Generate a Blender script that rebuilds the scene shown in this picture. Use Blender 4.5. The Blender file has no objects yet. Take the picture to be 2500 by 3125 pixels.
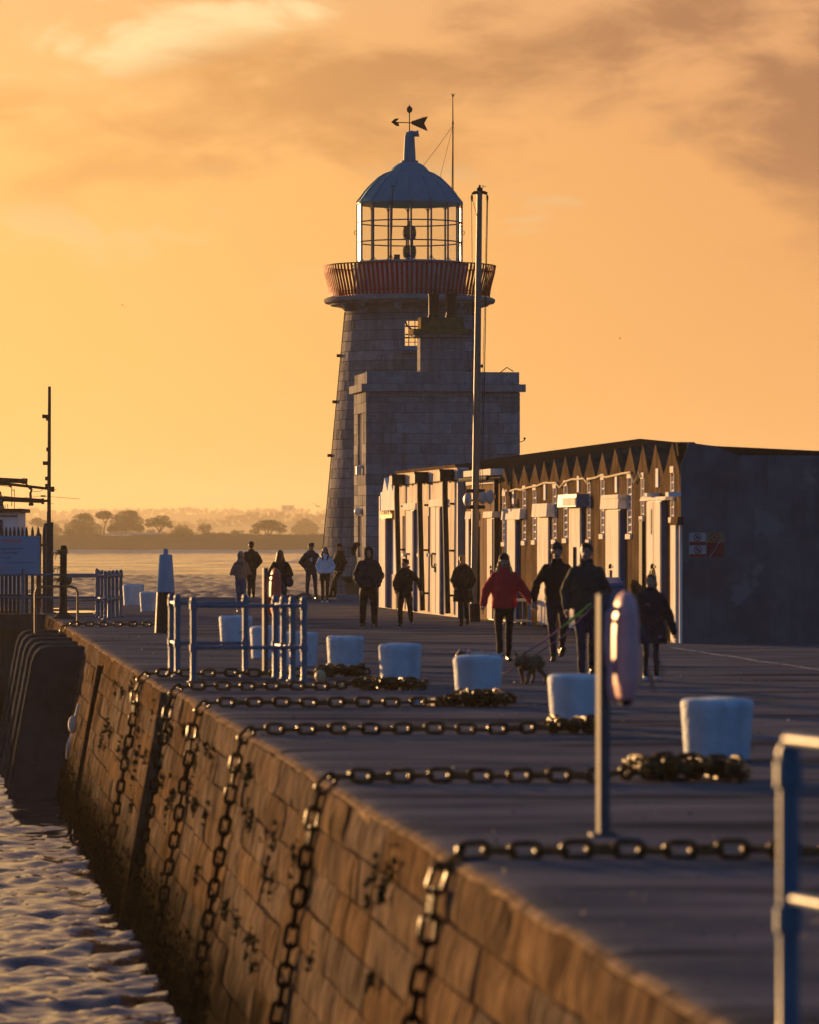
import bpy, bmesh, math, random
import numpy as np
from mathutils import Vector, Matrix, Euler, noise

R = random.Random(7)
scene = bpy.context.scene
COL = scene.collection
rad = math.radians

# ------------------------------------------------------------------ camera
F = 14062.0          # focal length in pixels of the 2500 px wide photograph (135 mm on a 24 x 30 mm frame)
H = 1.95             # eye height above the quay deck
HZ = 1640.0          # horizon row of the photograph
cam_d = bpy.data.cameras.new('camera')
cam = bpy.data.objects.new('camera', cam_d)
COL.objects.link(cam)
cam.location = (0, 0, H)
cam.rotation_euler = (rad(90), 0, 0)
cam_d.sensor_fit = 'VERTICAL'
cam_d.sensor_height = 30.0
cam_d.sensor_width = 24.0
cam_d.lens = 135.0
cam_d.shift_y = 77.5 / 3125
cam_d.clip_start = 0.5
cam_d.clip_end = 20000
cam_d.dof.use_dof = True
cam_d.dof.focus_distance = 150.0
cam_d.dof.aperture_fstop = 2.7
scene.camera = cam

# ------------------------------------------------------------------ sun, exposure
SUN_AZ, SUN_EL = rad(-32), rad(3.9)      # to the left of the view, just above the land
SUN_DIR = Vector((math.sin(SUN_AZ) * math.cos(SUN_EL), math.cos(SUN_AZ) * math.cos(SUN_EL), math.sin(SUN_EL)))
sun_d = bpy.data.lights.new('sun', 'SUN')
sun_d.energy = 5.0
sun_d.angle = rad(0.5)
sun_d.color = (1.0, 0.55, 0.21)
sun = bpy.data.objects.new('sun', sun_d)
COL.objects.link(sun)
sun.rotation_euler = (-SUN_DIR).to_track_quat('-Z', 'Y').to_euler()
vs = scene.view_settings
vs.view_transform = 'Standard'
vs.look = 'None'
vs.exposure = 1.35
vs.gamma = 1.0
vs.use_curve_mapping = False
scene.render.engine = 'CYCLES'
cy = scene.cycles
cy.use_denoising = True
cy.max_bounces = 6
cy.diffuse_bounces = 3
cy.glossy_bounces = 3
cy.transmission_bounces = 6
cy.volume_bounces = 0
cy.transparent_max_bounces = 12
cy.sample_clamp_indirect = 4.0

# ------------------------------------------------------------------ world
world = bpy.data.worlds.new('World')
scene.world = world
world.use_nodes = True
nt = world.node_tree
nt.nodes.clear()

class NT:
    """small helper to write node maths as expressions"""
    def __init__(s, nt): s.nt = nt
    def node(s, t, **k):
        n = s.nt.nodes.new(t)
        for a, b in k.items(): setattr(n, a, b)
        return n
    def put(s, sock, v):
        if isinstance(v, bpy.types.NodeSocket): s.nt.links.new(v, sock)
        elif v is not None: sock.default_value = v
    def m(s, op, a, b=None, c=None, clamp=False):
        n = s.node('ShaderNodeMath', operation=op, use_clamp=clamp)
        for i, v in enumerate((a, b, c)):
            if v is not None: s.put(n.inputs[i], v)
        return n.outputs[0]
    def smooth(s, v, a, b):
        n = s.node('ShaderNodeMapRange', interpolation_type='SMOOTHSTEP')
        s.put(n.inputs['Value'], v); n.inputs['From Min'].default_value = a; n.inputs['From Max'].default_value = b
        return n.outputs[0]
    def lin(s, v, a, b, c=0.0, d=1.0):
        n = s.node('ShaderNodeMapRange')
        s.put(n.inputs['Value'], v)
        for k, q in (('From Min', a), ('From Max', b), ('To Min', c), ('To Max', d)): n.inputs[k].default_value = q
        return n.outputs[0]
    def mix(s, f, a, b, mode='MIX'):
        n = s.node('ShaderNodeMix', data_type='RGBA', blend_type=mode)
        s.put(n.inputs[0], f)
        for i, v in ((6, a), (7, b)):
            if isinstance(v, (tuple, list)): v = (*v, 1) if len(v) == 3 else v
            s.put(n.inputs[i], v)
        return n.outputs[2]
    def ramp(s, v, stops, interp='LINEAR'):
        n = s.node('ShaderNodeValToRGB')
        cr = n.color_ramp; cr.interpolation = interp
        while len(cr.elements) > 1: cr.elements.remove(cr.elements[-1])
        for i, (p, c) in enumerate(stops):
            e = cr.elements[0] if i == 0 else cr.elements.new(p)
            e.position = p; e.color = (*c, 1) if len(c) == 3 else c
        s.put(n.inputs[0], v)
        return n.outputs[0]
    def comb(s, x, y, z):
        n = s.node('ShaderNodeCombineXYZ')
        for i, v in enumerate((x, y, z)): s.put(n.inputs[i], v)
        return n.outputs[0]
    def noise(s, vec, scale, detail=4, rough=0.55, dist=0.0, out=0):
        n = s.node('ShaderNodeTexNoise')
        if vec is not None: s.put(n.inputs['Vector'], vec)
        n.inputs['Scale'].default_value = scale; n.inputs['Detail'].default_value = detail
        n.inputs['Roughness'].default_value = rough; n.inputs['Distortion'].default_value = dist
        return n.outputs[out]

g = NT(nt)
tc = g.node('ShaderNodeTexCoord')
sp = g.node('ShaderNodeSeparateXYZ')
nt.links.new(tc.outputs['Generated'], sp.inputs[0])
sx, sy, sz = sp.outputs
az = g.m('ARCTAN2', sx, sy)
zz = g.m('MAXIMUM', sz, 0.0)
c = g.m('ADD', g.m('MULTIPLY', sx, math.sin(SUN_AZ)), g.m('MULTIPLY', sy, math.cos(SUN_AZ)))   # 1 towards the sun
warm = g.smooth(c, 0.18, 0.92)
toward = g.ramp(zz, [(0.0, (1.0, 0.555, 0.165)), (0.03, (1.03, 0.572, 0.16)), (0.08, (1.02, 0.56, 0.17)), (0.16, (0.86, 0.52, 0.26)),
                     (0.32, (0.66, 0.45, 0.32)), (0.50, (0.34, 0.31, 0.36)), (0.72, (0.10, 0.18, 0.34)), (1.0, (0.05, 0.14, 0.31))])
away = g.ramp(zz, [(0.0, (0.025, 0.16, 0.39)), (0.15, (0.02, 0.18, 0.45)), (0.5, (0.03, 0.165, 0.41)), (1.0, (0.05, 0.15, 0.33))])
base = g.mix(warm, away, toward)
# brighter and yellower towards the sun
side = g.smooth(c, 0.80, 0.925)
base = g.mix(1.0, base, g.mix(side, (0.86, 0.72, 0.72), (1.06, 1.06, 1.0)), 'MULTIPLY')
halo = g.m('POWER', g.m('MAXIMUM', c, 0.0), 40.0)
base = g.mix(g.m('MULTIPLY', halo, 0.5), base, (1.5, 1.0, 0.42))
# clouds
cv = g.comb(g.m('MULTIPLY', az, 15.0), g.m('MULTIPLY', sz, 38.0), 0.0)
n1 = g.noise(cv, 1.0, 8, 0.56, 0.35)
cv2 = g.comb(g.m('MULTIPLY', az, 34.0), g.m('MULTIPLY', sz, 80.0), 3.7)
n2 = g.noise(cv2, 1.0, 7, 0.55, 0.5)
def bump(px, py, rx, ry):
    u0, v0 = (px - 1250) / F, (HZ - py) / F
    a = g.m('POWER', g.m('DIVIDE', g.m('SUBTRACT', az, u0), rx / F), 2.0)
    b = g.m('POWER', g.m('DIVIDE', g.m('SUBTRACT', sz, v0), ry / F), 2.0)
    return g.m('EXPONENT', g.m('MULTIPLY', g.m('ADD', a, b), -1.0))
def total(lst):
    t = None
    for w, *q in lst:
        v = g.m('MULTIPLY', bump(*q), w)
        t = v if t is None else g.m('ADD', t, v)
    return t
front = g.smooth(sy, 0.2, 0.7)
darkb = total([(0.30, 820, 310, 420, 130), (0.26, 1100, 330, 620, 170), (0.22, 1450, 180, 500, 150), (0.14, 300, 420, 500, 70), (0.30, 1950, 120, 420, 150), (0.34, 2450, 260, 330, 260), (0.24, 2560, 640, 240, 320),
               (0.16, 60, 340, 150, 90), (0.16, 250, 560, 420, 90), (-0.22, 330, 120, 420, 150), (-0.26, 950, 50, 330, 50), (-0.22, 2330, 130, 120, 50)])
lowclear = g.smooth(sz, 0.045, 0.085)
d0 = g.m('ADD', g.m('SUBTRACT', n1, 0.5), g.m('MULTIPLY', g.m('SUBTRACT', n2, 0.5), 0.6))
dk = g.smooth(g.m('ADD', g.m('MULTIPLY', d0, 1.9), darkb), -0.02, 0.52)
dk = g.m('MULTIPLY', dk, lowclear)
br = g.smooth(g.m('SUBTRACT', g.m('MULTIPLY', d0, 1.5), g.m('MULTIPLY', darkb, 0.8)), 0.0, 0.26)
br = g.m('MULTIPLY', br, lowclear)
cl_dark = g.mix(side, (0.36, 0.150, 0.070), (0.98, 0.47, 0.125))
cl_dark = g.mix(warm, (0.10, 0.13, 0.22), cl_dark)
cl_brt = g.mix(warm, (0.20, 0.27, 0.40), (1.06, 0.80, 0.40))
high = g.smooth(sz, 0.5, 0.25)     # the cloud deck thins out overhead
sky_c = g.mix(g.m('MULTIPLY', g.m('MULTIPLY', br, 0.85), high), base, cl_brt)
sky_c = g.mix(g.m('MULTIPLY', g.m('MULTIPLY', dk, 0.88), high), sky_c, cl_dark)
bg2 = g.node('ShaderNodeBackground')
nt.links.new(sky_c, bg2.inputs[0]); bg2.inputs[1].default_value = 0.385
sk = g.node('ShaderNodeTexSky', sky_type='NISHITA', sun_disc=False)
sk.sun_elevation = SUN_EL; sk.sun_rotation = SUN_AZ; sk.dust_density = 2.0
bg1 = g.node('ShaderNodeBackground')
nt.links.new(g.mix(1.0, sk.outputs[0], (0.05, 0.04, 0.035), 'MULTIPLY'), bg1.inputs[0]); bg1.inputs[1].default_value = 0.05
add = g.node('ShaderNodeAddShader')
nt.links.new(bg1.outputs[0], add.inputs[0]); nt.links.new(bg2.outputs[0], add.inputs[1])
wo = g.node('ShaderNodeOutputWorld')
nt.links.new(add.outputs[0], wo.inputs[0])

# ------------------------------------------------------------------ helpers
def at(px, py, D):
    return Vector(((px - 1250) / F * D, D, H + (HZ - py) / F * D))
def gnd(px, py):
    s = (py - HZ) / H
    return Vector(((px - 1250) / s, F / s, 0.0))

MATS = {}
# weathered masonry, boards and concrete: no sheen
MATT = {'granite', 'mortar', 'quay_stone', 'hut_concrete', 'pale_render', 'white_wood', 'white_paint', 'roof_felt', 'murette', 'lichen_stone', 'deck_concrete', 'end_wall_concrete', 'brown_boards', 'jetty_concrete', 'moss', 'worn_line_paint', 'faint_line_paint'}
def mat(name, c1, c2=None, scale=3.0, rough=0.7, bump=0.0, bscale=None, metal=0.0, rnd=0.0, stretch=(1, 1, 1), spots=None, streak=None,
        coat=0.0, spec=0.2, detail=5, lo=0.35, hi=0.65, lowdark=None, coords='pos', rvar=0.0):
    """principled material: two colours mixed by noise, optional per-object tint, spots, vertical streaks, bump"""
    m = bpy.data.materials.new(name); m.use_nodes = True
    if name in MATT: spec = 0.0
    t = m.node_tree; t.nodes.clear(); q = NT(t)
    p = q.node('ShaderNodeBsdfPrincipled'); o = q.node('ShaderNodeOutputMaterial')
    t.links.new(p.outputs[0], o.inputs[0])
    if coords == 'pos': vec = q.node('ShaderNodeNewGeometry').outputs['Position']
    else: vec = q.node('ShaderNodeTexCoord').outputs['Object']
    mp = q.node('ShaderNodeMapping'); t.links.new(vec, mp.inputs[0]); mp.inputs['Scale'].default_value = stretch
    v = mp.outputs[0]
    colr = tuple(c1)
    fac = None
    if c2 is not None:
        fac = q.lin(q.noise(v, scale, detail, 0.6), lo, hi)
        colr = q.mix(fac, c1, c2)
    if streak is not None:      # (colour, strength, scale): run-off streaks, long in z
        ms = q.node('ShaderNodeMapping'); t.links.new(vec, ms.inputs[0]); ms.inputs['Scale'].default_value = (1, 1, 0.07)
        f2 = q.smooth(q.noise(ms.outputs[0], streak[2], 4, 0.6), 0.46, 0.68)
        colr = q.mix(q.m('MULTIPLY', f2, streak[1]), colr, streak[0])
    if spots is not None:       # (colour, threshold, scale)
        f3 = q.smooth(q.noise(v, spots[2], 3, 0.55), spots[1], spots[1] + 0.08)
        colr = q.mix(q.m('MULTIPLY', f3, 0.9), colr, spots[0])
    if lowdark is not None:     # (colour, z0, z1): wet weed line near the water
        sz_ = q.node('ShaderNodeSeparateXYZ'); t.links.new(vec, sz_.inputs[0])
        hgt = q.m('ADD', sz_.outputs[2], q.m('MULTIPLY', q.m('SUBTRACT', q.noise(vec, 1.6, 4, 0.6), 0.5), 1.6))
        lm = q.smooth(hgt, lowdark[2], lowdark[1]); colr = q.mix(lm, colr, lowdark[0])
    if rnd > 0:
        oi = q.node('ShaderNodeObjectInfo')
        hs = q.node('ShaderNodeHueSaturation')
        q.put(hs.inputs['Color'], (*colr, 1) if isinstance(colr, tuple) else colr)
        t.links.new(q.lin(oi.outputs['Random'], 0, 1, 1 - rnd, 1 + rnd), hs.inputs['Value'])
        t.links.new(q.lin(q.m('FRACT', q.m('MULTIPLY', oi.outputs['Random'], 7.31)), 0, 1, 0.75, 1.3), hs.inputs['Saturation'])
        colr = hs.outputs[0]
    q.put(p.inputs['Base Color'], (*colr, 1) if isinstance(colr, tuple) else colr)
    p.inputs['Metallic'].default_value = metal
    p.inputs['Specular IOR Level'].default_value = spec
    if lowdark is not None and spec > 0: t.links.new(q.m('MULTIPLY', q.m('SUBTRACT', 1.0, lm), spec), p.inputs['Specular IOR Level'])
    if rvar > 0:
        t.links.new(q.lin(q.noise(v, scale * 1.7, 4, 0.6), 0.3, 0.7, rough - rvar, rough + rvar), p.inputs['Roughness'])
    else: p.inputs['Roughness'].default_value = rough
    if coat: p.inputs['Coat Weight'].default_value = coat
    if bump > 0:
        b = q.node('ShaderNodeBump'); b.inputs['Strength'].default_value = 1.0; b.inputs['Distance'].default_value = bump
        t.links.new(q.noise(v, bscale or scale * 4, 5, 0.6), b.inputs['Height'])
        t.links.new(b.outputs[0], p.inputs['Normal'])
    MATS[name] = m
    return m

def tag(o, label=None, cat=None, group=None, kind=None):
    if label: o['label'] = label
    if cat: o['category'] = cat
    if group: o['group'] = group
    if kind: o['kind'] = kind
    return o
def thing(name, label, cat, loc=(0, 0, 0), rotz=0.0, group=None, scale=1.0):
    o = bpy.data.objects.new(name, None); COL.objects.link(o)
    o.location = loc; o.rotation_euler = (0, 0, rotz); o.scale = (scale,) * 3
    o.empty_display_size = 0.2
    return tag(o, label, cat, group)

class MB:
    """collects shapes and links them as ONE mesh object"""
    def __init__(s): s.v = []; s.f = []; s.mi = []; s.cur = 0
    def add(s, vs, fs):
        n = len(s.v); s.v += [tuple(x) for x in vs]
        s.f += [tuple(i + n for i in f) for f in fs]; s.mi += [s.cur] * len(fs)
        return s
    def box(s, c, size, rz=0.0, taper=1.0, bev=0.0, M=None):
        hx, hy, hz = size[0] / 2, size[1] / 2, size[2] / 2
        vs = [Vector((x * hx * (taper if z > 0 else 1), y * hy * (taper if z > 0 else 1), z * hz)) for z in (-1, 1) for x, y in ((-1, -1), (1, -1), (1, 1), (-1, 1))]
        rot = M if M is not None else Matrix.Rotation(rz, 3, 'Z')
        vs = [rot @ v + Vector(c) for v in vs]
        return s.add(vs, [(3, 2, 1, 0), (4, 5, 6, 7), (0, 1, 5, 4), (1, 2, 6, 5), (2, 3, 7, 6), (3, 0, 4, 7)])
    def hexa(s, q):     # 8 points, bottom ring then top ring
        return s.add(q, [(3, 2, 1, 0), (4, 5, 6, 7), (0, 1, 5, 4), (1, 2, 6, 5), (2, 3, 7, 6), (3, 0, 4, 7)])
    def tube(s, pts, radii, n=8, flat=None, cap=True, closed=False):
        pts = [Vector(p) for p in pts]
        if not isinstance(radii, (list, tuple)): radii = [radii] * len(pts)
        k = len(pts); rings = []
        up = None
        for i, p in enumerate(pts):
            if closed: d = (pts[(i + 1) % k] - pts[i - 1])
            else: d = (pts[min(i + 1, k - 1)] - pts[max(i - 1, 0)])
            if d.length < 1e-9: d = Vector((0, 0, 1))
            d.normalize()
            if up is None:
                up = Vector((0, 0, 1)) if abs(d.z) < 0.9 else Vector((0, 1, 0))
            a = d.cross(up)
            if a.length < 1e-6: a = d.orthogonal()
            a.normalize(); b = a.cross(d).normalized(); up = b
            r = radii[i]; rx, ry = (r if isinstance(r, (list, tuple)) else (r, r))
            rings.append([p + a * (rx * math.cos(2 * math.pi * j / n)) + b * (ry * math.sin(2 * math.pi * j / n)) for j in range(n)])
        vs = [v for r in rings for v in r]; fs = []
        for i in range(k if closed else k - 1):
            o, o2 = i * n, ((i + 1) % k) * n
            for j in range(n):
                fs.append((o + j, o2 + j, o2 + (j + 1) % n, o + (j + 1) % n))
        if cap and not closed:
            fs.append(tuple(range(n))); fs.append(tuple((k - 1) * n + j for j in reversed(range(n))))
        return s.add(vs, fs)
    def rings(s, rows, n=16, cap=True):
        """stack of horizontal ellipses (z, cx, cy, rx, ry)"""
        vs = []; fs = []
        for z, cx, cy_, rx, ry in rows:
            vs += [(cx + rx * math.cos(2 * math.pi * j / n), cy_ + ry * math.sin(2 * math.pi * j / n), z) for j in range(n)]
        k = len(rows)
        for i in range(k - 1):
            for j in range(n):
                a, b = i * n + j, i * n + (j + 1) % n
                fs.append((a, b, b + n, a + n))
        if cap:
            fs.append(tuple(reversed(range(n)))); fs.append(tuple((k - 1) * n + j for j in range(n)))
        return s.add(vs, fs)
    def lathe(s, prof, n=24, c=(0, 0, 0), cap=True, a0=0.0):
        """prof: (r, z) from bottom to top"""
        vs = []; fs = []; k = len(prof)
        for r, z in prof:
            vs += [(c[0] + r * math.cos(a0 + 2 * math.pi * j / n), c[1] + r * math.sin(a0 + 2 * math.pi * j / n), c[2] + z) for j in range(n)]
        for i in range(k - 1):
            for j in range(n):
                a, b = i * n + j, i * n + (j + 1) % n
                fs.append((a, b, b + n, a + n))
        if cap:
            fs.append(tuple(reversed(range(n)))); fs.append(tuple((k - 1) * n + j for j in range(n)))
        return s.add(vs, fs)
    def ball(s, c, r, n=12, m=8, M=None):
        rx, ry, rz = r if isinstance(r, (tuple, list)) else (r, r, r)
        vs = [Vector((0, 0, -rz))]; fs = []
        for i in range(1, m):
            t = -math.pi / 2 + math.pi * i / m
            vs += [Vector((rx * math.cos(t) * math.cos(2 * math.pi * j / n), ry * math.cos(t) * math.sin(2 * math.pi * j / n), rz * math.sin(t))) for j in range(n)]
        vs.append(Vector((0, 0, rz)))
        for j in range(n):
            fs.append((0, 1 + (j + 1) % n, 1 + j))
            for i in range(m - 2):
                a, b = 1 + i * n + j, 1 + i * n + (j + 1) % n
                fs.append((a, b, b + n, a + n))
            e = 1 + (m - 2) * n
            fs.append((e + j, e + (j + 1) % n, len(vs) - 1))
        if M is not None: vs = [M @ v for v in vs]
        return s.add([v + Vector(c) for v in vs], fs)
    def prism(s, poly, vec):
        """closed planar polygon (3-D points) extruded along vec"""
        n = len(poly); vec = Vector(vec)
        a = [Vector(p) for p in poly]; b = [p + vec for p in a]
        fs = [tuple(reversed(range(n))), tuple(range(n, 2 * n))] + [(i, (i + 1) % n, (i + 1) % n + n, i + n) for i in range(n)]
        return s.add(a + b, fs)
    def mesh(s, name, mats, off=(0, 0, 0), smooth=False, fix=True):
        me = bpy.data.meshes.new(name)
        ox, oy, oz = off
        me.from_pydata([(x - ox, y - oy, z - oz) for x, y, z in s.v], [], s.f)
        if not isinstance(mats, (list, tuple)): mats = [mats]
        for m in mats: me.materials.append(m)
        if any(s.mi): me.polygons.foreach_set('material_index', s.mi)
        if fix:
            bm = bmesh.new(); bm.from_mesh(me); bmesh.ops.recalc_face_normals(bm, faces=bm.faces); bm.to_mesh(me); bm.free()
        if smooth is True: me.polygons.foreach_set('use_smooth', [True] * len(me.polygons))
        elif smooth:
            me.polygons.foreach_set('use_smooth', [True] * len(me.polygons))
            me.set_sharp_from_angle(angle=rad(smooth))
        me.update()
        return me
    def build(s, name, mats, parent=None, smooth=False, local=False, fix=True):
        off = (0, 0, 0) if (parent is None or local) else root_loc(parent)
        return obj(name, s.mesh(name, mats, off, smooth, fix), parent)
def root_loc(o):
    v = Vector((0, 0, 0))
    while o is not None: v += o.location; o = o.parent
    return v
def obj(name, me, parent=None, loc=None, rot=None):
    o = bpy.data.objects.new(name, me); COL.objects.link(o)
    if parent is not None: o.parent = parent
    if loc is not None: o.location = loc
    if rot is not None: o.rotation_euler = rot
    return o
def dup(root, loc, rotz=None, label=None, scale=None):
    """copy of a thing with copies of its parts and sub-parts"""
    r = root.copy(); COL.objects.link(r); r.location = loc
    if rotz is not None: r.rotation_euler = (0, 0, rotz)
    if scale is not None: r.scale = (scale,) * 3 if not isinstance(scale, tuple) else scale
    if label: r['label'] = label
    for ch in list(root.children):
        q = ch.copy(); COL.objects.link(q); q.parent = r
        for gch in ch.children:
            d = gch.copy(); COL.objects.link(d); d.parent = q
    return r
def structure(o): o['kind'] = 'structure'; return o
def stuff(o): o['kind'] = 'stuff'; return o

# ------------------------------------------------------------------ materials
granite = mat('granite', (0.205, 0.20, 0.205), (0.30, 0.29, 0.282), 5.0, 0.85, 0.012, 26, rnd=0.26, streak=((0.12, 0.11, 0.10), 0.5, 5.0))
mortar = mat('mortar', (0.055, 0.05, 0.047), rough=0.95)
wall_stone = mat('quay_stone', (0.040, 0.032, 0.027), (0.195, 0.142, 0.098), 10.0, 0.75, 0.05, 14, rnd=0.16, stretch=(1, 1, 0.26), streak=((0.050, 0.034, 0.024), 0.75, 2.2),
                 spots=((0.028, 0.024, 0.018), 0.61, 2.3), lowdark=((0.014, 0.012, 0.009), -2.45, -1.45), rvar=0.15)
deck_m = mat('deck_concrete', (0.070, 0.080, 0.094), (0.190, 0.178, 0.188), 1.3, 0.72, 0.01, 10, spots=((0.045, 0.048, 0.055), 0.56, 0.5), rvar=0.10, detail=11, stretch=(0.3, 1, 1))
concrete_w = mat('hut_concrete', (0.072, 0.051, 0.034), (0.135, 0.094, 0.062), 1.6, 0.88, 0.012, 20, streak=((0.035, 0.028, 0.022), 0.7, 6.0))
render_w = mat('pale_render', (0.62, 0.55, 0.45), (0.74, 0.67, 0.56), 1.4, 0.85, 0.006, 25, streak=((0.32, 0.25, 0.18), 0.7, 8.0))
white_wood = mat('white_wood', (0.70, 0.64, 0.56), (0.84, 0.79, 0.71), 2.5, 0.65, 0.004, 30, stretch=(4, 4, 0.6), streak=((0.40, 0.33, 0.25), 0.45, 12.0))
white_paint = mat('white_paint', (0.70, 0.69, 0.67), (0.80, 0.79, 0.77), 2.0, 0.6, 0.004, 25, spots=((0.45, 0.38, 0.32), 0.68, 6.0))
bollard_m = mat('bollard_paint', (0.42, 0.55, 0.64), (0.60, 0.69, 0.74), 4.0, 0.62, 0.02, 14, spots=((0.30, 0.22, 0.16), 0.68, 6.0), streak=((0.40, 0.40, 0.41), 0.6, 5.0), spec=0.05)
blue_shaded_wood = mat('blue_wood', (0.035, 0.075, 0.19), (0.05, 0.10, 0.24), 4, 0.6)  # blue awning boards; on door sides the blue is shade put into the colour
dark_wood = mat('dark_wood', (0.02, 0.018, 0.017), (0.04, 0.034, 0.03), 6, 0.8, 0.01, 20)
roof_m = mat('roof_felt', (0.010, 0.010, 0.012), (0.018, 0.017, 0.018), 1.5, 0.9)
lead_m = mat('dark_metal', (0.018, 0.02, 0.026), (0.032, 0.033, 0.038), 3, 0.6, spec=0.02)
galv = mat('galvanised_steel', (0.075, 0.085, 0.10), (0.11, 0.12, 0.135), 7, 0.6, 0.002, 60, spec=0.05)
blue_steel = mat('painted_steel', (0.060, 0.13, 0.195), (0.09, 0.165, 0.23), 7, 0.45, spec=0.2)
dome_m = mat('dome_paint', (0.020, 0.22, 0.30), (0.03, 0.25, 0.33), 2, 0.6, spec=0.05)
bar_m = mat('lantern_bars', (0.05, 0.10, 0.15), rough=0.5, spec=0.2)
red_m = mat('red_paint', (0.33, 0.016, 0.013), (0.40, 0.026, 0.017), 6, 0.6, spec=0.05)
murette_m = mat('murette', (0.34, 0.34, 0.35), (0.46, 0.45, 0.44), 2.5, 0.7, streak=((0.22, 0.14, 0.10), 0.5, 6.0))
lichen = mat('lichen_stone', (0.10, 0.085, 0.06), (0.22, 0.15, 0.05), 4.0, 0.9, 0.02, 20)
black_pot = mat('black_pot', (0.03, 0.027, 0.025), rough=0.7)
chain_m = mat('chain_iron', (0.040, 0.016, 0.009), (0.17, 0.09, 0.022), 9.0, 0.33, 0.004, 60, metal=0.0, rvar=0.06, spec=0.07, lowdark=((0.006, 0.006, 0.007), -0.55, 0.02))
pole_m = mat('pole_timber', (0.20, 0.16, 0.12), (0.28, 0.23, 0.17), 3.0, 0.55, stretch=(3, 3, 0.3))
rubber = mat('rubber', (0.022, 0.028, 0.036), (0.055, 0.064, 0.078), 1.2, 0.8, 0.02, 9, spec=0.0)
weed_m = mat('seaweed', (0.004, 0.004, 0.003), (0.009, 0.008, 0.006), 5.0, 0.9, spec=0.0)
skin_m = mat('skin', (0.36, 0.215, 0.155), rough=0.6, spec=0.15)
lip_m = mat('lips', (0.22, 0.09, 0.075), rough=0.6)
eye_m = mat('eye', (0.03, 0.022, 0.02), rough=0.3)
# ================================================================== QUAY
SEA = -3.0
BAT = 0.18
def edge_x(D): return 3.2 - 0.105 * D - (0.13 if D >= 59.5 else 0.0)
def deck_z(x, y):
    return 0.010 * noise.noise(Vector((x * 0.45, y * 0.45, 0))) + 0.004 * noise.noise(Vector((x * 2.1, y * 2.1, 5)))
def edge_j(D):      # worn, uneven edge
    return 0.045 * noise.noise(Vector((D * 1.3, 0.3, 0))) + 0.02 * noise.noise(Vector((D * 4.1, 7.3, 0)))

rows = [-20 + 0.5 * i for i in range(341)]
cols = [0, 0.05, 0.15, 0.4, 0.8] + [1.3 + 0.55 * i for i in range(26)] + [18, 24, 34, 50]
b = MB(); vs = []; fs = []
for y in rows:
    ex = edge_x(y) if y < 118 else edge_x(118) - (y - 118) * 0.21
    for k, cx in enumerate(cols):
        j = edge_j(y) * max(0.0, 1 - cx / 0.8)
        x = ex + j + cx
        z = deck_z(x, y) - (0.035 + 0.03 * noise.noise(Vector((y * 1.9, 2, 2))) if k == 0 else 0.012 if k == 1 else 0)
        vs.append((x, y, z))
n = len(cols)
for i in range(len(rows) - 1):
    for k in range(n - 1):
        a = i * n + k
        fs.append((a, a + 1, a + n + 1, a + n))
m0 = len(vs)        # a 0.3 m skirt along the quay edge and the far end
for i, y in enumerate(rows):
    x, yy, z = vs[i * n]; vs.append((x + 0.02, yy, z - 0.3))
for i in range(len(rows) - 1):
    fs.append((i * n, (i + 1) * n, m0 + i + 1, m0 + i))
m1 = len(vs); L = (len(rows) - 1) * n
for k in range(n):
    x, yy, z = vs[L + k]; vs.append((x, yy + 0.02, z - 3.4))
for k in range(n - 1): fs.append((L + k, L + k + 1, m1 + k + 1, m1 + k))
b.add(vs, fs); b.mi = [1 if i >= (len(rows) - 1) * (n - 1) or (i % (n - 1)) == 0 else 0 for i in range(len(fs))]
sunlit_edge_m = mat('quay_edge_stone', (0.10, 0.075, 0.055), (0.34, 0.25, 0.16), 5.0, 0.8, 0.03, 12, spec=0.0)  # paler than the deck: sunlit highlights along the edge are in this colour
structure(b.build('quay_deck', [deck_m, sunlit_edge_m], smooth=40))

# apron the lighthouse stands on, behind the end of the deck
b = MB()
prof = [(-3.9, 150.0), (-4.3, 153), (-3.9, 158.5), (0, 161.5), (6, 160), (30, 158), (30, 149.9), (-3.9, 149.9)]
b.prism([(x, y, -3.4) for x, y in prof], (0, 0, 3.37))
structure(b.build('lighthouse_apron', deck_m))

# white painted line and its worn pieces on the deck
line_m = mat('worn_line_paint', (0.62, 0.58, 0.54), (0.16, 0.14, 0.13), 6.0, 0.7, lo=0.42, hi=0.56)
faint_m = mat('faint_line_paint', (0.26, 0.23, 0.21), (0.10, 0.09, 0.09), 5.0, 0.75, lo=0.40, hi=0.60)
def strip(p0, p1, w, m, name):
    b = MB(); p0 = Vector((*p0, 0)); p1 = Vector((*p1, 0)); d = (p1 - p0); L = d.length; d.normalize(); nrm = Vector((-d.y, d.x, 0))
    k = max(2, int(L / 0.4)); vs = []; fs = []
    for i in range(k + 1):
        p = p0 + d * (L * i / k)
        for sgn in (-1, 1):
            q = p + nrm * (w / 2 * sgn + 0.012 * noise.noise(Vector((p.y * 3, sgn, 1))))
            vs.append((q.x, q.y, deck_z(q.x, q.y) + 0.006))
    for i in range(k): fs.append((2 * i, 2 * i + 1, 2 * i + 3, 2 * i + 2))
    b.add(vs, fs)
    return structure(b.build(name, m))
strip((4.62, 81.4), (7.6, 52.0), 0.10, line_m, 'painted_line')
strip((1.15, 55.0), (1.6, 51.2), 0.07, faint_m, 'painted_line')
strip((1.95, 48.0), (2.75, 43.0), 0.07, faint_m, 'painted_line')
strip((0.42, 78.9), (0.80, 78.2), 0.16, line_m, 'painted_line')
strip((-4.2, 86.0), (-3.4, 79.0), 0.06, faint_m, 'painted_line')
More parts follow.
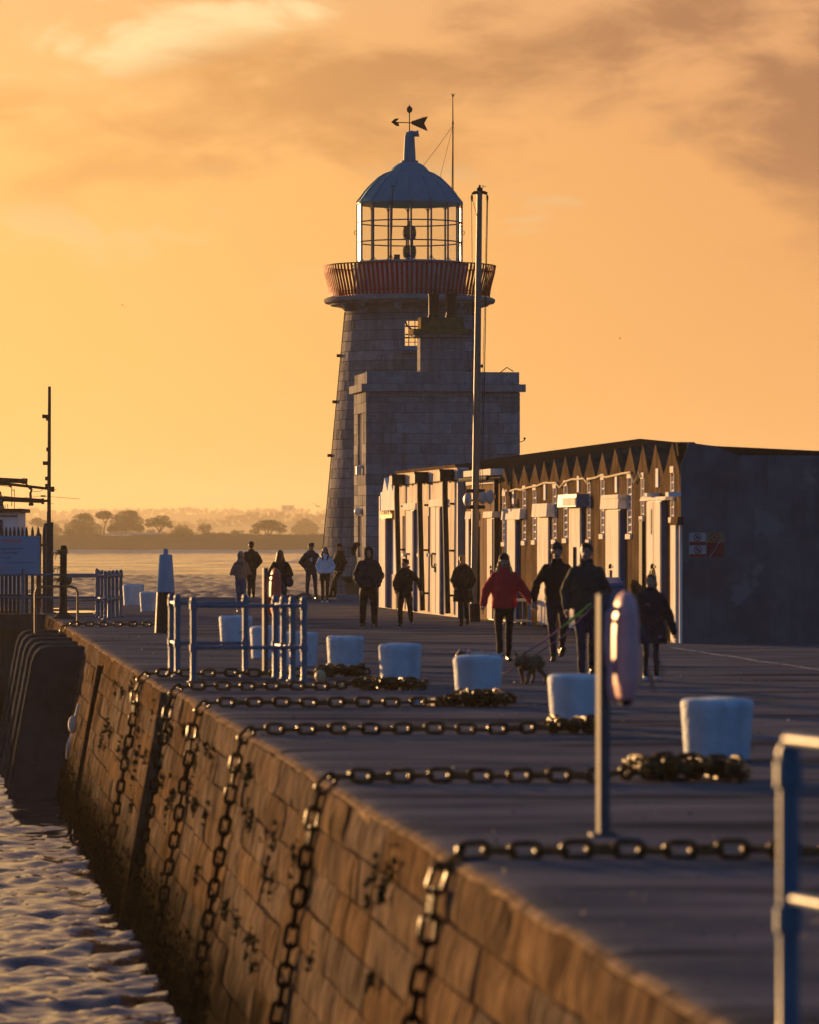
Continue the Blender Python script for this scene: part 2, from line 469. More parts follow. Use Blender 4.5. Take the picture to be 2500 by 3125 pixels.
# open joints between the deck slabs, and grit on them
jm = mat('joint_tar', (0.012, 0.012, 0.014), (0.03, 0.03, 0.03), 5, 0.8, spec=0.0)
for D in (25.5, 39.6, 50.5, 63.0, 76.0, 92.0, 112.0):
    b = MB(); vs = []; fs = []; x0 = edge_x(D) + .15; k = 60
    for i in range(k + 1):
        x = x0 + (24 + .1 * D) * i / k - 0
        for w in (-.5, .5):
            y = D + .02 * (x - x0) + .03 * noise.noise(Vector((x * 1.7, D, 0))) + w * (.03 + .03 * noise.noise(Vector((x * .8, D, 4)))); vs.append((x, y, deck_z(x, y) + .005))
    for i in range(k): fs.append((2 * i, 2 * i + 2, 2 * i + 3, 2 * i + 1))
    b.add(vs, fs); structure(b.build('deck_joint', jm))
b = MB()
for i in range(2600):
    D = 14 * (9.5 ** R.random()); x = edge_x(D) + .1 + R.random() ** 1.3 * 12; r = R.uniform(.006, .02) * (1 if R.random() < .9 else 1.8)
    zz_ = deck_z(x, D); q = [Vector((x + R.uniform(-r, r), D + R.uniform(-r, r), zz_ + R.uniform(0, r * 1.1))) for _ in range(3)] + [Vector((x, D, zz_ + r * 1.2))]
    b.add(q, [(0, 1, 2), (0, 2, 3), (0, 3, 1), (1, 3, 2)])
tag(stuff(b.build('grit', mat('grit_stone', (0.10, 0.085, 0.075), (0.32, 0.27, 0.22), 30, .7, spec=0.1))), 'loose grit and crumbs of stone scattered over the quay deck', 'grit')
# shallow puddles that mirror the sky
wet = mat('puddle_water', (0.03, 0.03, 0.032), rough=0.04, spec=0.6)
def puddle(x, y, rx, ry, seed):
    b = MB(); k = 30; ring = []
    for i in range(k):
        a = 2 * math.pi * i / k
        r = 1 + 0.35 * noise.noise(Vector((math.cos(a) * 1.5, math.sin(a) * 1.5, seed)))
        ring.append((x + rx * r * math.cos(a), y + ry * r * math.sin(a), 0.013))
    b.add([(x, y, 0.013)] + ring, [(0, 1 + i, 1 + (i + 1) % k) for i in range(k)])
    return structure(b.build('puddle', wet))
p = gnd(1335, 2141); puddle(p.x, p.y, 0.30, 0.75, 1.1)
p = gnd(1290, 2152); puddle(p.x, p.y, 0.25, 0.6, 4.1)
p = gnd(246, 1868); puddle(p.x, p.y, 0.62, 1.7, 2.3)
p = gnd(182, 1858); puddle(p.x, p.y, 0.22, 1.0, 3.3)

# quay wall: coursed stone blocks on a mortar backing
wall = thing('quay_wall', 'tall weathered stone quay wall above the choppy water, lit golden', 'quay wall', (0, 40, -1.5))
def wpt(D, z, out=0.0):     # a point on the battered face
    return Vector((edge_x(D) + edge_j(D) * (1 if z > -0.35 else 0) + BAT * z * 1.0 - out, D, z))
b = MB()
for D0, D1 in ((-20, 59.49), (59.5, 118.0)):
    b.hexa([wpt(D0, -3.6, -0.045), wpt(D0, -3.6, -1.2), wpt(D1, -3.6, -1.2), wpt(D1, -3.6, -0.045),
            wpt(D0, -0.3, -0.045), wpt(D0, -0.3, -1.2), wpt(D1, -0.3, -1.2), wpt(D1, -0.3, -0.045)])
    b.hexa([wpt(D0, -0.32, -0.1), wpt(D0, -0.32, -1.2), wpt(D1, -0.32, -1.2), wpt(D1, -0.32, -0.1),
            Vector((edge_x(D0) + 0.14, D0, -0.05)), Vector((edge_x(D0) + 1.2, D0, -0.05)), Vector((edge_x(D1) + 1.2, D1, -0.05)), Vector((edge_x(D1) + 0.14, D1, -0.05))])
b.build('mortar', mortar, wall)
blocks = []
CH = 0.315
for ci in range(11):
    z1 = -0.045 - ci * CH; z0 = z1 - CH
    D = -6 + R.uniform(0, 1)
    while D < 117.5:
        w = R.uniform(1.2, 3.2)
        if abs(D - 59.5) < 0.01: pass
        e = min(D + w, 118.0)
        if D < 59.5 < e: e = 59.5
        if 59.5 < e + 0.35 and e < 59.5: e = 59.5
        blocks.append((D, e, z0, z1)); D = e
def block_geo(b, D0, D1, z0, z1):
    """a hewn block: its face is a coarse grid pushed in and out, with ragged margins"""
    o = 0.016 + R.uniform(-0.012, 0.016); jg = 0.008; th = 0.16; sd = R.random() * 50
    nx, nz = max(3, min(5, int((D1 - D0) / 0.4))), 3
    vs = []; fs = []
    for j in range(nz + 1):
        for i in range(nx + 1):
            D = D0 + jg + (D1 - D0 - 2 * jg) * i / nx; z = z0 + jg + (z1 - z0 - 2 * jg) * j / nz
            rim = i in (0, nx) or j in (0, nz)
            if i in (0, nx): D += 0.012 * noise.noise(Vector((sd, z * 9, i)))
            if j in (0, nz): z += 0.010 * noise.noise(Vector((D * 5, sd, j)))
            r = 0.024 * noise.noise(Vector((D * 2.6, z * 3.5, 1.7))) + 0.010 * noise.noise(Vector((D * 9, z * 9, sd)))
            vs.append(wpt(D, z, o + r - (0.014 if rim else 0)))
    n0 = len(vs)
    for D, z in ((D0 + jg, z0 + jg), (D1 - jg, z0 + jg), (D1 - jg, z1 - jg), (D0 + jg, z1 - jg)): vs.append(wpt(D, z, o - th))
    for j in range(nz):
        for i in range(nx): a = j * (nx + 1) + i; fs.append((a, a + nx + 1, a + nx + 2, a + 1))
    w = nx + 1
    bot = list(range(nx + 1)); top = [nz * w + i for i in range(nx + 1)]; lef = [j * w for j in range(nz + 1)]; rig = [j * w + nx for j in range(nz + 1)]
    fs += [tuple(bot + [n0 + 1, n0]), tuple(list(reversed(top)) + [n0 + 3, n0 + 2]), tuple(list(reversed(lef)) + [n0, n0 + 3]), tuple(rig + [n0 + 2, n0 + 1])]
    b.add(vs, fs)
def seen(D, z): return HZ + (H - z) * F / D < 3150 and (edge_x(D) + BAT * z) / D * F + 1250 > -20
rank = sorted(blocks, key=lambda q: (0 if (seen((q[0] + q[1]) / 2, q[3]) and q[1] < 88.3) else 1, (q[0] + q[1]) / 2))
solo = set(rank[:298])
rest = MB()
for q in blocks:
    if q in solo:
        b = MB(); block_geo(b, *q); b.build('stone', wall_stone, wall)
    else: block_geo(rest, *q)
stuff(rest.build('stones', wall_stone, wall))
# end face of the step in the wall at D = 59.5
b = MB()
for ci in range(11):
    z1 = -0.05 - ci * CH; z0 = z1 - CH + 0.016
    b.hexa([Vector((edge_x(59.6) + BAT * z0 - .012, 59.47, z0)), Vector((edge_x(59.6) + BAT * z0 + .5, 59.47, z0)), Vector((edge_x(59.6) + BAT * z0 + .5, 59.9, z0)), Vector((edge_x(59.6) + BAT * z0 - .012, 59.9, z0)),
            Vector((edge_x(59.6) + BAT * z1 - .012, 59.47, z1)), Vector((edge_x(59.6) + BAT * z1 + .5, 59.47, z1)), Vector((edge_x(59.6) + BAT * z1 + .5, 59.9, z1)), Vector((edge_x(59.6) + BAT * z1 - .012, 59.9, z1))])
stuff(b.build('quoin_stones', wall_stone, wall))

# seaweed hanging along the water line
b = MB()
for i in range(12000):
    D = R.uniform(44, 92); z = SEA + abs(R.gauss(0, 0.30)) + R.uniform(-0.05, 0.1)
    p = wpt(D, z, 0.03); s = R.uniform(0.012, 0.04)
    if p.z > -1.9: continue
    q = [p + Vector((R.uniform(-s, 0.2 * s), R.uniform(-s, s), R.uniform(-1.6 * s, s))) for _ in range(4)]
    b.add(q, [(0, 1, 2), (0, 2, 3), (0, 3, 1), (1, 3, 2)])
tag(stuff(b.build('seaweed', weed_m)), 'dark seaweed clinging to the foot of the quay wall', 'seaweed')
# small tufts of moss and weed growing from the wall joints
b = MB()
for i in range(60):
    D = R.uniform(30, 75); z = -0.36 - CH * R.randint(0, 4) + R.uniform(-.04, .04)
    if R.random() < 0.35: z = -R.uniform(0.2, 1.2)
    for k in range(R.randint(6, 26)):
        p = wpt(D + R.gauss(0, 0.07), z + R.gauss(0, 0.06), 0.03); s = R.uniform(0.02, 0.05)
        q = [p + Vector((R.uniform(-1.6 * s, 0.2 * s), R.uniform(-s, s), R.uniform(-s, s))) for _ in range(4)]
        b.add(q, [(0, 1, 2), (0, 2, 3), (0, 3, 1), (1, 3, 2)])
moss_m = mat('moss', (0.03, 0.035, 0.016), (0.06, 0.06, 0.025), 6, 0.9)
tag(stuff(b.build('moss', moss_m)), 'tufts of dark moss growing from the joints of the quay wall', 'moss')

# jetty that leaves the quay on the left
b = MB()
jx = edge_x(118)
b.prism([(jx + 0.3, 118.0, -3.6), (jx + 0.3, 124.0, -3.6), (-60, 124.0, -3.6), (-60, 118.0, -3.6)], (0, 0, 3.58))
jet_m = mat('jetty_concrete', (0.07, 0.06, 0.05), (0.11, 0.095, 0.08), 0.9, 0.85, 0.01, 10, streak=((0.04, 0.035, 0.03), 0.6, 4.0), lowdark=((0.02, 0.018, 0.014), -2.6, -1.4))
structure(b.build('jetty', jet_m))
b = MB(); b.box((jx - 7.6, 117.86, -0.22), (15.6, 0.3, 0.40)); structure(b.build('jetty_kerb', jet_m))

# ================================================================== SEA
def waves(X, Y, lod):
    rng = np.random.default_rng(5)
    Z = np.zeros_like(X); 
    for i in range(64):
        lam = 0.30 * (15 ** (i / 63.0))
        ang = rng.normal(rad(35), 0.62)
        kx, ky = math.sin(ang) * 2 * math.pi / lam, -math.cos(ang) * 2 * math.pi / lam
        amp = 0.0150 * lam ** 0.88 * rng.uniform(0.6, 1.4)
        ph = rng.uniform(0, 6.28)
        att = np.clip((lam / lod - 2.2) / 2.5, 0, 1)
        # crests gather in groups
        if lam > 1.2: att = att * (0.26 + 0.74 * np.clip((Y - 110) / 60, 0, 1))
        else: att = att * 1.55
        grp = 0.75 + 0.5 * np.sin(X * rng.uniform(.05, .3) + Y * rng.uniform(.03, .2) + rng.uniform(0, 6))
        s = np.sin(kx * X + ky * Y + ph)
        Z += amp * att * grp * (1.6 * ((s + 1) / 2) ** 1.7 - 0.7)
    return Z
ys = [38.0]
while ys[-1] < 1500: ys.append(ys[-1] * (1.0024 if ys[-1] < 150 else 1.0021 if ys[-1] < 600 else 1.0034))
ys = np.array(ys)
inner = np.linspace(-0.135, 0.06, 250)
outer_l = np.array([-6.0, -2.0, -0.8, -0.4, -0.25, -0.18]); outer_r = np.array([0.1, 0.18, 0.4, 1.2, 5.0])
uu = np.concatenate([outer_l, inner, outer_r])
Y, U = np.meshgrid(ys, uu, indexing='ij')
X = np.clip(U * Y, -1380, 1380)
lod = np.where(Y < 600, 0.0021, 0.0030) * Y * 0.62 + np.where((U < -0.14) | (U > 0.065), 30.0, 0.0)
Zs = waves(X, Y, lod) * (0.62 + 1.05 * np.clip((Y - 110) / 60, 0, 1)) + SEA
Zs = np.where(Y > 1400, SEA + (Zs - SEA) * np.clip((1500 - Y) / 100, 0, 1), Zs)
nr, nc = X.shape
co = np.stack([X, Y, Zs], -1).reshape(-1, 3).astype(np.float32)
extra = np.array([[-300, -400, SEA], [300, -400, SEA]], np.float32)
idx = np.arange(nr * nc).reshape(nr, nc)
quads = np.stack([idx[:-1, :-1], idx[:-1, 1:], idx[1:, 1:], idx[1:, :-1]], -1).reshape(-1, 4)
me = bpy.data.meshes.new('sea')
me.vertices.add(len(co)); me.vertices.foreach_set('co', co.ravel())
me.loops.add(quads.size); me.loops.foreach_set('vertex_index', quads.ravel().astype(np.int32))
me.polygons.add(len(quads)); me.polygons.foreach_set('loop_start', np.arange(0, quads.size, 4, dtype=np.int32))
me.polygons.foreach_set('use_smooth', np.ones(len(quads), bool))
me.update(calc_edges=True); me.validate()
water_m = mat('sea_water', (0.012, 0.020, 0.034), (0.018, 0.026, 0.04), 0.2, 0.09, 0.009, 4.5, spec=0.5, stretch=(1, 0.6, 1))
me.materials.append(water_m)
# open water beyond the quay is broken up by wind ripples too small to mesh: rougher than the sheltered harbour
q = NT(water_m.node_tree); pb = next(n for n in water_m.node_tree.nodes if n.type == 'BSDF_PRINCIPLED')
sp_ = q.node('ShaderNodeSeparateXYZ'); water_m.node_tree.links.new(q.node('ShaderNodeNewGeometry').outputs['Position'], sp_.inputs[0])
gust = q.noise(None, 1.0, 4, 0.6); gm = gust.node; mp_ = q.node('ShaderNodeMapping'); water_m.node_tree.links.new(q.node('ShaderNodeNewGeometry').outputs['Position'], mp_.inputs[0]); mp_.inputs['Scale'].default_value = (0.09, 0.02, 0); water_m.node_tree.links.new(mp_.outputs[0], gm.inputs['Vector'])
water_m.node_tree.links.new(q.m('ADD', q.m('MULTIPLY', q.smooth(sp_.outputs[1], 95, 170), q.lin(gust, 0.35, 0.65, 0.08, 0.27)), 0.03), pb.inputs['Roughness'])
structure(obj('sea', me))
b = MB(); b.add([(-1380, -750, SEA - .02), (1380, -750, SEA - .02), (1380, 38, SEA - .02), (-1380, 38, SEA - .02)], [(0, 1, 2, 3)])
structure(b.build('sea', water_m))
# breaking wave beyond the end of the quay, with its spray
foam_m = mat('foam', (0.78, 0.78, 0.78), (0.6, 0.6, 0.62), 3, 0.9)
c0 = at(905, 1718, 900)
b = MB()
for i in range(1500):
    t = R.random(); x = c0.x - 2.3 + 4.4 * t
    hmax = (0.15 + 1.55 * t ** 1.6) * (1 if t < 0.93 else 0.7)
    z = SEA + hmax * R.random() ** 1.5
    s = R.uniform(0.02, 0.07) * (1.1 - 0.5 * z / 3)
    p = Vector((x + R.gauss(0, .1) - 0.5 * (z - SEA), c0.y + R.gauss(0, 0.5), z))
    q = [p + Vector((R.uniform(-s, s), R.uniform(-s, s), R.uniform(-s, s))) for _ in range(4)]
    b.add(q, [(0, 1, 2), (0, 2, 3), (0, 3, 1), (1, 3, 2)])
tag(stuff(b.build('breaking_wave', foam_m)), 'white spray of a wave breaking beyond the end of the quay', 'wave spray')
# surf along the far beach
b = MB(); vs = []; fs = []
k = 500
for i in range(k + 1):
    x = -260 + 420 * i / k
    y = 1462 + 5 * noise.noise(Vector((x * 0.02, 0, 0)))
    a = max(0.03, 0.30 * (noise.noise(Vector((x * 0.05, 3, 0))) + 0.55) * (0.6 + 0.5 * noise.noise(Vector((x * 0.4, 5, 0)))))
    vs += [(x, y - 1.6, SEA - 0.05), (x, y - 0.4, SEA + a), (x, y + 0.8, SEA + a * 0.8), (x, y + 4, SEA - 0.05)]
for i in range(k):
    for j in range(3):
        q = i * 4 + j; fs.append((q, q + 4, q + 5, q + 1))
b.add(vs, fs)
tag(stuff(b.build('surf', foam_m, smooth=True)), 'white line of surf along the foot of the far shore', 'surf')

# ================================================================== FAR SHORE
shore_m = mat('shore_grass', (0.030, 0.030, 0.016), (0.05, 0.045, 0.026), 0.05, 0.9)
sand_m = mat('pale_sand', (0.42, 0.37, 0.30), (0.5, 0.45, 0.37), 0.05, 0.9)
def top_z(x):   # height of the bank along the shore, from its outline
    px = 1250 + x / 1500 * F
    pts = [(-900, 1632), (160, 1634), (310, 1632), (500, 1629), (540, 1634), (640, 1626), (760, 1628), (860, 1631), (980, 1630), (2600, 1631)]
    for (a, ya), (c_, yc) in zip(pts, pts[1:]):
        if a <= px <= c_: y = ya + (yc - ya) * (px - a) / (c_ - a); break
    else: y = 1632
    return H + (HZ - y) / F * 1500
vs = []; fs = []; k = 420
prof = [(1466, 0), (1474, 0.10), (1484, 0.34), (1490, 0.66), (1496, 0.93), (1500, 1.0), (1560, 1.0), (1900, 0.8), (2600, 0.55), (6500, 0.5)]
for i in range(k + 1):
    x = -420 + 840 * i / k
    hz = top_z(x * 1.0) - SEA
    for y, f in prof:
        r = 0.55 * noise.noise(Vector((x * 0.11, y * 0.05, 0))) + 0.3 * noise.noise(Vector((x * 0.45, y * 0.1, 9)))
        xs = max(-1380, min(1380, x * (1 if y < 1600 else y / 1500)))
        vs.append((xs, y, SEA - 0.2 + hz * f + (r * min(1, f * 1.5) if f > 0.2 else 0)))
n = len(prof)
for i in range(k):
    for j in range(n - 1):
        a = i * n + j; fs.append((a, a + n, a + n + 1, a + 1))
b = MB(); b.add(vs, fs)
structure(b.build('far_shore_terrain', shore_m, smooth=True))
b = MB(); vs = []; fs = []
for i in range(k + 1):
    x = -420 + 840 * i / k
    vs += [(x, 1464, SEA + 0.02), (x, 1475, SEA + 0.95 + 0.2 * noise.noise(Vector((x * .05, 0, 0))))]
for i in range(k): fs.append((2 * i, 2 * i + 2, 2 * i + 3, 2 * i + 1))
b.add(vs, fs); structure(b.build('beach_sand', sand_m, smooth=True))
# pale strip of low dune under the pines
b = MB(); vs = []; fs = []
for i in range(41):
    px = 312 + (495 - 312) * i / 40
    p = at(px, 1632 - 2.2 * i / 40, 1494); w = 0.18 + 0.35 * math.sin(math.pi * i / 40) ** 0.5
    vs += [(p.x, 1493.5, p.z - 0.1), (p.x, 1494.5, p.z + w)]
for i in range(40): fs.append((2 * i, 2 * i + 2, 2 * i + 3, 2 * i + 1))
b.add(vs, fs); structure(b.build('dune_sand', sand_m))
# low scrub on top of the bank
def leaf_clump(b, c, r, n, s, flat=1.0):
    for _ in range(n):
        d = Vector((R.gauss(0, 1), R.gauss(0, 1), R.gauss(0, 1))); d.normalize()
        q = R.random() ** 0.4
        p = Vector((c[0] + d.x * r[0] * q, c[1] + d.y * r[1] * q, c[2] + d.z * r[2] * q))
        t = [p + Vector((R.uniform(-s, s), R.uniform(-s, s), R.uniform(-s, s) * flat)) for _ in range(3)]
        b.add(t, [(0, 1, 2)])
b = MB()
for i in range(420):
    x = R.uniform(-150, 150); z = top_z(x) + R.uniform(-0.5, 0.15)
    leaf_clump(b, (x, R.uniform(1497, 1503), z), (R.uniform(0.6, 1.8), 1, R.uniform(0.3, 0.8)), 26, 0.3)
scrub_m = mat('scrub', (0.032, 0.03, 0.016), (0.05, 0.042, 0.024), 0.3, 0.9)
tag(stuff(b.build('scrub', scrub_m, fix=False)), 'low dark scrub along the top of the far bank', 'scrub')

pine_m = mat('pine_foliage', (0.028, 0.032, 0.018), (0.05, 0.05, 0.028), 0.4, 0.9)
bark_m = mat('bark', (0.06, 0.045, 0.035), rough=0.9)
def tree(label, px, py_base, D, clumps, trunks, name='pine_tree', density=1.0, leaf=0.20, bare=False):
    """clumps: (px, py, rx_px, ry_px) in the photograph's pixels at distance D; trunks: lists of (px, py, r_px)"""
    s = F / D
    base_p = at(px, py_base, D)
    t = thing(name, label, 'tree', base_p, group='trees along the far shore')
    b = MB()
    for tr in trunks:
        pts = [at(x, y, D + 0.6 * math.sin(i)) for i, (x, y, r) in enumerate(tr)]
        b.tube(pts, [r / s for x, y, r in tr], 6)
    b.build('trunk', bark_m, t)
    b = MB()
    if bare:
        for cx, cy_, rx, ry in clumps:
            c0 = at(cx, cy_, D)
            for _ in range(int(260 * density)):
                a = R.uniform(-1.3, 1.3); q = R.random() ** 0.5
                p1 = c0 + Vector((math.sin(a) * rx / s * q, R.uniform(-.5, .5) * rx / s, math.cos(a) * ry / s * q))
                p0 = p1.lerp(base_p, R.uniform(0.1, 0.3)); 
                w = Vector((0.035, 0, 0))
                b.add([p0 - w, p0 + w, p1], [(0, 1, 2)])
    else:
        for cx, cy_, rx, ry in clumps:
            c0 = at(cx, cy_, D)
            leaf_clump(b, (c0.x, D, c0.z), (rx / s, rx / s * 0.8, ry / s), int(1.7 * density * (40 + 2.1 * rx * ry)), leaf)
            for _ in range(int(8 + rx * 0.7)):  # uneven outline: small sub-clumps on the rim
                a = R.uniform(0, 6.28); k2 = R.uniform(0.15, 0.3)
                leaf_clump(b, (c0.x + math.cos(a) * rx / s * .92, D + R.uniform(-.5, .5), c0.z + math.sin(a) * ry / s * .92), (rx * k2 / s, rx * k2 / s, ry * k2 / s), int(20 * density) + 8, leaf * 0.8)
    b.build('crown', pine_m, t, fix=False)
    return t
def Q(x, y): return (160 + x / 2.1037, 1500 + y / 2.1037)
def C(lst): return [(*Q(x, y), rx / 2.1037, ry / 2.1037) for x, y, rx, ry in lst]
def T(lst): return [(*Q(x, y), r / 2.1037) for x, y, r in lst]
DT = 1500
tree('broad dark dome shaped pine beside the boat mast, leftmost on the near bank', *Q(190, 290), DT,
     C([(195, 190, 75, 48), (140, 235, 65, 50), (250, 245, 75, 45), (190, 265, 110, 30), (110, 270, 40, 28), (215, 165, 50, 25)]), [T([(190, 292, 7), (190, 240, 5), (195, 190, 3)])])
tree('slender umbrella pine with bare bending trunk between two dark domes', *Q(330, 272), DT,
     C([(333, 150, 55, 20), (300, 155, 24, 14), (360, 160, 28, 16), (335, 137, 36, 12), (318, 170, 26, 10)]),
     [T([(330, 275, 6), (333, 240, 5), (342, 205, 4.5), (350, 180, 3)]), T([(342, 205, 3.5), (325, 180, 2.5), (305, 165, 1.5)]), T([(350, 185, 3), (368, 168, 2)])])
tree('largest dark round topped pine clump, right of the umbrella pine', *Q(470, 270), DT,
     C([(480, 165, 80, 42), (430, 200, 60, 50), (530, 200, 58, 50), (470, 235, 110, 34), (390, 245, 36, 26), (560, 240, 32, 24), (500, 140, 45, 18)]), [T([(470, 272, 8), (470, 220, 6), (475, 170, 3)])])
tree('open spreading pine with forked leaning trunks, right of the largest clump', *Q(688, 265), DT,
     C([(705, 178, 48, 24), (650, 190, 50, 20), (740, 205, 30, 20), (620, 215, 26, 14), (690, 210, 50, 18), (755, 225, 20, 9)]),
     [T([(686, 266, 6), (680, 245, 5), (660, 220, 4), (640, 195, 2)]), T([(688, 264, 5), (705, 235, 4), (735, 215, 2)]), T([(690, 250, 4), (700, 215, 3), (705, 185, 2)])])
tree('small dark rounded bush at the foot of the spreading pine', *Q(630, 268), DT, C([(630, 257, 30, 12)]), [T([(630, 268, 3), (630, 255, 2)])], 'shore_bush', leaf=0.15)
tree('dome shaped bush in the middle of the far bank, next to a bare tree', *Q(828, 292), DT,
     C([(830, 245, 45, 34), (795, 268, 40, 25), (865, 265, 38, 26), (830, 275, 70, 18)]), [T([(828, 292, 5), (828, 250, 3)])], 'shore_bush')
tree('thin leafless tree in hazy brown, between dome bush and low hedge', *Q(980, 287), DT + 60,
     C([(975, 262, 52, 66), (1005, 255, 34, 60), (950, 262, 32, 55)]), [T([(980, 288, 3.5), (978, 240, 2.5), (972, 205, 1)]), T([(982, 270, 3), (1000, 235, 2), (1012, 205, 0.8)]), T([(978, 262, 3), (955, 230, 1.6), (940, 212, 0.8)])], 'bare_tree', bare=True)
tree('low flat bush on the bank top, left of the wide flat crowned pine', *Q(1190, 275), DT, C([(1190, 262, 45, 15), (1170, 264, 26, 12)]), [T([(1190, 276, 3), (1190, 262, 2)])], 'shore_bush', leaf=0.15)
tree('wide flat crowned pine showing several limbs, nearest to the lighthouse', *Q(1385, 272), DT,
     C([(1385, 205, 80, 18), (1330, 225, 50, 17), (1440, 225, 60, 20), (1395, 192, 45, 10), (1300, 255, 32, 14), (1470, 252, 36, 12), (1385, 238, 85, 14)]),
     [T([(1372, 274, 5), (1365, 250, 4), (1340, 225, 2)]), T([(1385, 274, 5), (1388, 245, 4), (1390, 205, 2)]), T([(1398, 274, 5), (1415, 248, 4), (1440, 225, 2)])])
tree('pale hazy round bush half hidden behind the lighthouse foot', *Q(1620, 278), 2500,
     C([(1625, 215, 62, 38), (1580, 240, 45, 32), (1665, 240, 45, 36), (1620, 255, 80, 22)]), [T([(1620, 278, 5), (1620, 230, 3)])], 'shore_bush', leaf=0.4)
tree('hazy dark pine just right of the fence and tall mast', *Q(10, 288), 1800, C([(5, 235, 40, 30), (-25, 215, 30, 20), (30, 255, 36, 24)]), [T([(8, 290, 6), (5, 240, 4)])], leaf=0.25)
tree('hazy pine crown rising behind the far side of the mast', *Q(-95, 250), 1900, C([(-95, 195, 55, 20), (-100, 180, 30, 12), (-60, 215, 30, 16)]), [T([(-95, 280, 6), (-95, 200, 4)])], leaf=0.25)
# woods on the hills behind: read as masses
def wood(D, prof, n, label, rmin, rmax, leaf):
    b = MB(); s = F / D
    for i in range(n):
        px = R.uniform(-250, 1350)
        y = np.interp(px, [q[0] for q in prof], [q[1] for q in prof])
        p = at(px, y, D + R.uniform(-80, 80)); r = R.uniform(rmin, rmax) / s
        leaf_clump(b, (p.x, p.y, p.z - r * R.uniform(0.6, 3.2)), (r * R.uniform(.9, 1.6), r, r), 46, leaf)
    tag(stuff(b.build('distant_wood', pine_m, fix=False)), label, 'wood')
    # hill below it
    b = MB(); vs = []; fs = []
    for i in range(121):
        px = -1500 + 5000 * i / 120
        y = np.interp(px, [q[0] for q in prof], [q[1] for q in prof])
        p = at(px, y + rmax * 2.2, D)
        p.x = max(-1380, min(1380, p.x)); vs += [(p.x * .97, D - 500, SEA - 2), (p.x, D, p.z), (p.x, D + 400, p.z * 0.9)]
    for i in range(120):
        for j in range(2): a = i * 3 + j; fs.append((a, a + 3, a + 4, a + 1))
    b.add(vs, fs); structure(b.build('hills', shore_m, smooth=True))
wood(4300, [(-300, 1585), (160, 1583), (300, 1588), (560, 1590), (760, 1566), (830, 1560), (930, 1566), (1100, 1575), (1350, 1580)], 420, 'hazy brown wood on the nearer hill across the water', 6, 13, 1.2)
wood(6300, [(-300, 1552), (100, 1550), (190, 1556), (300, 1552), (480, 1552), (575, 1548), (700, 1552), (820, 1549), (1000, 1554), (1350, 1552)], 480, 'palest wood on the skyline of the farther hill', 5, 10, 1.6)
# flat roofed house on the skyline
t = thing('skyline_house', 'flat roofed pale house on the hazy skyline near the lighthouse', 'house', at(879, 1556, 4700))
s = F / 4700
b = MB(); b.box(at(879, 1551, 4700), (38 / s, 12, 14 / s)); b.build('wall', render_w, t)
b = MB(); b.box(at(879, 1543.2, 4700), (41 / s, 13, 1.6 / s)); b.build('roof', roof_m, t)
b = MB(); b.box(at(870, 1551, 4700 - 6.1), (6 / s, 0.2, 6 / s)); b.build('window', lead_m, t)
b = MB(); b.box(at(888, 1551, 4700 - 6.1), (6 / s, 0.2, 6 / s)); b.build('window', lead_m, t)
# ================================================================== LIGHTHOUSE
LX, LY = 0.0, 155.0
SL = F / LY
def zl(py): return H + (HZ - py) / SL
lh = thing('lighthouse', 'round granite lighthouse with blue glazed lantern and red curved gallery railing', 'lighthouse', (LX, LY, 0))
def tower_r(z): return 3.06 - 0.0925 * z
N_C = 29
zc = [0.3264 * i for i in range(26)] + [8.16 + 0.345 * i for i in range(1, 4)] + [9.42, 9.66]
W_HALF = 0.29
def arc_block(b, a0, a1, z0, z1, th=0.2, proud=0.0, jz=0.008, seg=3):
    js = 0.007
    vs = []; n = seg + 1
    for z in (z0 + jz, z1 - jz):
        ro = tower_r(z) + proud; ri = ro - th
        for r in (ri, ro):
            d = js / ro
            for i in range(n):
                a = a0 + d + (a1 - a0 - 2 * d) * i / seg
                vs.append((LX + r * math.sin(a), LY - r * math.cos(a), z))
    fs = []
    ib, ob, it, ot = 0, n, 2 * n, 3 * n
    for i in range(seg):
        fs += [(ob + i, ob + i + 1, ot + i + 1, ot + i), (ib + i + 1, ib + i, it + i, it + i + 1),
               (it + i, ot + i, ot + i + 1, it + i + 1), (ib + i, ib + i + 1, ob + i + 1, ob + i)]
    fs += [(ib, ob, ot, it), (ib + seg, it + seg, ot + seg, ob + seg)]
    b.add(vs, fs)
# liner with two openings
def in_open(a, z):
    aw = W_HALF / tower_r(8.6)
    if abs(a - 0.035) < aw and 8.16 < z < 9.195: return True
    d = abs(((a + math.pi) % (2 * math.pi)) - math.pi); d = math.pi - d
    return d < aw * 2.2 and 8.3 < z < 9.60
b = MB(); NA = 180; zs = [0.0, 2, 4, 6, 8.16, 8.3, 8.5, 8.85, 9.195, 9.42, 9.60, 9.75]; aw = W_HALF / tower_r(8.6)
angs = sorted(set([2 * math.pi * i / NA for i in range(NA)] + [0.035 + aw, (0.035 - aw) % (2 * math.pi), math.pi - 2.2 * aw, math.pi + 2.2 * aw]))
for rr, flip in ((0.05, 0), (0.42, 1)):
    vs = []; fs = []
    for z in zs:
        for a in angs:
            r = tower_r(z) - rr; vs.append((LX + r * math.sin(a), LY - r * math.cos(a), z))
    n = len(angs)
    for i in range(len(zs) - 1):
        for j in range(n):
            a0 = angs[j]; a1 = angs[(j + 1) % n] + (2 * math.pi if j == n - 1 else 0)
            am = (a0 + a1) / 2; am = am if am < math.pi else am - 2 * math.pi
            if in_open(am, (zs[i] + zs[i + 1]) / 2): continue
            q = (i * n + j, i * n + (j + 1) % n, (i + 1) * n + (j + 1) % n, (i + 1) * n + j)
            fs.append(q if not flip else tuple(reversed(q)))
    b.add(vs, fs)
b.build('tower_core', mortar, lh, fix=False)
back = MB(); cnt = 0
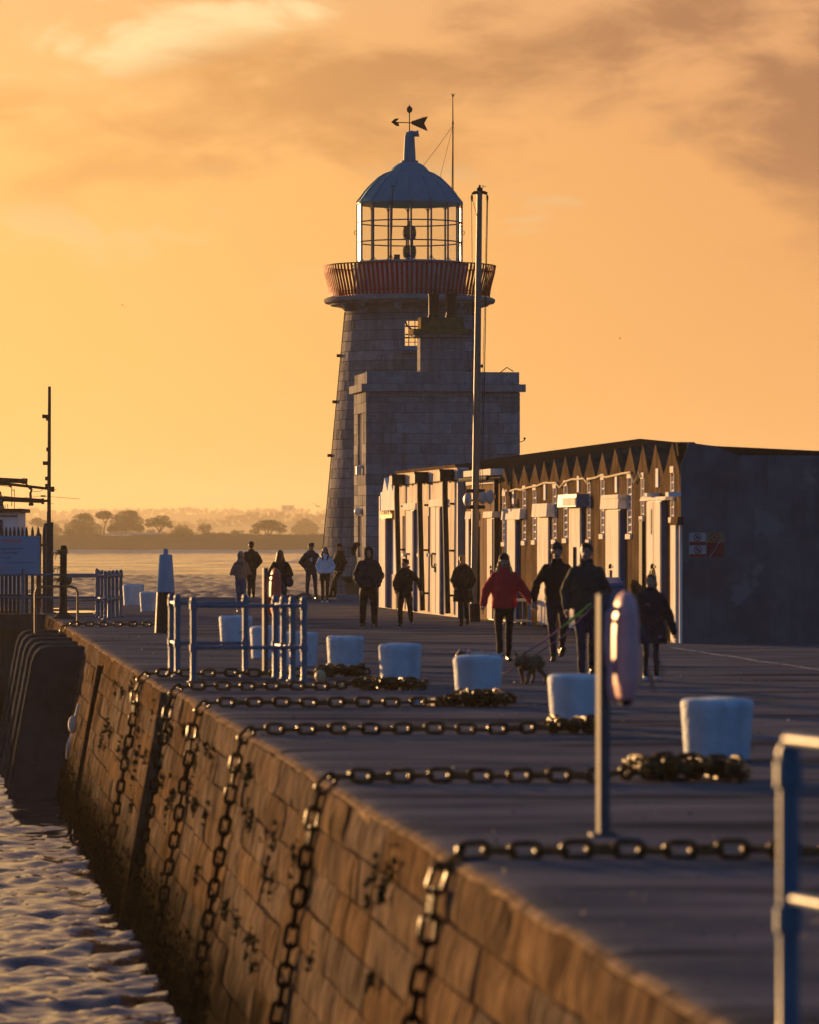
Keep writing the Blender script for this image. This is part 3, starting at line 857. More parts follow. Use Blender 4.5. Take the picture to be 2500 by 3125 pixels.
for ci in range(len(zc) - 1):
    z0, z1 = zc[ci], zc[ci + 1]; zm = (z0 + z1) / 2
    r = tower_r(zm); a = -math.pi + R.uniform(0, 0.5); end = a + 2 * math.pi; a_first = a
    cuts = []
    while a < end - 0.12:
        w = R.choice([0.62, 0.95, 1.15, 1.3, 0.8]) / r
        e = a + w
        if e > end - 0.14: e = end
        cuts.append((a, e)); a = e
    awf = W_HALF / r
    out = []
    for a0, a1 in cuts:
        for o0, o1, zo0, zo1 in ((0.035 - awf, 0.035 + awf, 8.16, 9.195), (math.pi - 2.2 * awf, math.pi + 2.2 * awf, 8.3, 9.60), (-math.pi - 2.2 * awf, -math.pi + 2.2 * awf, 8.3, 9.60)):
            if z1 > zo0 + 0.01 and z0 < zo1 - 0.01 and a1 > o0 and a0 < o1:
                if a0 < o0 - 0.04: out.append((a0, o0))
                if a1 > o1 + 0.04: out.append((o1, a1))
                break
        else: out.append((a0, a1))
    for a0, a1 in out:
        am = (a0 + a1) / 2
        if abs(am) < 1.62 and cnt < 298:
            b = MB(); arc_block(b, a0, a1, z0, z1, proud=R.uniform(-.006, .01)); b.build('stone', granite, lh); cnt += 1
        else: arc_block(back, a0, a1, z0, z1, proud=R.uniform(-.006, .01))
stuff(back.build('stones', granite, lh))
# window you can see through
frame_m = mat('blue_frame', (0.26, 0.34, 0.42), rough=0.55)
def sash(y, cx, z0, z1, hw, nx, nz, par, name='window'):
    b = MB()
    for x in (cx - hw + 0.03, cx + hw - 0.03): b.box((x, y, (z0 + z1) / 2), (0.06, 0.09, z1 - z0))
    for z in (z0 + 0.06, z1 - 0.03): b.box((cx, y, z), (2 * hw - 0.124, 0.086, 0.12 if z < (z0 + z1) / 2 else 0.06))
    w = b.build(name, frame_m, par)
    b = MB()
    for i in range(1, nx): b.box((cx - hw + 2 * hw * i / nx, y, (z0 + z1) / 2), (0.022, 0.05, z1 - z0 - 0.1))
    for i in range(1, nz): b.box((cx, y - 0.003, z0 + (z1 - z0) * i / nz), (2 * hw - 0.13, 0.052, 0.05 if i == nz // 2 else 0.022))
    b.build('glazing_bars', frame_m, w)
    return w
sash(LY - tower_r(8.6) + 0.10, LX + 0.08, 8.17, 9.19, W_HALF, 3, 4, lh)
sash(LY + tower_r(8.6) - 0.20, LX + 0.08, 8.36, 9.55, 0.55, 5, 3, lh)
b = MB(); b.box((LX + 0.08, LY - tower_r(8.1) - 0.03, 8.11), (0.74, 0.25, 0.1)); b.build('window_sill', granite, lh)
b = MB(); b.tube([(LX - .16, LY + 1.2, 9.35), (LX - .1, LY + 1.2, 9.15), (LX + .05, LY + 1.0, 9.0), (LX + .3, LY + .8, 8.95)], 0.03, 6); b.build('stair_rail', lead_m, lh)
# corbelled gallery
b = MB(); b.lathe([(2.16, 9.50), (2.20, 9.58), (2.30, 9.66), (2.48, 9.71), (2.66, 9.735), (2.68, 9.80), (2.84, 9.815), (2.88, 9.87), (2.88, 9.95), (2.80, 9.99), (1.2, 10.0)], 64, (LX, LY, 0))
b.build('gallery', granite, lh, smooth=30)
for a in (-1.0, -0.62, -0.16, 0.30, 0.72, 1.15):
    b = MB()
    M = Matrix.Rotation(a, 3, 'Z')
    for r0, z0, z1, w in ((2.36, 9.50, 9.70, 0.24), (2.50, 9.62, 9.80, 0.2)):
        b.box(Vector((LX, LY, 0)) + M @ Vector((0, -r0, (z0 + z1) / 2)), (w, 0.30, z1 - z0), M=M)
    b.build('corbel', granite, lh)
# murette panels
def ringpanel(a0, a1, r0, r1, z0, z1, seg=2):
    b = MB(); vs = []; fs = []
    for i in range(seg + 1):
        a = a0 + (a1 - a0) * i / seg
        for r, z in ((r0, z0), (r1, z0), (r1, z1), (r0, z1)): vs.append((LX + r * math.sin(a), LY - r * math.cos(a), z))
    for i in range(seg):
        for k in range(4): fs.append((i * 4 + k, i * 4 + (k + 1) % 4, i * 4 + 4 + (k + 1) % 4, i * 4 + 4 + k))
    fs += [(3, 2, 1, 0), (4 * seg, 4 * seg + 1, 4 * seg + 2, 4 * seg + 3)]
    b.add(vs, fs); return b
for k in range(14):
    a0 = 0.18 + 2 * math.pi * k / 14
    ringpanel(a0 + .004, a0 + 2 * math.pi / 14 - .004, 1.78, 1.90, 10.0, 11.10).build('murette_panel', murette_m, lh)
b = MB(); b.lathe([(1.70, 11.09), (1.94, 11.09), (1.95, 11.14), (1.82, 11.20), (1.70, 11.21)], 64, (LX, LY, 0)); b.build('lantern_kerb', dome_m, lh, smooth=30)
# red railing: bellied flat bars
def barmesh():
    b = MB(); pr = [(2.70, 10.02), (2.71, 10.16), (2.745, 10.35), (2.80, 10.58), (2.865, 10.82), (2.90, 11.04)]
    vs = []; fs = []
    for r, z in pr:
        for dx, dr in ((-.043, -.008), (.043, -.008), (.043, .008), (-.043, .008)): vs.append((dx, -r - dr, z))
    for i in range(len(pr) - 1):
        for k in range(4): fs.append((i * 4 + k, i * 4 + (k + 1) % 4, i * 4 + 4 + (k + 1) % 4, i * 4 + 4 + k))
    e = 4 * (len(pr) - 1); fs += [(3, 2, 1, 0), (e, e + 1, e + 2, e + 3)]
    b.add(vs, fs); return b.mesh('railing_bar', red_m)
bm_ = barmesh(); NB = 108
for k in range(NB): obj('railing_bar', bm_, lh, (0, 0, 0), (0, 0, 2 * math.pi * (k + .5) / NB))
for r, z, w in ((2.90, 11.06, .022), (2.715, 10.16, .016)):
    b = MB(); b.tube([(LX + r * math.cos(2 * math.pi * i / 72), LY + r * math.sin(2 * math.pi * i / 72), z) for i in range(72)], w, 6, closed=True); b.build('railing_rail', red_m, lh, smooth=True)
# lantern glazing: sixteen sides, three tiers
OFF = rad(1.7); NL = 16; RL = 1.76; zt = [11.21, 11.86, 12.53, 13.16]
for k in range(NL):
    a = OFF + 2 * math.pi * k / NL
    b = MB(); b.tube([(LX + RL * math.sin(a), LY - RL * math.cos(a), 11.2), (LX + RL * math.sin(a), LY - RL * math.cos(a), 13.2)], 0.034, 6); b.build('glazing_upright', bar_m, lh)
for z in zt[1:3]:
    b = MB(); b.tube([(LX + RL * math.sin(OFF + 2 * math.pi * i / NL), LY - RL * math.cos(OFF + 2 * math.pi * i / NL), z) for i in range(NL)], 0.024, 6, closed=True); b.build('glazing_ring', bar_m, lh)
glass_m = bpy.data.materials.new('lantern_glass'); glass_m.use_nodes = True
q = NT(glass_m.node_tree); glass_m.node_tree.nodes.clear()
tr = q.node('ShaderNodeBsdfTransparent'); tr.inputs[0].default_value = (0.93, 0.93, 0.91, 1)
gl = q.node('ShaderNodeBsdfGlossy'); gl.inputs['Roughness'].default_value = 0.11
fr = q.node('ShaderNodeFresnel'); fr.inputs[0].default_value = 1.5
mx = q.node('ShaderNodeMixShader'); oo = q.node('ShaderNodeOutputMaterial')
ge = q.node('ShaderNodeNewGeometry'); q.put(fr.inputs[0], q.m('SUBTRACT', 1.5, q.m('MULTIPLY', ge.outputs['Backfacing'], 1.5 - 1 / 1.5)))
q.put(mx.inputs[0], fr.outputs[0])
for a_, b_ in ((tr.outputs[0], mx.inputs[1]), (gl.outputs[0], mx.inputs[2]), (mx.outputs[0], oo.inputs[0])): glass_m.node_tree.links.new(a_, b_)
for k in range(NL):
    a0 = OFF + 2 * math.pi * k / NL; a1 = a0 + 2 * math.pi / NL
    p0 = Vector((LX + RL * math.sin(a0), LY - RL * math.cos(a0), 0)); p1 = Vector((LX + RL * math.sin(a1), LY - RL * math.cos(a1), 0))
    for i in range(3):
        b = MB(); q0 = p0.lerp(p1, .02); q1 = p0.lerp(p1, .98)
        up = Vector((0, 0, 1))
        b.add([q0 + up * zt[i], q1 + up * zt[i], q1 + up * zt[i + 1], q0 + up * zt[i + 1]], [(0, 1, 2, 3)])
        b.build('glass_pane', glass_m, lh)
# curved corner brackets at the heads of the panes
b = MB()
for k in range(NL):
    for sg in (-1, 1):
        for z, zs_ in ((13.16, -1), (11.21, 1)):
            a = OFF + 2 * math.pi * k / NL
            def pp(da, dz): return (LX + RL * math.sin(a + sg * da), LY - RL * math.cos(a + sg * da), z + zs_ * dz)
            b.tube([pp(0.015, 0.14), pp(0.022, 0.07), pp(0.05, 0.025), pp(0.085, 0.0)], 0.014, 5)
b.build('pane_brackets', bar_m, lh)
# lantern roof: faceted lower dome, rounded cap, vent with cowl, weather vane
b = MB(); b.lathe([(1.70, 13.14), (1.80, 13.14), (1.80, 13.19), (1.75, 13.22), (1.645, 13.38), (1.51, 13.57), (1.35, 13.75), (1.06, 14.03), (0.85, 14.16), (0.64, 14.24)], NL, (LX, LY, 0), a0=math.pi / 2 - OFF); dome = b.build('dome', dome_m, lh)
for k in range(NL):
    a = OFF + 2 * math.pi * k / NL
    b = MB(); b.tube([(LX + r * math.sin(a), LY - r * math.cos(a), z + .01) for r, z in ((1.79, 13.2), (1.645, 13.38), (1.51, 13.57), (1.35, 13.75), (1.06, 14.03), (0.85, 14.16), (0.64, 14.24))], 0.022, 5); b.build('dome_rib', dome_m, dome)
b = MB(); b.lathe([(0.66, 14.20), (0.655, 14.25), (0.61, 14.33), (0.53, 14.42), (0.40, 14.51), (0.27, 14.565), (0.22, 14.60)], 32, (LX, LY, 0)); b.build('dome_cap', dome_m, lh, smooth=50)
b = MB(); b.lathe([(0.29, 14.57), (0.29, 14.62), (0.21, 14.63), (0.205, 14.80), (0.17, 15.42), (0.165, 15.46)], 24, (LX, LY, 0)); b.tube([(LX, LY, 15.40), (LX + .01, LY, 15.50), (LX + .08, LY, 15.535), (LX + .20, LY, 15.52), (LX + .31, LY, 15.54)], [.165, .15, .105, .09, .115], 16)
b.build('vent_cowl', dome_m, lh, smooth=50)
b = MB(); b.tube([(LX, LY, 15.5), (LX, LY, 16.48)], 0.018, 6); b.ball((LX, LY, 16.34), (.1, .1, .115), 16, 10); b.tube([(LX, LY, 16.44), (LX, LY, 16.50)], [.03, .012], 6)
b.build('vane_spindle', lead_m, lh, smooth=50)
b = MB(); z0 = 15.90
b.tube([(LX - .46, LY, z0 + .015), (LX + .12, LY, z0 - .01)], 0.018, 6)
b.prism([(LX - .62, LY - .01, z0 + .02), (LX - .50, LY - .01, z0 + .13), (LX - .36, LY - .01, z0 + .145), (LX - .40, LY - .01, z0 + .08), (LX - .46, LY - .01, z0 + .04), (LX - .36, LY - .01, z0 - .02), (LX - .345, LY - .01, z0 - .115), (LX - .45, LY - .01, z0 - .11)], (0, .02, 0))
tail = [(LX + .05, z0)]
for i in range(8): tail += [(LX + .10 + .065 * i, z0 + .05 + .022 * i + (.03 if i < 7 else 0)), (LX + .13 + .062 * i, z0 + .045 + .022 * i)]
tail += [(LX + .62, z0 + .21), (LX + .50, z0 - .02), (LX + .62, z0 - .29)]
for i in reversed(range(8)): tail += [(LX + .13 + .062 * i, z0 - .06 - .028 * i), (LX + .10 + .062 * i, z0 - .085 - .026 * i)]
b.prism([(x, LY - .012, z) for x, z in tail], (0, .024, 0))
b.build('weather_vane', lead_m, lh)
# lightning rod with stays and the whip aerial in front of the lantern
b = MB(); rx = LX + 1.465; ry = LY + 0.55
b.tube([(rx, ry, 13.2), (rx, ry, 15.9), (rx - .005, ry, 16.92)], [.024, .022, .012], 6)
b.box((rx, ry, 15.93), (.06, .06, .12)); b.box((rx, ry, 15.80), (.05, .05, .05))
for a in range(7): b.tube([(rx, ry, 16.84), (rx + .085 * math.cos(a * .9), ry + .085 * math.sin(a * .9), 16.93 + .02 * (a % 2))], [.014, .002], 4)
b.ball((rx, ry, 16.84), .03, 8, 6)
b.build('lightning_rod', lead_m, lh)
for e in ((LX + .45, LY + .2, 14.45), (LX + .9, LY - .5, 13.55), (rx - .05, ry - .1, 13.3)):
    b = MB(); b.tube([(rx, ry, 15.85), Vector((rx, ry, 15.85)).lerp(Vector(e), .5) - Vector((0, 0, .03)), e], 0.007, 4); b.build('stay', lead_m, lh)
b = MB(); b.tube([(LX - .64, LY - 1.93, 11.15), (LX - .58, LY - 1.96, 12.3), (LX - .565, LY - 1.96, 13.62)], [.022, .016, .014], 6); b.tube([(LX - .61, LY - 1.96, 13.62), (LX - .51, LY - 1.96, 13.62)], .022, 6); b.build('whip_aerial', lead_m, lh)
# lens: two tiers of prisms
lens_m = mat('lens_prisms', (0.34, 0.22, 0.06), (0.10, 0.07, 0.03), 6, 0.12, metal=0.6)
for z0, z1 in ((11.35, 11.77), (11.98, 12.38)):
    pr = [(0.12, z0)]; k = 8
    for i in range(k):
        za = z0 + (z1 - z0) * i / k; zb = z0 + (z1 - z0) * (i + 1) / k; w = .185 + .035 * math.sin(math.pi * (i + .5) / k)
        pr += [(w, za + .004), (w + .022, (za + zb) / 2), (w, zb - .004)]
    pr.append((0.12, z1)); b = MB(); b.lathe(pr, 20, (LX, LY, 0)); b.build('lens', lens_m, lh)
b = MB()
for a in range(4): b.tube([(LX + .15 * math.cos(a * 1.57 + .7), LY + .15 * math.sin(a * 1.57 + .7), 11.2), (LX + .15 * math.cos(a * 1.57 + .7), LY + .15 * math.sin(a * 1.57 + .7), 12.4)], .014, 5)
b.lathe([(.26, 11.2), (.26, 11.25), (.2, 11.3), (.05, 11.34)], 20, (LX, LY, 0)); b.lathe([(.21, 12.38), (.1, 12.43), (.02, 12.6)], 16, (LX, LY, 0)); b.build('lens_frame', lead_m, lh)
b = MB(); b.box((LX - .42, LY - .5, 11.32), (.2, .2, .22)); b.build('control_box', lead_m, lh)
for k, dz in ((-4, 0), (4, 0), (-3, -.02), (3, .02)):
    a = OFF + 2 * math.pi * k / NL; b = MB(); c0 = Vector((LX + (RL + .05) * math.sin(a), LY - (RL + .05) * math.cos(a), 12.2 + dz)); o = Vector((math.sin(a), -math.cos(a), 0))
    b.tube([c0 + o * (.05 * math.cos(i * .698)) + Vector((0, 0, .06 * math.sin(i * .698))) for i in range(9)], .011, 5, closed=True); b.build('handhold_ring', bar_m, lh)
# lightning conductor and its brackets down the tower's flanks
for sg, zs_ in ((-1, (8.05, 4.7, 6.5)), (1, (7.7, 6.9))):
    b = MB(); b.tube([(LX + sg * (tower_r(z) - .005), LY - .3, z) for z in (0.5, 3, 6, 9.5)], .014, 5); c_ = b.build('conductor', lead_m, lh)
    for z in zs_: b = MB(); b.box((LX + sg * (tower_r(z) + .06), LY - .3, z), (.14, .12, .10)); b.build('conductor_bracket', lead_m, c_)
b = MB(); b.box((LX - 1.35, LY - 2.98, .26), (.62, .5, .52)); b.build('bench_block', granite, lh)

# ================================================================== KEEPER'S HOUSE
def wall_blocks(par, o, du, nrm, length, zs, opens=(), wid=(0.55, 1.3), th=0.14, m=granite, jit=0.006):
    o = Vector(o); du = Vector(du).normalized(); nrm = Vector(nrm).normalized()
    for ci in range(len(zs) - 1):
        z0, z1 = zs[ci], zs[ci + 1]; u = 0.0; cuts = []
        while u < length - 1e-3:
            e = u + R.uniform(*wid)
            if e > length - wid[0] * .6: e = length
            cuts.append((u, e)); u = e
        for u0, u1 in cuts:
            parts = [(u0, u1)]
            for a, b_, c_, d in opens:
                if z1 > c_ + .01 and z0 < d - .01:
                    nxt = []
                    for p0, p1 in parts:
                        if p1 <= a or p0 >= b_: nxt.append((p0, p1)); continue
                        if p0 < a - .05: nxt.append((p0, a))
                        if p1 > b_ + .05: nxt.append((b_, p1))
                    parts = nxt
            for p0, p1 in parts:
                pr = R.uniform(-jit, jit); g_ = .006; b = MB()
                A = o + du * (p0 + g_); B = o + du * (p1 - g_)
                vs = []
                for z in (z0 + g_, z1 - g_):
                    for P, k in ((A, pr), (A, -th), (B, -th), (B, pr)): vs.append(P + nrm * k + Vector((0, 0, z)))
                b.hexa(vs); b.build('stone', m, par)
HC = Vector((-1.39, 147.0, 0)); eU = Vector((0.9911, 0.1329, 0)); eV = Vector((-0.1329, 0.9911, 0))
hs = thing('keepers_house', 'tall square granite house beside the lighthouse, flat parapet and one chimney', 'house', HC)
W_H, D_H = 4.98, 3.15
def hp3(u, v, z): return HC + eU * u + eV * v + Vector((0, 0, z))
b = MB(); b.hexa([hp3(.03, .03, 0), hp3(W_H - .03, .03, 0), hp3(W_H - .03, D_H, 0), hp3(.26, D_H, 0), hp3(.03, .03, 6.95), hp3(W_H - .03, .03, 6.95), hp3(W_H - .03, D_H, 6.95), hp3(.26, D_H, 6.95)]); 
b.hexa([hp3(.03, .03, 0), hp3(.3, .03, 0), hp3(.3, .85, 0), hp3(.03, .85, 0), hp3(.03, .03, 6.9), hp3(.3, .03, 6.9), hp3(.3, .85, 6.9), hp3(.03, .85, 6.9)])
b.hexa([hp3(.03, 2.15, 0), hp3(.3, 2.15, 0), hp3(.3, D_H, 0), hp3(.03, D_H, 0), hp3(.03, 2.15, 6.9), hp3(.3, 2.15, 6.9), hp3(.3, D_H, 6.9), hp3(.03, D_H, 6.9)])
for za, zb in ((0, 1.32), (2.64, 4.29), (5.94, 6.9)):
    b.hexa([hp3(.031, .852, za), hp3(.3, .852, za), hp3(.3, 2.148, za), hp3(.031, 2.148, za), hp3(.031, .852, zb), hp3(.3, .852, zb), hp3(.3, 2.148, zb), hp3(.031, 2.148, zb)])
b.build('wall_core', mortar, hs)
zs_h = [0.33 * i for i in range(20)] + [6.44, 6.60]
wall_blocks(hs, hp3(0, 0, 0), eU, -eV, W_H, zs_h)
wall_blocks(hs, hp3(0, D_H, 0), -eV, -eU, D_H, zs_h[:-2] + [6.60], opens=((D_H - 2.15, D_H - .85, 1.32, 2.64), (D_H - 2.15, D_H - .85, 4.29, 5.94)))
# parapet and cornice
wall_blocks(hs, hp3(0.02, 0.02, 0), eU, -eV, W_H - .04, [6.86, 7.25], wid=(0.7, 1.5), th=.32)
wall_blocks(hs, hp3(0.02, D_H, 0), -eV, -eU, D_H - .36, [6.86, 7.22], wid=(0.9, 1.5), th=.32)
for u0, u1, v0, v1 in ((-.16, W_H + .16, -.16, .2), (-.16, .2, .204, D_H)):
    b = MB(); b.hexa([hp3(u0, v0, 6.61), hp3(u1, v0, 6.61), hp3(u1, v1, 6.61), hp3(u0, v1, 6.61), hp3(u0, v0, 6.85), hp3(u1, v0, 6.85), hp3(u1, v1, 6.85), hp3(u0, v1, 6.85)]); b.build('cornice', granite, hs)
b = MB(); b.hexa([hp3(W_H - .3, .36, 6.86), hp3(W_H, .36, 6.86), hp3(W_H, D_H, 6.86), hp3(W_H - .3, D_H, 6.86), hp3(W_H - .3, .36, 7.24), hp3(W_H, .36, 7.24), hp3(W_H, D_H, 7.24), hp3(W_H - .3, D_H, 7.24)]); b.build('parapet', granite, hs)
pane_m = mat('dark_pane', (0.03, 0.034, 0.04), rough=0.08)
for za, zb in ((1.32, 2.64), (4.29, 5.94)):
    b = MB()
    for v in (.89, 1.48, 2.11): b.hexa([hp3(.06, v - .05, za), hp3(.16, v - .05, za), hp3(.16, v + .05, za), hp3(.06, v + .05, za), hp3(.06, v - .05, zb), hp3(.16, v - .05, zb), hp3(.16, v + .05, zb), hp3(.06, v + .05, zb)])
    w = b.build('window', white_wood, hs)
    b = MB(); b.add([hp3(.14, .86, za), hp3(.14, 2.14, za), hp3(.14, 2.14, zb), hp3(.14, .86, zb)], [(0, 1, 2, 3)]); b.build('pane', pane_m, w)
# chimney stack, its cap and two pots
CY = 0.55
def cbox(name, px0, px1, z0, z1, v0, v1, m, par=None):
    D0 = HC.y + v0 + 0.36; u0 = ((px0 - 1250) / F * D0 - HC.x + .1329 * v0) / .9911 + 0.0; u1 = ((px1 - 1250) / F * D0 - HC.x + .1329 * v0) / .9911
    b = MB(); b.hexa([hp3(u0, v0, z0), hp3(u1, v0, z0), hp3(u1, v1, z0), hp3(u0, v1, z0), hp3(u0, v0, z1), hp3(u1, v0, z1), hp3(u1, v1, z1), hp3(u0, v1, z1)])
    return b.build(name, m, par or hs), u0, u1
_, cu0, cu1 = cbox('chimney_core', 1284, 1418, 6.86, 8.37, .68, 1.38, mortar)
for (o_, d_, n_, L_) in ((hp3(cu0 - .02, .66, 0), eU, -eV, cu1 - cu0 + .04), (hp3(cu0 - .02, 1.38, 0), -eV, -eU, .72), (hp3(cu1 + .02, .66, 0), eV, eU, .72)):
    wall_blocks(hs, o_, d_, n_, L_, [7.0, 7.32, 7.66, 8.02, 8.37], wid=(.45, .85), th=.05)
cbox('chimney_cap', 1266, 1437, 8.38, 8.46, .50, 1.55, granite); cbox('chimney_cap', 1262, 1441, 8.463, 8.64, .46, 1.60, lichen); cbox('chimney_cap', 1285, 1417, 8.642, 9.02, .64, 1.40, lichen)
for px in (1323.5, 1377):
    D0 = 148.2; x = (px - 1250) / F * D0
    b = MB(); b.lathe([(.185, 9.0), (.185, 9.08), (.165, 9.1), (.165, 9.70), (.18, 9.72), (.18, 9.78), (.14, 9.78), (.14, 9.5)], 20, (x, D0, 0)); pot = b.build('chimney_pot', black_pot, hs, smooth=40)
    b = MB(); b.tube([(x - .175 * math.cos(i * math.pi / 8), D0, 9.72 + .18 * math.sin(i * math.pi / 8)) for i in range(9)], .014, 5); b.tube([(x, D0 - .175 * math.cos(i * math.pi / 8), 9.72 + .18 * math.sin(i * math.pi / 8)) for i in range(9)], .014, 5); b.build('pot_guard', lead_m, pot)
# roof hoop, corner light, wall lamps
b = MB(); b.tube([hp3(W_H - .62, .1, 7.24), hp3(W_H - .42, .1, 7.40), hp3(W_H - .2, .1, 7.27)], .016, 5); b.build('roof_hoop', lead_m, hs)
b = MB(); b.tube([hp3(W_H, .1, 5.0), hp3(W_H + .16, .1, 5.06), hp3(W_H + .16, .1, 5.1)], .014, 5); b.ball(hp3(W_H + .16, .1, 5.12), .04, 8, 6); b.build('corner_light', lead_m, hs)
b = MB(); b.tube([hp3(.012, .4, 7.3 - .5), hp3(.012, .4, 6.9)], .01, 5)
lamp_m = mat('lamp_globe', (0.75, 0.73, 0.68), rough=0.35)
b = MB(); b.ball(hp3(-.10, 1.2, 2.78), (.13, .13, .13), 14, 10); b.box(hp3(-.02, 1.2, 2.78), (.08, .16, .16)); b.build('wall_lamp', lamp_m, hs, smooth=True)
b = MB(); b.lathe([(.02, 0), (.09, .02), (.09, .28), (.03, .32)], 14, hp3(-.12, .9, 3.95)); b.box(hp3(-.06, .9, 4.22), (.12, .1, .1)); b.build('wall_lamp', lamp_m, hs, smooth=40)
b = MB(); b.tube([hp3(0, 1.55, 1.75), hp3(-.12, 1.55, 1.72), hp3(-.2, 1.5, 1.6), hp3(-.22, 1.5, 1.35)], [.05, .09, .1, .05], 8); b.build('lifebuoy_hook', lead_m, hs)

# ================================================================== STORE HUTS along the quay
HO = Vector((5.0, 85.0, 0)); hu = Vector((-0.1329, 0.9911, 0)); hn = Vector((-0.9911, -0.1329, 0))
def hD(px, out=0.0): return (16.39 - 1.0 * out) / ((px - 1250) / F + 0.134)
def hT(px, out=0.0): return (hD(px, out) - 85.0 + 0.1329 * out) / 0.9911
def hZ(px, py, out=0.0): return H + (HZ - py) / F * hD(px, out)
def hp(t, out, z): return HO + hu * t + hn * out + Vector((0, 0, z))
def hbox(b, t0, t1, o0, o1, z0, z1):
    return b.hexa([hp(t0, o0, z0), hp(t1, o0, z0), hp(t1, o1, z0), hp(t0, o1, z0), hp(t0, o0, z1), hp(t1, o0, z1), hp(t1, o1, z1), hp(t0, o1, z1)])
def wall_with_openings(name, t0, t1, z1, opens, m, par, out=0.0, th=0.25):
    b = MB(); t = t0
    for a, c_, za, zb in sorted(opens):
        hbox(b, t, a, out - th, out, -0.02, z1)
        hbox(b, a + .001, c_ - .001, out - th, out - .002, -0.02, za); hbox(b, a + .001, c_ - .001, out - th, out - .002, zb, z1 - .002); t = c_
    hbox(b, t, t1, out - th, out, -0.02, z1)
    return b.build(name, m, par)
def door(par, px0, px1, proj, ytop, planks=2, label=None, front=white_wood, side=blue_shaded_wood, z0=0.03, lean=0):
    t1, t0 = hT(px0, proj), hT(px1, proj); zt_ = hZ((px0 + px1) / 2, ytop, proj)
    b = MB(); hbox(b, t0, t1, 0, proj - .035, z0, zt_); d = b.build('door', side, par)
    if label: d['label'] = label
    w = (t1 - t0) / planks
    for k in range(planks):
        b = MB(); e = R.uniform(-.006, .004); hbox(b, t0 + w * k + .012, t0 + w * (k + 1) - .012, proj - .034, proj + e, z0 + R.uniform(0, .03), zt_ - R.uniform(.005, .03)); b.build('plank', front, d)
    return d, t0, t1, zt_
def lintel(par, px0, px1, proj, y0, y1, m=white_wood, name='lintel', slope=0.0):
    t1, t0 = hT(px0, proj), hT(px1, proj); pm = (px0 + px1) / 2
    z1, z0 = hZ(pm, y0, proj), hZ(pm, y1, proj)
    b = MB(); b.hexa([hp(t0, 0.0, z0), hp(t1, 0.0, z0), hp(t1, proj, z0 - slope), hp(t0, proj, z0 - slope), hp(t0, 0.0, z1), hp(t1, 0.0, z1), hp(t1, proj - .02, z1 - slope * .4), hp(t0, proj - .02, z1 - slope * .4)])
    return b.build(name, m, par)
def padlock(d, t, out, z, big=1.0):
    b = MB(); hbox(b, t - .05 * big, t + .05 * big, out, out + .04, z - .14 * big, z - .02 * big)
    c_ = hp(t, out + .02, z); b.tube([c_ + hu * (.04 * big * math.cos(i * .6)) + Vector((0, 0, .05 * big * math.sin(i * .6))) for i in range(6)], .012 * big, 5)
    hbox(b, t - .16 * big, t + .14 * big, out, out + .015, z + .02, z + .055); b.build('padlock', lead_m, d)
def C4(x, y): return (1500 + x / 2.654, 1330 + y / 2.654)
# ---- concrete store with sawtooth parapet
hutA = thing('concrete_store', 'long brown concrete store with sawtooth gables, louvred slots and wooden doors', 'store building', HO)
tA = hT(1527)
vents = []
for x0, x1, y0, y1 in ((95, 120, 480, 860), (258, 283, 440, 850), (340, 366, 432, 845), (503, 530, 418, 840), (590, 620, 400, 830), (780, 805, 380, 840), (890, 918, 350, 795), (1105, 1140, 335, 795), (1215, 1240, 340, 650), (1455, 1482, 290, 660)):
    a, c_ = C4(x0, y0), C4(x1, y1); pm = (a[0] + c_[0]) / 2
    vents.append((hT(c_[0]), hT(a[0]), hZ(pm, c_[1]), hZ(pm, a[1])))
wall_with_openings('front_wall', 0.0, tA, 3.12, vents, concrete_w, hutA)
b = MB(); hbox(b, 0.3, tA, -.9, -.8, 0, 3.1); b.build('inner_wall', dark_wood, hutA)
for a, c_, z0, z1 in vents:
    b = MB(); hbox(b, a, c_, -.10, .025, z1 - .02, z1 + .10); hbox(b, a - .03, c_ + .03, -.10, .05, z0 - .10, z0 - .003)
    hbox(b, a, a + .035, -.2, .012, z0, z1 - .02); hbox(b, c_ - .035, c_, -.2, .012, z0, z1 - .02)
    lv = b.build('louvre', white_wood, hutA)
    k = max(4, int(round((z1 - z0) / 0.165)))
    for i in range(k):
        z = z0 + (z1 - z0 - .08) * (i + .5) / k
        b = MB(); b.hexa([hp(a + .036, -.13, z + .045), hp(c_ - .036, -.13, z + .045), hp(c_ - .036, .0, z - .055), hp(a + .036, .0, z - .055), hp(a + .036, -.13, z + .063), hp(c_ - .036, -.13, z + .063), hp(c_ - .036, .0, z - .037), hp(a + .036, .0, z - .037)]); b.build('slat', white_paint, lv)
for x0, x1, y0, y1 in ((91, 99, 428, 462), (167, 181, 443, 567), (422, 437, 390, 522), (692, 707, 326, 457), (999, 1015, 318, 460), (1329, 1349, 266, 417)):
    a, c_ = C4(x0, y0), C4(x1, y1); pm = (a[0] + c_[0]) / 2
    b = MB(); hbox(b, hT(c_[0], .03), hT(a[0], .03), 0, .03, hZ(pm, c_[1]), hZ(pm, a[1])); b.build('board', white_paint, hutA)
ax = [(105, 265), (182, 258), (268, 237), (357, 228), (430, 203), (513, 185), (601, 163), (697, 160), (800, 138), (903, 132), (1005, 100), (1128, 88), (1230, 68), (1333, 65), (1468, 52)]
aT = [hT(C4(*p)[0]) for p in ax]; aZ = [hZ(*C4(*p)) for p in ax]
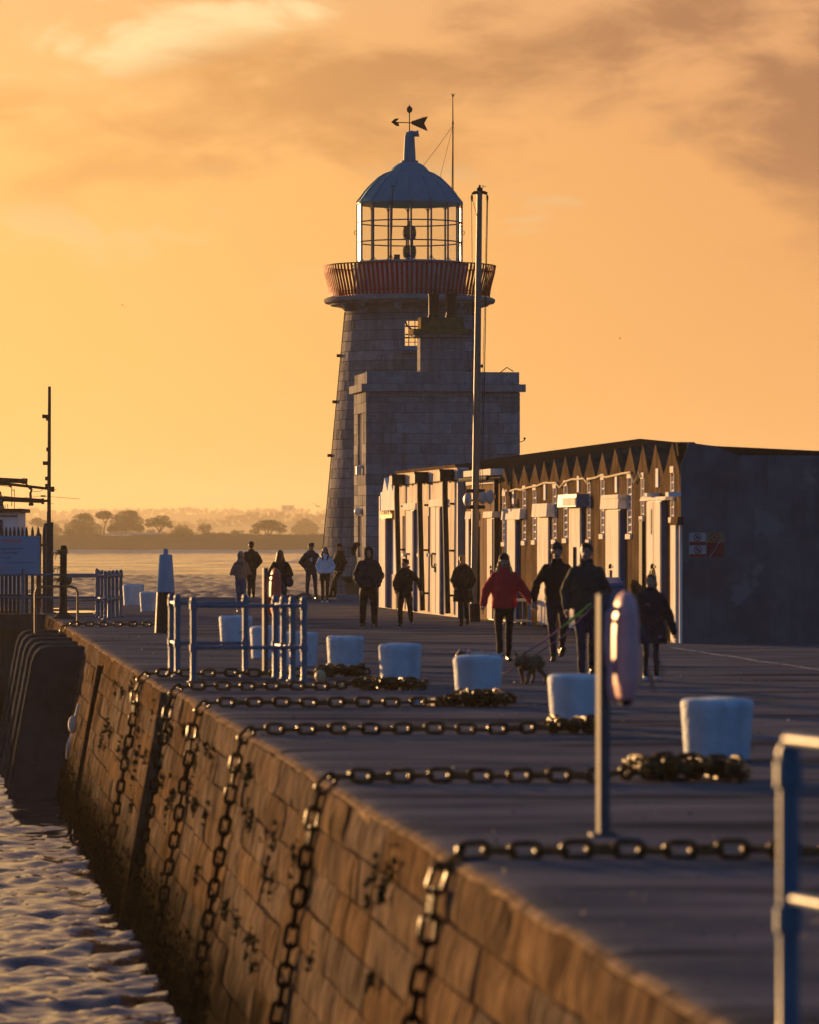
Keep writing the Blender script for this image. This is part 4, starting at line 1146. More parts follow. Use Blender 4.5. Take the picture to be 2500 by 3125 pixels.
for i in range(len(ax)):
    ta = aT[i]; tl = (aT[i] + aT[i - 1]) / 2 if i > 0 else tA - 0.0; tr_ = (aT[i] + aT[i + 1]) / 2 if i < len(ax) - 1 else 0.02
    zv = 3.10; za = aZ[i]
    b = MB(); e = .003
    front = [hp(tl - e, .01, zv), hp(tl - e, .01, zv + .03), hp(ta, .01, za), hp(tr_ + e, .01, zv + .03), hp(tr_ + e, .01, zv)]
    b.prism(front, -hn * 0.42 + Vector((0, 0, -0.02))); b.build('gable', concrete_w, hutA)
b = MB(); t1 = hT(2052); b.hexa([hp(t1 - .5, -.02, 3.45), hp(t1 - .35, -.02, 3.45), hp(t1 - .35, -.36, 3.46), hp(t1 - .5, -.36, 3.46), hp(t1 - .5, .0, 3.70), hp(t1 - .35, .0, 3.72), hp(t1 - .35, -.34, 3.72), hp(t1 - .5, -.34, 3.70)]); b.build('ridge_cap', concrete_w, hutA)
e2 = Vector((0.9911, 0.1329, 0))
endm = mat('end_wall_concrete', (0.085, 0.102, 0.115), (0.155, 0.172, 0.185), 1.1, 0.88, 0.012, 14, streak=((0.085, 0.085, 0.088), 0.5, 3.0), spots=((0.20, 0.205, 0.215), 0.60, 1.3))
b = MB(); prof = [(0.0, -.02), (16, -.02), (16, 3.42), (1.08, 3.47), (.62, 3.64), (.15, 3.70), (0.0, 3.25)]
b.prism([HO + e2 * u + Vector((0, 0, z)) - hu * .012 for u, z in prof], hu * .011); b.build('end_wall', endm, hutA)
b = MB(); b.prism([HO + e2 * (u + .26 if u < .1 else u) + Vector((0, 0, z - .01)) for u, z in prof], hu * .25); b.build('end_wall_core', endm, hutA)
b = MB()
for z in (0.62, 1.22, 1.82, 2.42, 3.02): b.hexa([HO + e2 * u + Vector((0, 0, z + dz)) - hu * o for dz in (0, .018) for u, o in ((.02, -.005), (16, -.005), (16, .018), (.02, .018))])
b.build('shutter_marks', endm, hutA)
b = MB()
def rp(D, off, z): return Vector((5.0 - .134 * (D - 85) + off, D, z))
P_ = [rp(129, 0.15, 3.60), rp(112, .45, 3.40), rp(100, .45, 3.30), rp(88, .75, 3.30), rp(85.2, 1.0, 3.42)]
Rg = [rp(129, 2.7, 4.02), Vector((2.25, 124.5, 4.08)), Vector((5.25, 105, 4.20)), Vector((6.0, 92, 3.78)), Vector((6.12, 86, 3.50))]
Bk = [rp(129, 6, 3.3), rp(124, 6.5, 3.3), rp(105, 7, 3.3), rp(92, 7, 3.3), rp(85.2, 8, 3.3)]
fs = []
for i in range(4): fs += [(i, i + 1, 6 + i, 5 + i), (5 + i, 6 + i, 11 + i, 10 + i)]
b.add(P_ + Rg + Bk, fs); b.build('roof', roof_m, hutA)
b = MB(); b.hexa([rp(128.8, .5, 0), rp(128.8, 7, 0), rp(128.6, 7, 0), rp(128.6, .5, 0), rp(128.8, .5, 3.5), rp(128.8, 7, 3.4), rp(128.6, 7, 3.4), rp(128.6, .5, 3.5)]); b.build('far_wall', concrete_w, hutA)
b = MB(); b.box(rp(97, 1.6, 3.62), (.9, 1.6, .28)); b.build('roof_light', frame_m, hutA)
# doors of the concrete store
d, t0, t1, zt_ = door(hutA, 1539.6, 1571.6, .11, 1580, 2, 'white boarded door with splayed canopy box'); lintel(hutA, 1529, 1585, .14, 1551, 1579, slope=.05)
d, t0, t1, zt_ = door(hutA, 1639, 1673, .06, 1577, 2, 'weathered split door under a worn timber box'); lintel(hutA, 1622, 1667, .20, 1537, 1577)
d, t0, t1, zt_ = door(hutA, 1736, 1770.5, .09, 1544, 2, 'white door below the blue awning box')
aw = lintel(hutA, 1701, 1757, .27, 1509, 1547, blue_shaded_wood, 'awning_box')
tq1, tq0 = hT(1718, .28), hT(1756, .28); b = MB(); hbox(b, tq0, tq1, .255, .282, hZ(1737, 1543, .28), hZ(1737, 1520, .28)); b.build('awning_panel', white_wood, aw)
b = MB(); hbox(b, t0 + .5, t0 + .56, .10, .15, 1.3, 1.75); b.build('handle', lead_m, d)
d, t0, t1, zt_ = door(hutA, 1848.5, 1888, .13, 1555, 1, 'plain broad white door with a large padlock'); padlock(d, (t0 + t1) / 2 + .1, .13, hZ(1868, 1735, .13) , 1.6); lintel(hutA, 1831, 1885, .20, 1511, 1553); lintel(hutA, 1835, 1884, .215, 1510, 1522, name='lintel_board')
d, t0, t1, zt_ = door(hutA, 1973, 2014, .13, 1526, 2, 'white two board door under a thin bar with a bolt'); padlock(d, (t0 + t1) / 2, .13, hZ(1990, 1735, .13), 1.6)
b = MB(); tt = t0 + (t1 - t0) * .62; hbox(b, tt - .05, tt + .05, .126, .142, hZ(1988, 1631, .13), hZ(1988, 1554, .13)); b.build('slot', lead_m, d)
lintel(hutA, 1952, 2029, .15, 1516.5, 1527.5)
for x0, x1, y0, y1 in ((1240, 1260, 464, 495), (1410, 1434, 457, 492)):
    a, c_ = C4(x0, y0), C4(x1, y1); b = MB(); hbox(b, hT(c_[0], .24), hT(a[0], .24), 0, .24, hZ(a[0], c_[1], .24), hZ(a[0], a[1], .24)); b.build('bracket', white_paint, hutA)
b = MB(); hbox(b, hT(1967), hT(1958), 0, .05, .03, 2.3); b.build('door_post', dark_wood, hutA)
# last doorway at the near corner: two white posts with a dark gap
b = MB(); hbox(b, hT(2061.5, .1), hT(2046.5, .1), 0, .1, 0, hZ(2053, 1603, .1)); b.build('door_post', white_wood, hutA)
b = MB(); b.hexa([hp(-.06, .0, .0), hp(hT(2074.5, .05), .0, 0), hp(hT(2074.5, .05), .05, 0), hp(-.06, .05, 0), hp(-.02, .0, hZ(2085, 1590)), hp(hT(2074.5, .05), .0, hZ(2085, 1588)), hp(hT(2074.5, .05), .05, hZ(2085, 1588)), hp(-.02, .05, hZ(2085, 1590))]); b.build('door_post', white_wood, hutA)
b = MB(); hbox(b, hT(2074), hT(2062), 0, .012, 0, hZ(2068, 1604)); b.build('door', blue_shaded_wood, hutA)
lintel(hutA, 2045, 2066, .13, 1578, 1602, concrete_w)
# cable sagging along the wall under the gables
b = MB(); pts = []
for x, y in ((115, 440), (135, 452), (200, 432), (240, 437), (300, 418), (370, 405), (430, 380), (480, 382), (520, 380), (550, 420), (590, 375), (650, 352), (700, 352), (745, 345), (770, 378), (790, 350), (850, 338), (880, 322), (930, 335), (1000, 320), (1060, 305), (1125, 296), (1140, 345), (1155, 385), (1180, 330), (1190, 290), (1205, 335)):
    a = C4(x, y); pts.append(hp(hT(a[0], .05), .05, hZ(a[0], a[1], .05)))
b.tube(pts, .02, 5); b.build('wall_cable', mat('old_cable', (0.45, 0.38, 0.26), rough=.8), hutA)
# ---- gear store with the white fascia, between the concrete and the rendered store
def C3(x, y): return (1140 + x / 4.145, 1400 + y / 4.145)
tC1 = hT(1412)
hutC = thing('gear_store', 'narrow brown boarded store under a white fascia behind the flagpole', 'store building', hp(tA, 0, 0))
wood_wall = mat('brown_boards', (0.17, 0.125, 0.09), (0.25, 0.19, 0.14), 3, 0.8, .006, 30, stretch=(3, 3, .3))
nb = 16; w = (tC1 - tA) / nb
for k in range(nb):
    b = MB(); hbox(b, tA + w * k + .012, tA + w * (k + 1) - .008, -.06, R.uniform(-.012, 0), 0, 3.35); b.build('plank', wood_wall, hutC)
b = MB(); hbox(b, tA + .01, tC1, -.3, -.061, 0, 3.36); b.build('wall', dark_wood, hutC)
b = MB(); hbox(b, tA + .05, hT(1415, .22), -.1, .22, hZ(1468, 1452, .22), hZ(1468, 1433, .22)); b.build('fascia', white_wood, hutC)
b = MB(); z_ = hZ(1468, 1461, .3); k = 46
b.tube([hp(tA - .05 + (hT(1405, .3) - tA) * i / k, .30, z_ + .012 * (i % 2)) for i in range(k + 1)], [.065 if i % 2 else .045 for i in range(k + 1)], 8); b.build('gutter', lead_m, hutC)
b = MB(); hbox(b, tA + .15, hT(1422, .08), 0, .08, hZ(1468, 1478, .08), hZ(1468, 1465, .08)); b.build('fascia', white_wood, hutC)
d, *_ = door(hutC, 1487, 1502.5, .14, 1580, 2, 'pale narrow door right of the flagpole'); lintel(hutC, 1473, 1501, .20, 1561, 1580)
padlock(d, hT(1500, .14), .14, hZ(1500, 1735, .14), 1.2)
d, *_ = door(hutC, 1421.5, 1431, .12, 1584, 1, 'pale narrow door left of the flagpole'); lintel(hutC, 1419, 1436, .18, 1561, 1584)
b = MB(); b.tube([hp(tA + .12, .08, .05), hp(tA + .12, .08, 3.3)], .06, 8); b.build('drainpipe', lead_m, hutC)
for px, y0, y1 in ((1514, 1628, 1667),):
    b = MB(); hbox(b, hT(px + 2.5), hT(px - 2.5), 0, .02, hZ(px, y1), hZ(px, y0)); b.build('board', white_paint, hutC)
# horn loudspeakers / round lamps on a wall bracket
# ---- rendered store with drainpipes
tB0, tB1 = hT(1395, .16), hT(1212, .16)
hutB = thing('rendered_store', 'pale rendered store with black drainpipes and white doors, golden in the sun', 'store building', hp(tB0, 0, 0))
slits = []
for x0, x1 in ((368, 402), (570, 600), (690, 718)):
    a, c_ = C3(x0, 725), C3(x1, 1195); slits.append((hT(c_[0], .16), hT(a[0], .16), hZ(a[0], c_[1], .16), hZ(a[0], a[1], .16)))
wall_with_openings('front_wall', tB0, tB1, 3.66, slits, render_w, hutB, out=.16, th=.3)
for a, c_, z0, z1 in slits:
    b = MB(); hbox(b, a + .02, c_ - .02, -.08, -.04, z0 + .02, z1 - .02); w_ = b.build('window_slot', pane_m, hutB)
    b = MB(); hbox(b, a - .03, c_ + .03, .1, .20, z0 - .09, z0 - .002); b.build('sill', white_paint, w_)
b = MB(); hbox(b, tB0 - .02, tB1, .165, .178, 3.33, 3.36); hbox(b, tB0, tB1, -.14, .20, 3.662, 3.73); b.build('coping', concrete_w, hutB)
b = MB(); k = 60
for i in range(k):
    t = tB0 + (tB1 - tB0) * (i + .5) / k; zq = 3.34 + R.uniform(-.05, .01); hbox(b, t - .08, t + .08, .16, .1645 + R.uniform(0, .002), zq, 3.335)
b.build('render_edge', concrete_w, hutB)
b = MB(); t0_, t1_ = hT(1394), hT(1386, .16)
b = MB(); hbox(b, tB0 - .10, tB0 - .004, -.1, .155, 0, 3.60); b.build('corner_pier', mat('grey_paint', (0.20, 0.22, 0.26), (0.26, 0.28, 0.31), 2, .7), hutB)
d, t0, t1, zt_ = door(hutB, 1239, 1259.5, .27, 1556, 2, 'white door farther along, with a curved black handle'); lintel(hutB, 1228.5, 1266, .31, 1536, 1556)
def chandle(d, t, out, z):
    b = MB(); b.tube([hp(t - .12, out, z + .16), hp(t - .12, out + .05, z + .17), hp(t + .10, out + .05, z + .17), hp(t + .17, out + .05, z + .1), hp(t + .17, out + .05, z - .1), hp(t + .10, out + .05, z - .17), hp(t - .12, out + .05, z - .17), hp(t - .12, out, z - .17)], .026, 6); b.build('handle', lead_m, d)
chandle(d, (t0 + t1) / 2, .27, hZ(1247, 1710, .27))
d, t0, t1, zt_ = door(hutB, 1318.5, 1341, .26, 1546, 2, 'white two plank door with curved black handle and padlock'); lintel(hutB, 1308, 1350, .31, 1524, 1546)
chandle(d, (t0 + t1) / 2 + .15, .26, hZ(1327, 1710, .26)); padlock(d, (t0 + t1) / 2 + .0, .26, hZ(1330, 1727, .26), 1.1)
for px_t, px_b, yt in ((1211.5, 1213.5, 1455), (1281.5, 1290, 1450), (1358.5, 1366.5, 1440)):
    b = MB(); p0 = hp(hT(px_t, .36), .36, hZ(px_t, yt + 10, .36)); p1 = hp(hT(px_t, .36), .36, 3.0); tb = hT(px_b, .26); 
    b.tube([p0, p1, hp(hT(px_t, .36), .33, 1.8), hp(hT(px_t, .36), .29, .08)], .072, 8); pp_ = b.build('drainpipe', lead_m, hutB)
    b = MB(); t_ = hT(px_t, .36); hbox(b, t_ - .28, t_ + .28, .17, .52, 3.34, 3.58); hbox(b, t_ - .3, t_ - .26, .17, .54, 3.56, 3.62); b.build('hopper', lead_m, pp_)
    b = MB()
    for z in (.5, 1.6, 2.75): hbox(b, t_ - .22, t_ + .03, .16, .25, z, z + .05)
    b.build('pipe_bracket', lead_m, pp_)
# ---- small white sawtooth store at the far end
tW0, tW1 = hT(1211), hT(1162)
hutW = thing('white_store', 'small bright white store with three pointed gables at the far end of the row', 'store building', hp(tW0, 0, 0))
wall_with_openings('front_wall', tW0 + .03, tW1, hZ(1190, 1500), [(hT(1197), hT(1191.5), hZ(1194, 1690), hZ(1194, 1606))], white_paint, hutW, th=.3)
b = MB(); hbox(b, hT(1197), hT(1191.5), -.25, -.2, .5, 2.8); b.build('window_slot', pane_m, hutW)
xs = [1168, 1183, 1199.5, 1214]; ap = [1175, 1190.6, 1208]
for i in range(3):
    zv = hZ(1190, 1500) ; b = MB(); t0, t1, ta = hT(xs[i + 1]), hT(xs[i]), hT(ap[i])
    b.prism([hp(t0 + .004, .005, zv), hp(t1 - .004, .005, zv), hp(ta, .005, hZ(1190, 1456))], -hn * 2.2); b.build('gable', white_paint, hutW)
b = MB(); hbox(b, tW1 - .02, tW1 + .2, -2.5, .02, 0, 3.1); b.build('side_wall', white_paint, hutW)
b = MB(); hbox(b, hT(1212), hT(1185), .0, .03, 0, .95); b.build('plinth', render_w, hutW)
door(hutW, 1160.5, 1176, .18, 1582, 2, 'white door at the far end under a rusty canopy')
b = MB(); t0, t1 = hT(1197, .32), hT(1160, .32); hbox(b, t0, t1, 0, .32, hZ(1180, 1581, .32), hZ(1180, 1566, .32))
for i in range(40): t = R.uniform(t0, t1); hbox(b, t, t + .05, .05, .34, hZ(1180, 1570, .32), hZ(1180, 1560 + R.uniform(-3, 6), .32))
b.build('canopy', mat('rusty_canopy', (0.25, 0.15, 0.05), (0.36, 0.24, 0.08), 6, .7), hutW)
# ================================================================== BOLLARDS
b = MB(); pr = [(.262, 0), (.285, .015), (.287, .05), (.291, .12), (.298, .2), (.303, .28), (.310, .36), (.316, .44), (.320, .49), (.316, .512), (.304, .528), (.280, .538), (.15, .545), (.01, .548)]
b.lathe(pr, 40)
base_v = [tuple(v) for v in b.v]; bol_mes = []
for sd in range(5):     # hand made: slightly lumpy, with worn and chipped rims
    b.v = []
    for x, y, z in base_v:
        r = math.hypot(x, y); k_ = 1 + .012 * noise.noise(Vector((x * 3 + sd * 5, y * 3, z * 3))) + .006 * noise.noise(Vector((x * 9, y * 9 + sd, z * 9)))
        ch = max(0.0, noise.noise(Vector((x * 7 + sd * 3, y * 7, sd)))) if z > .48 else 0.0
        b.v.append((x * k_, y * k_, z - .035 * ch + .012 * noise.noise(Vector((x * 4, y * 4, sd)))  * (z > .4)))
    bol_mes.append(b.mesh('bollard', bollard_m, smooth=50))
BL = [  # px, base py, width scale, label
    (2195, 2325, 1.0, 'nearest white bollard, behind the biggest heap of rusty chain'),
    (1769, 2222, 1.0, 'white bollard partly hidden by the post of the pink rescue float'),
    (1460, 2142, .93, 'white bollard straight in front of the woman in red'),
    (1221.5, 2091, .90, 'white bollard left of the one before the woman in red'),
    (1053.5, 2054, .85, 'white bollard with grey smudges, first clear of the blue railing'),
    (915, 2036, .86, 'white bollard half behind the right posts of the blue railing'),
    (812, 2012, .84, 'rust streaked white bollard behind the middle of the blue railing'),
    (718, 1972, .95, 'white bollard behind the left half of the blue railing'),
    (455, 1868, .82, 'white bollard just left of the black and white mooring post'),
    (403, 1849, .88, 'bulky white bollard beside the far blue railing'),
    (408, 1838, .95, 'farthest white bollard, hidden behind another but for its top'),
]
bpos = []
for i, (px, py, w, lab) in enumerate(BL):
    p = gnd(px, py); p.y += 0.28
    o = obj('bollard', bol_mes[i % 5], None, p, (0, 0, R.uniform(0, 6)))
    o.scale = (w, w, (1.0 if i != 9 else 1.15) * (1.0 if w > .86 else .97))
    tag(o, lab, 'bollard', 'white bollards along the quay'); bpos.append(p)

# ================================================================== CHAINS
def link_mesh():
    b = MB(); L, W, r = .096, .047, .0185
    pts = []
    for i in range(7): a = -math.pi / 2 + math.pi * i / 6; pts.append((L - .047 + .047 * math.cos(a), W * math.sin(a), 0))
    for i in range(7): a = math.pi / 2 + math.pi * i / 6; pts.append((-L + .047 + .047 * math.cos(a), W * math.sin(a), 0))
    b.tube(pts, r, 6, closed=True); return b.mesh('link', chain_m, smooth=True)
LINK = link_mesh(); PITCH = .158
def chain(label, path, roll0=0.0, scale=1.0):
    path = [Vector(p) for p in path]
    cum = [0.0]
    for p, q in zip(path, path[1:]): cum.append(cum[-1] + (q - p).length)
    t = thing('mooring_chain', label, 'chain', path[0], group='rusty chains across the quay edge')
    def pos(s):
        s = max(0, min(cum[-1], s))
        for i in range(len(cum) - 1):
            if s <= cum[i + 1]: return path[i].lerp(path[i + 1], (s - cum[i]) / max(1e-6, cum[i + 1] - cum[i]))
        return path[-1]
    n = int(cum[-1] / (PITCH * scale)); pn = None
    for i in range(n):
        a, c_ = pos(i * PITCH * scale), pos((i + 1) * PITCH * scale)
        x = (c_ - a)
        if x.length < 1e-5: continue
        x.normalize()
        up = Vector((0, 0, 1)) if abs(x.z) < .8 else Vector((-1, 0, 0))
        y = up.cross(x).normalized(); z = x.cross(y)
        roll = (math.pi / 2 if i % 2 else 0.12) + R.uniform(-.16, .16) + roll0
        M = Matrix((x, y, z)).transposed().to_4x4() @ Matrix.Rotation(roll, 4, 'X')
        M.translation = (a + c_) / 2 - path[0]
        o = obj('link', LINK, t); o.matrix_local = M if scale == 1 else M @ Matrix.Scale(scale, 4)
    return t
def wall_path(D, zend, drift=0.0):
    pts = []
    for z in np.arange(-.12, zend - .01, -.16):
        pts.append(wpt(D + drift * (-z / 3) + 0.02 * math.sin(z * 5), float(z), .075))
    return pts[::-1]
def deck_chain(label, D, x_end, zend, heap=None, drift=0.0, wig=.04, scale=1.0):
    path = wall_path(D, zend, drift); ex = edge_x(D)
    path += [Vector((ex - .03, D, 0.03)), Vector((ex + .12, D, .065))]
    x = ex + .4
    while x < x_end:
        path.append(Vector((x, D + wig * math.sin(x * 3.1 + D), .058 + .008 * math.sin(x * 7)))); x += .25
    if heap:        # zigzag pile: (x0, x1, passes, depth)
        x0, x1, n, dp = heap
        for k in range(n):      # each lay is shorter and sags at its ends, so the heap is highest near its middle
            a0 = x0 + (x1 - x0) * R.uniform(0, .09) * k; a1 = x1 - (x1 - x0) * R.uniform(0, .09) * k
            xs = (a0, a1) if k % 2 == 0 else (a1, a0)
            for i in range(9):
                f_ = (i + .5) / 9; u = xs[0] + (xs[1] - xs[0]) * f_; hump = math.sin(math.pi * (u - x0) / (x1 - x0)) ** .6
                path.append(Vector((u + R.uniform(-.07, .07), D + .12 + dp * R.uniform(-.7, 1.0), .05 + .027 * k * max(0, hump) + R.uniform(-.01, .05))))
    return chain(label, path, scale=scale)
deck_chain('nearest rusty chain, crossing the quay low in the foreground past the near railing post', 27.9, 5.2, -2.6)
deck_chain('rusty chain ending in a big tangled heap before the nearest bollard', 36.6, 1.62, -3.05, (1.64, 2.80, 5, .5))
deck_chain('rusty chain ending at the bollard beside the post with the pink float', 45.6, 1.25, -3.0, (1.25, 1.95, 3, .4))
deck_chain('rusty chain whose heap lies at the bollard before the woman in red', 52.9, .42, -3.0, (.43, 1.18, 4, .45))
deck_chain('rusty chain passing just in front of the foot of the blue railing', 58.6, -.95, -3.05, (-.75, .22, 3, .4))
deck_chain('rusty chain passing behind the foot of the blue railing posts', 64.3, -1.0, -3.0, (-1.35, -.58, 3, .4))
deck_chain('thin distant chain lying across the deck to the mooring post', 100.5, -5.2, -.3)
b = MB(); b.ball((-1.15, 59.4, .16), (.07, .07, .085), 12, 8); tag(b.build('chain_float', mat('old_float', (0.5, 0.38, 0.2), rough=.5), smooth=True), 'small round pale float lying on the chain right of the blue railing', 'float')

# ================================================================== RAILINGS
def post_mesh(h=1.13, r=.041):
    b = MB(); b.lathe([(r * 2.0, 0), (r * 2.0, .02), (r * 1.25, .025), (r, .06), (r, h * .36), (r * 1.3, h * .37), (r * 1.3, h * .45), (r, h * .46), (r, h * .86), (r * 1.3, h * .87), (r * 1.3, h * .955), (r * 1.02, h * .96), (r * 1.15, h * .985), (r * .8, h + .018), (.005, h + .03)], 18)
    return b.mesh('post', blue_steel, smooth=40)
PM = post_mesh()
def railing(label, posts, runs, cat='railing', rr=.027, zr=(.47, 1.03), group='blue pipe railings at the quay edge'):
    t = thing('pipe_railing', label, cat, (*posts[0], 0), group=group)
    for x, y in posts: obj('post', PM, t, (x - posts[0][0], y - posts[0][1], 0))
    for a, c_ in runs:
        for z in zr:
            b = MB(); b.tube([(*a, z), ((a[0] + c_[0]) / 2, (a[1] + c_[1]) / 2, z - .004), (*c_, z)], rr, 10); b.build('rail', blue_steel, t, smooth=40)
    return t
def gx(px, D): return ((px - 1250) / F * D, D)
pF0, pF1 = gx(591, 62.0), gx(928, 62.0)
s1, s2, s3 = gx(893.5, 62.55), gx(866, 63.05), gx(841, 63.6)
pB0, pB1, pL = gx(542, 64.6), gx(749.5, 64.6), gx(523.5, 65.5)
railing('blue guard railing with ball topped posts round a gap in the quay edge', [pF0, pF1, s1, s2, s3, pB0, pB1, pL], [(pF0, pF1), (pF1, s1), (s1, s2), (s2, s3), (pB0, pB1), (pL, pB0)])
n0 = (1.474, 17.9)
railing('nearest blue railing post with sunlit rails, cut by the picture edge', [n0, (1.474 + .62, 17.9 - 1.9)], [(n0, (1.474 + .62, 17.9 - 1.9))], zr=(.55, 1.165))
q = [gx(322, 109.4), gx(333.5, 110.5), gx(345, 111.6), gx(357, 112.7), gx(369.5, 113.8), gx(312, 112.0), gx(301, 113.0)]
e_ = gx(203, 108.0)
railing('distant blue railing with closely ranked posts near the farthest bollards', q, list(zip(q[:4], q[1:5])) + [(q[0], e_), (q[5], q[6]), (q[0], q[5])])
j0, j1, j2, j3 = gx(-160, 117.6), gx(71, 117.6), gx(296, 117.6), gx(-60, 117.6)
railing('blue railing on the jetty in front of the palisade fence', [j1, j0, j2], [(j0, j2)], zr=(.42, 1.0))
# bent rusty hoop over the ladder head
hoop_m = mat('rusty_orange', (0.22, 0.09, 0.035), (0.30, 0.14, 0.06), 8, .6)
hx0, hx1, hD_ = -8.19, -7.26, 100.8
b = MB(); b.tube([(hx0, hD_, -1.2), (hx0, hD_, .0), (hx0, hD_, .74), (hx0 + .04, hD_, .84), (hx0 + .14, hD_, .875), (hx1 - .14, hD_, .875), (hx1 - .04, hD_, .84), (hx1, hD_, .74), (hx1, hD_, 0)], .026, 8)
tag(b.build('ladder_hoop', hoop_m, smooth=40), 'rusty orange hoop rail above the fenders at the quay corner', 'hand rail')

# ================================================================== MOORING POSTS
p = gnd(506, 1931)
mp = thing('mooring_post', 'tall tapered mooring post, white upper half and black lower half', 'mooring post', p)
b = MB(); b.lathe([(.225, 0), (.22, .1), (.185, .83)], 28, p); b.build('post_base', mat('black_post', (0.022, 0.02, 0.02), (0.04, 0.035, 0.03), 4, .6, .01, 20), mp, smooth=40)
b = MB(); b.lathe([(.187, .831), (.135, 1.58), (.12, 1.60), (.05, 1.605), (.05, 1.70), (.04, 1.715), (.005, 1.72)], 28, p); b.build('post_top', mat('post_paint', (0.22, 0.33, 0.43), (0.30, 0.40, 0.49), 4, .7, .01, 14, spec=0.0), mp, smooth=40)  # upper half is white paint with its dark blue shade put into the colour
p = gnd(193, 1888)
mp = thing('timber_post', 'dark timber post with frayed rope at its head, right of the fence', 'mooring post', p)
b = MB(); b.rings([(0, p.x, p.y, .30, .3), (.05, p.x, p.y, .22, .22), (.16, p.x, p.y, .1, .1), (.9, p.x, p.y, .088, .088), (1.72, p.x + .01, p.y, .082, .082), (1.76, p.x + .01, p.y, .05, .05)], 14); b.build('post', dark_wood, mp, smooth=40)
b = MB()
for i in range(40):
    a = R.uniform(-2.6, -0.2) if R.random() < .6 else R.uniform(0, 6.28)
    z = R.choice([1.62, 1.55, 1.2, .95]) + R.uniform(-.05, .05); c0 = p + Vector((0, 0, z))
    b.tube([c0 + Vector((.08 * math.cos(a), .08 * math.sin(a), 0)), c0 + Vector((-.13 + .1 * math.cos(a), .12 * math.sin(a), R.uniform(-.02, .06))), c0 + Vector((-.16 + .12 * math.cos(a), .1 * math.sin(a), R.uniform(-.16, -.02)))], .008, 4)
for z in (1.6, 1.64, 1.56, .98, 1.03): b.tube([p + Vector((.1 * math.cos(i * .785), .1 * math.sin(i * .785), z + .01 * (i % 2))) for i in range(8)], .018, 5, closed=True)
b.ball(p + Vector((.12, -.05, .94)), (.10, .09, .14), 10, 7)
b.build('rope', mat('frayed_rope', (0.10, 0.07, 0.03), (0.16, 0.11, 0.05), 9, .9), mp)

# ================================================================== FENDERS, LADDER, ROPE on the wall
FD = [88.0, 91.6, 95.2, 99.2, 103.0]
fl = ['nearest black rubber slab fender with pale scuffs, against the quay wall', 'second black slab fender from the front, showing behind the nearest one', 'middle black slab fender of the five on the quay wall',
      'fourth black slab fender from the front, below the rusty hoop', 'farthest black slab fender, beside the jetty corner']
for D, lab in zip(FD, fl):
    t = thing('fender', lab, 'fender', wpt(D, -1.5), group='slab fenders on the quay wall')
    b = MB(); L = 1.35; wv = .96
    # rounded slab: outline in (out, z)
    o = [(-.05, -.14), (.72, -.14), (.84, -.17), (.92, -.27), (.955, -.45), (.97, -2.9), (.90, -3.15), (.80, -3.22), (-.05, -3.22)]
    b.prism([wpt(D, z, q_) if z < -.36 else Vector((edge_x(D) + BAT * z - q_, D, z)) for q_, z in o], (-.105 * L, L, 0)); b.build('rubber_slab', rubber, t)
    if D == FD[0]: b = MB(); b.tube([Vector((edge_x(D) + BAT * z - q_ - .002, D, z)) for q_, z in o[3:7]], .011, 6); b.build('edge_strip', mat('worn_edge', (0.12, 0.085, 0.055), (0.04, 0.034, 0.028), 5, .8, spec=0.0), t)  # thin strip stands in for the sunlit edge, light put into its colour
mat('ladder_iron', (0.006, 0.006, 0.007), rough=.9, spec=0.0)
t = thing('wall_ladder', 'dark iron ladder down the quay wall beside the nearest fender', 'ladder', wpt(77.2, -1.5))
for d in (-.2, .2):
    b = MB(); b.tube([wpt(77.2 + d, z, .12) for z in (-.2, -1.2, -2.2, -3.2)], .03, 6); b.build('stile', MATS['ladder_iron'], t)
rm = None
for i in range(11):
    z = -.4 - .26 * i; b = MB(); b.tube([wpt(77.0, z, .12), wpt(77.4, z, .12)], .016, 6); b.build('rung', MATS['ladder_iron'], t)
rope_m = mat('pale_rope', (0.62, 0.55, 0.44), rough=.8)
b = MB(); b.tube([wpt(83.0, -1.05, .12), wpt(83.0, -1.32, .14), wpt(83, -1.5, .14)], .03, 6); b.ball(wpt(83, -1.42, .16), (.09, .09, .16), 10, 8); b.tube([wpt(83.2, -1.6, .14), wpt(83.2, -1.8, .16), wpt(83.3, -2.05, .14)], [.035, .05, .03], 7)
tag(b.build('hanging_rope', rope_m, smooth=True), 'pale knotted rope hanging on the quay wall beside the nearest fender', 'rope')

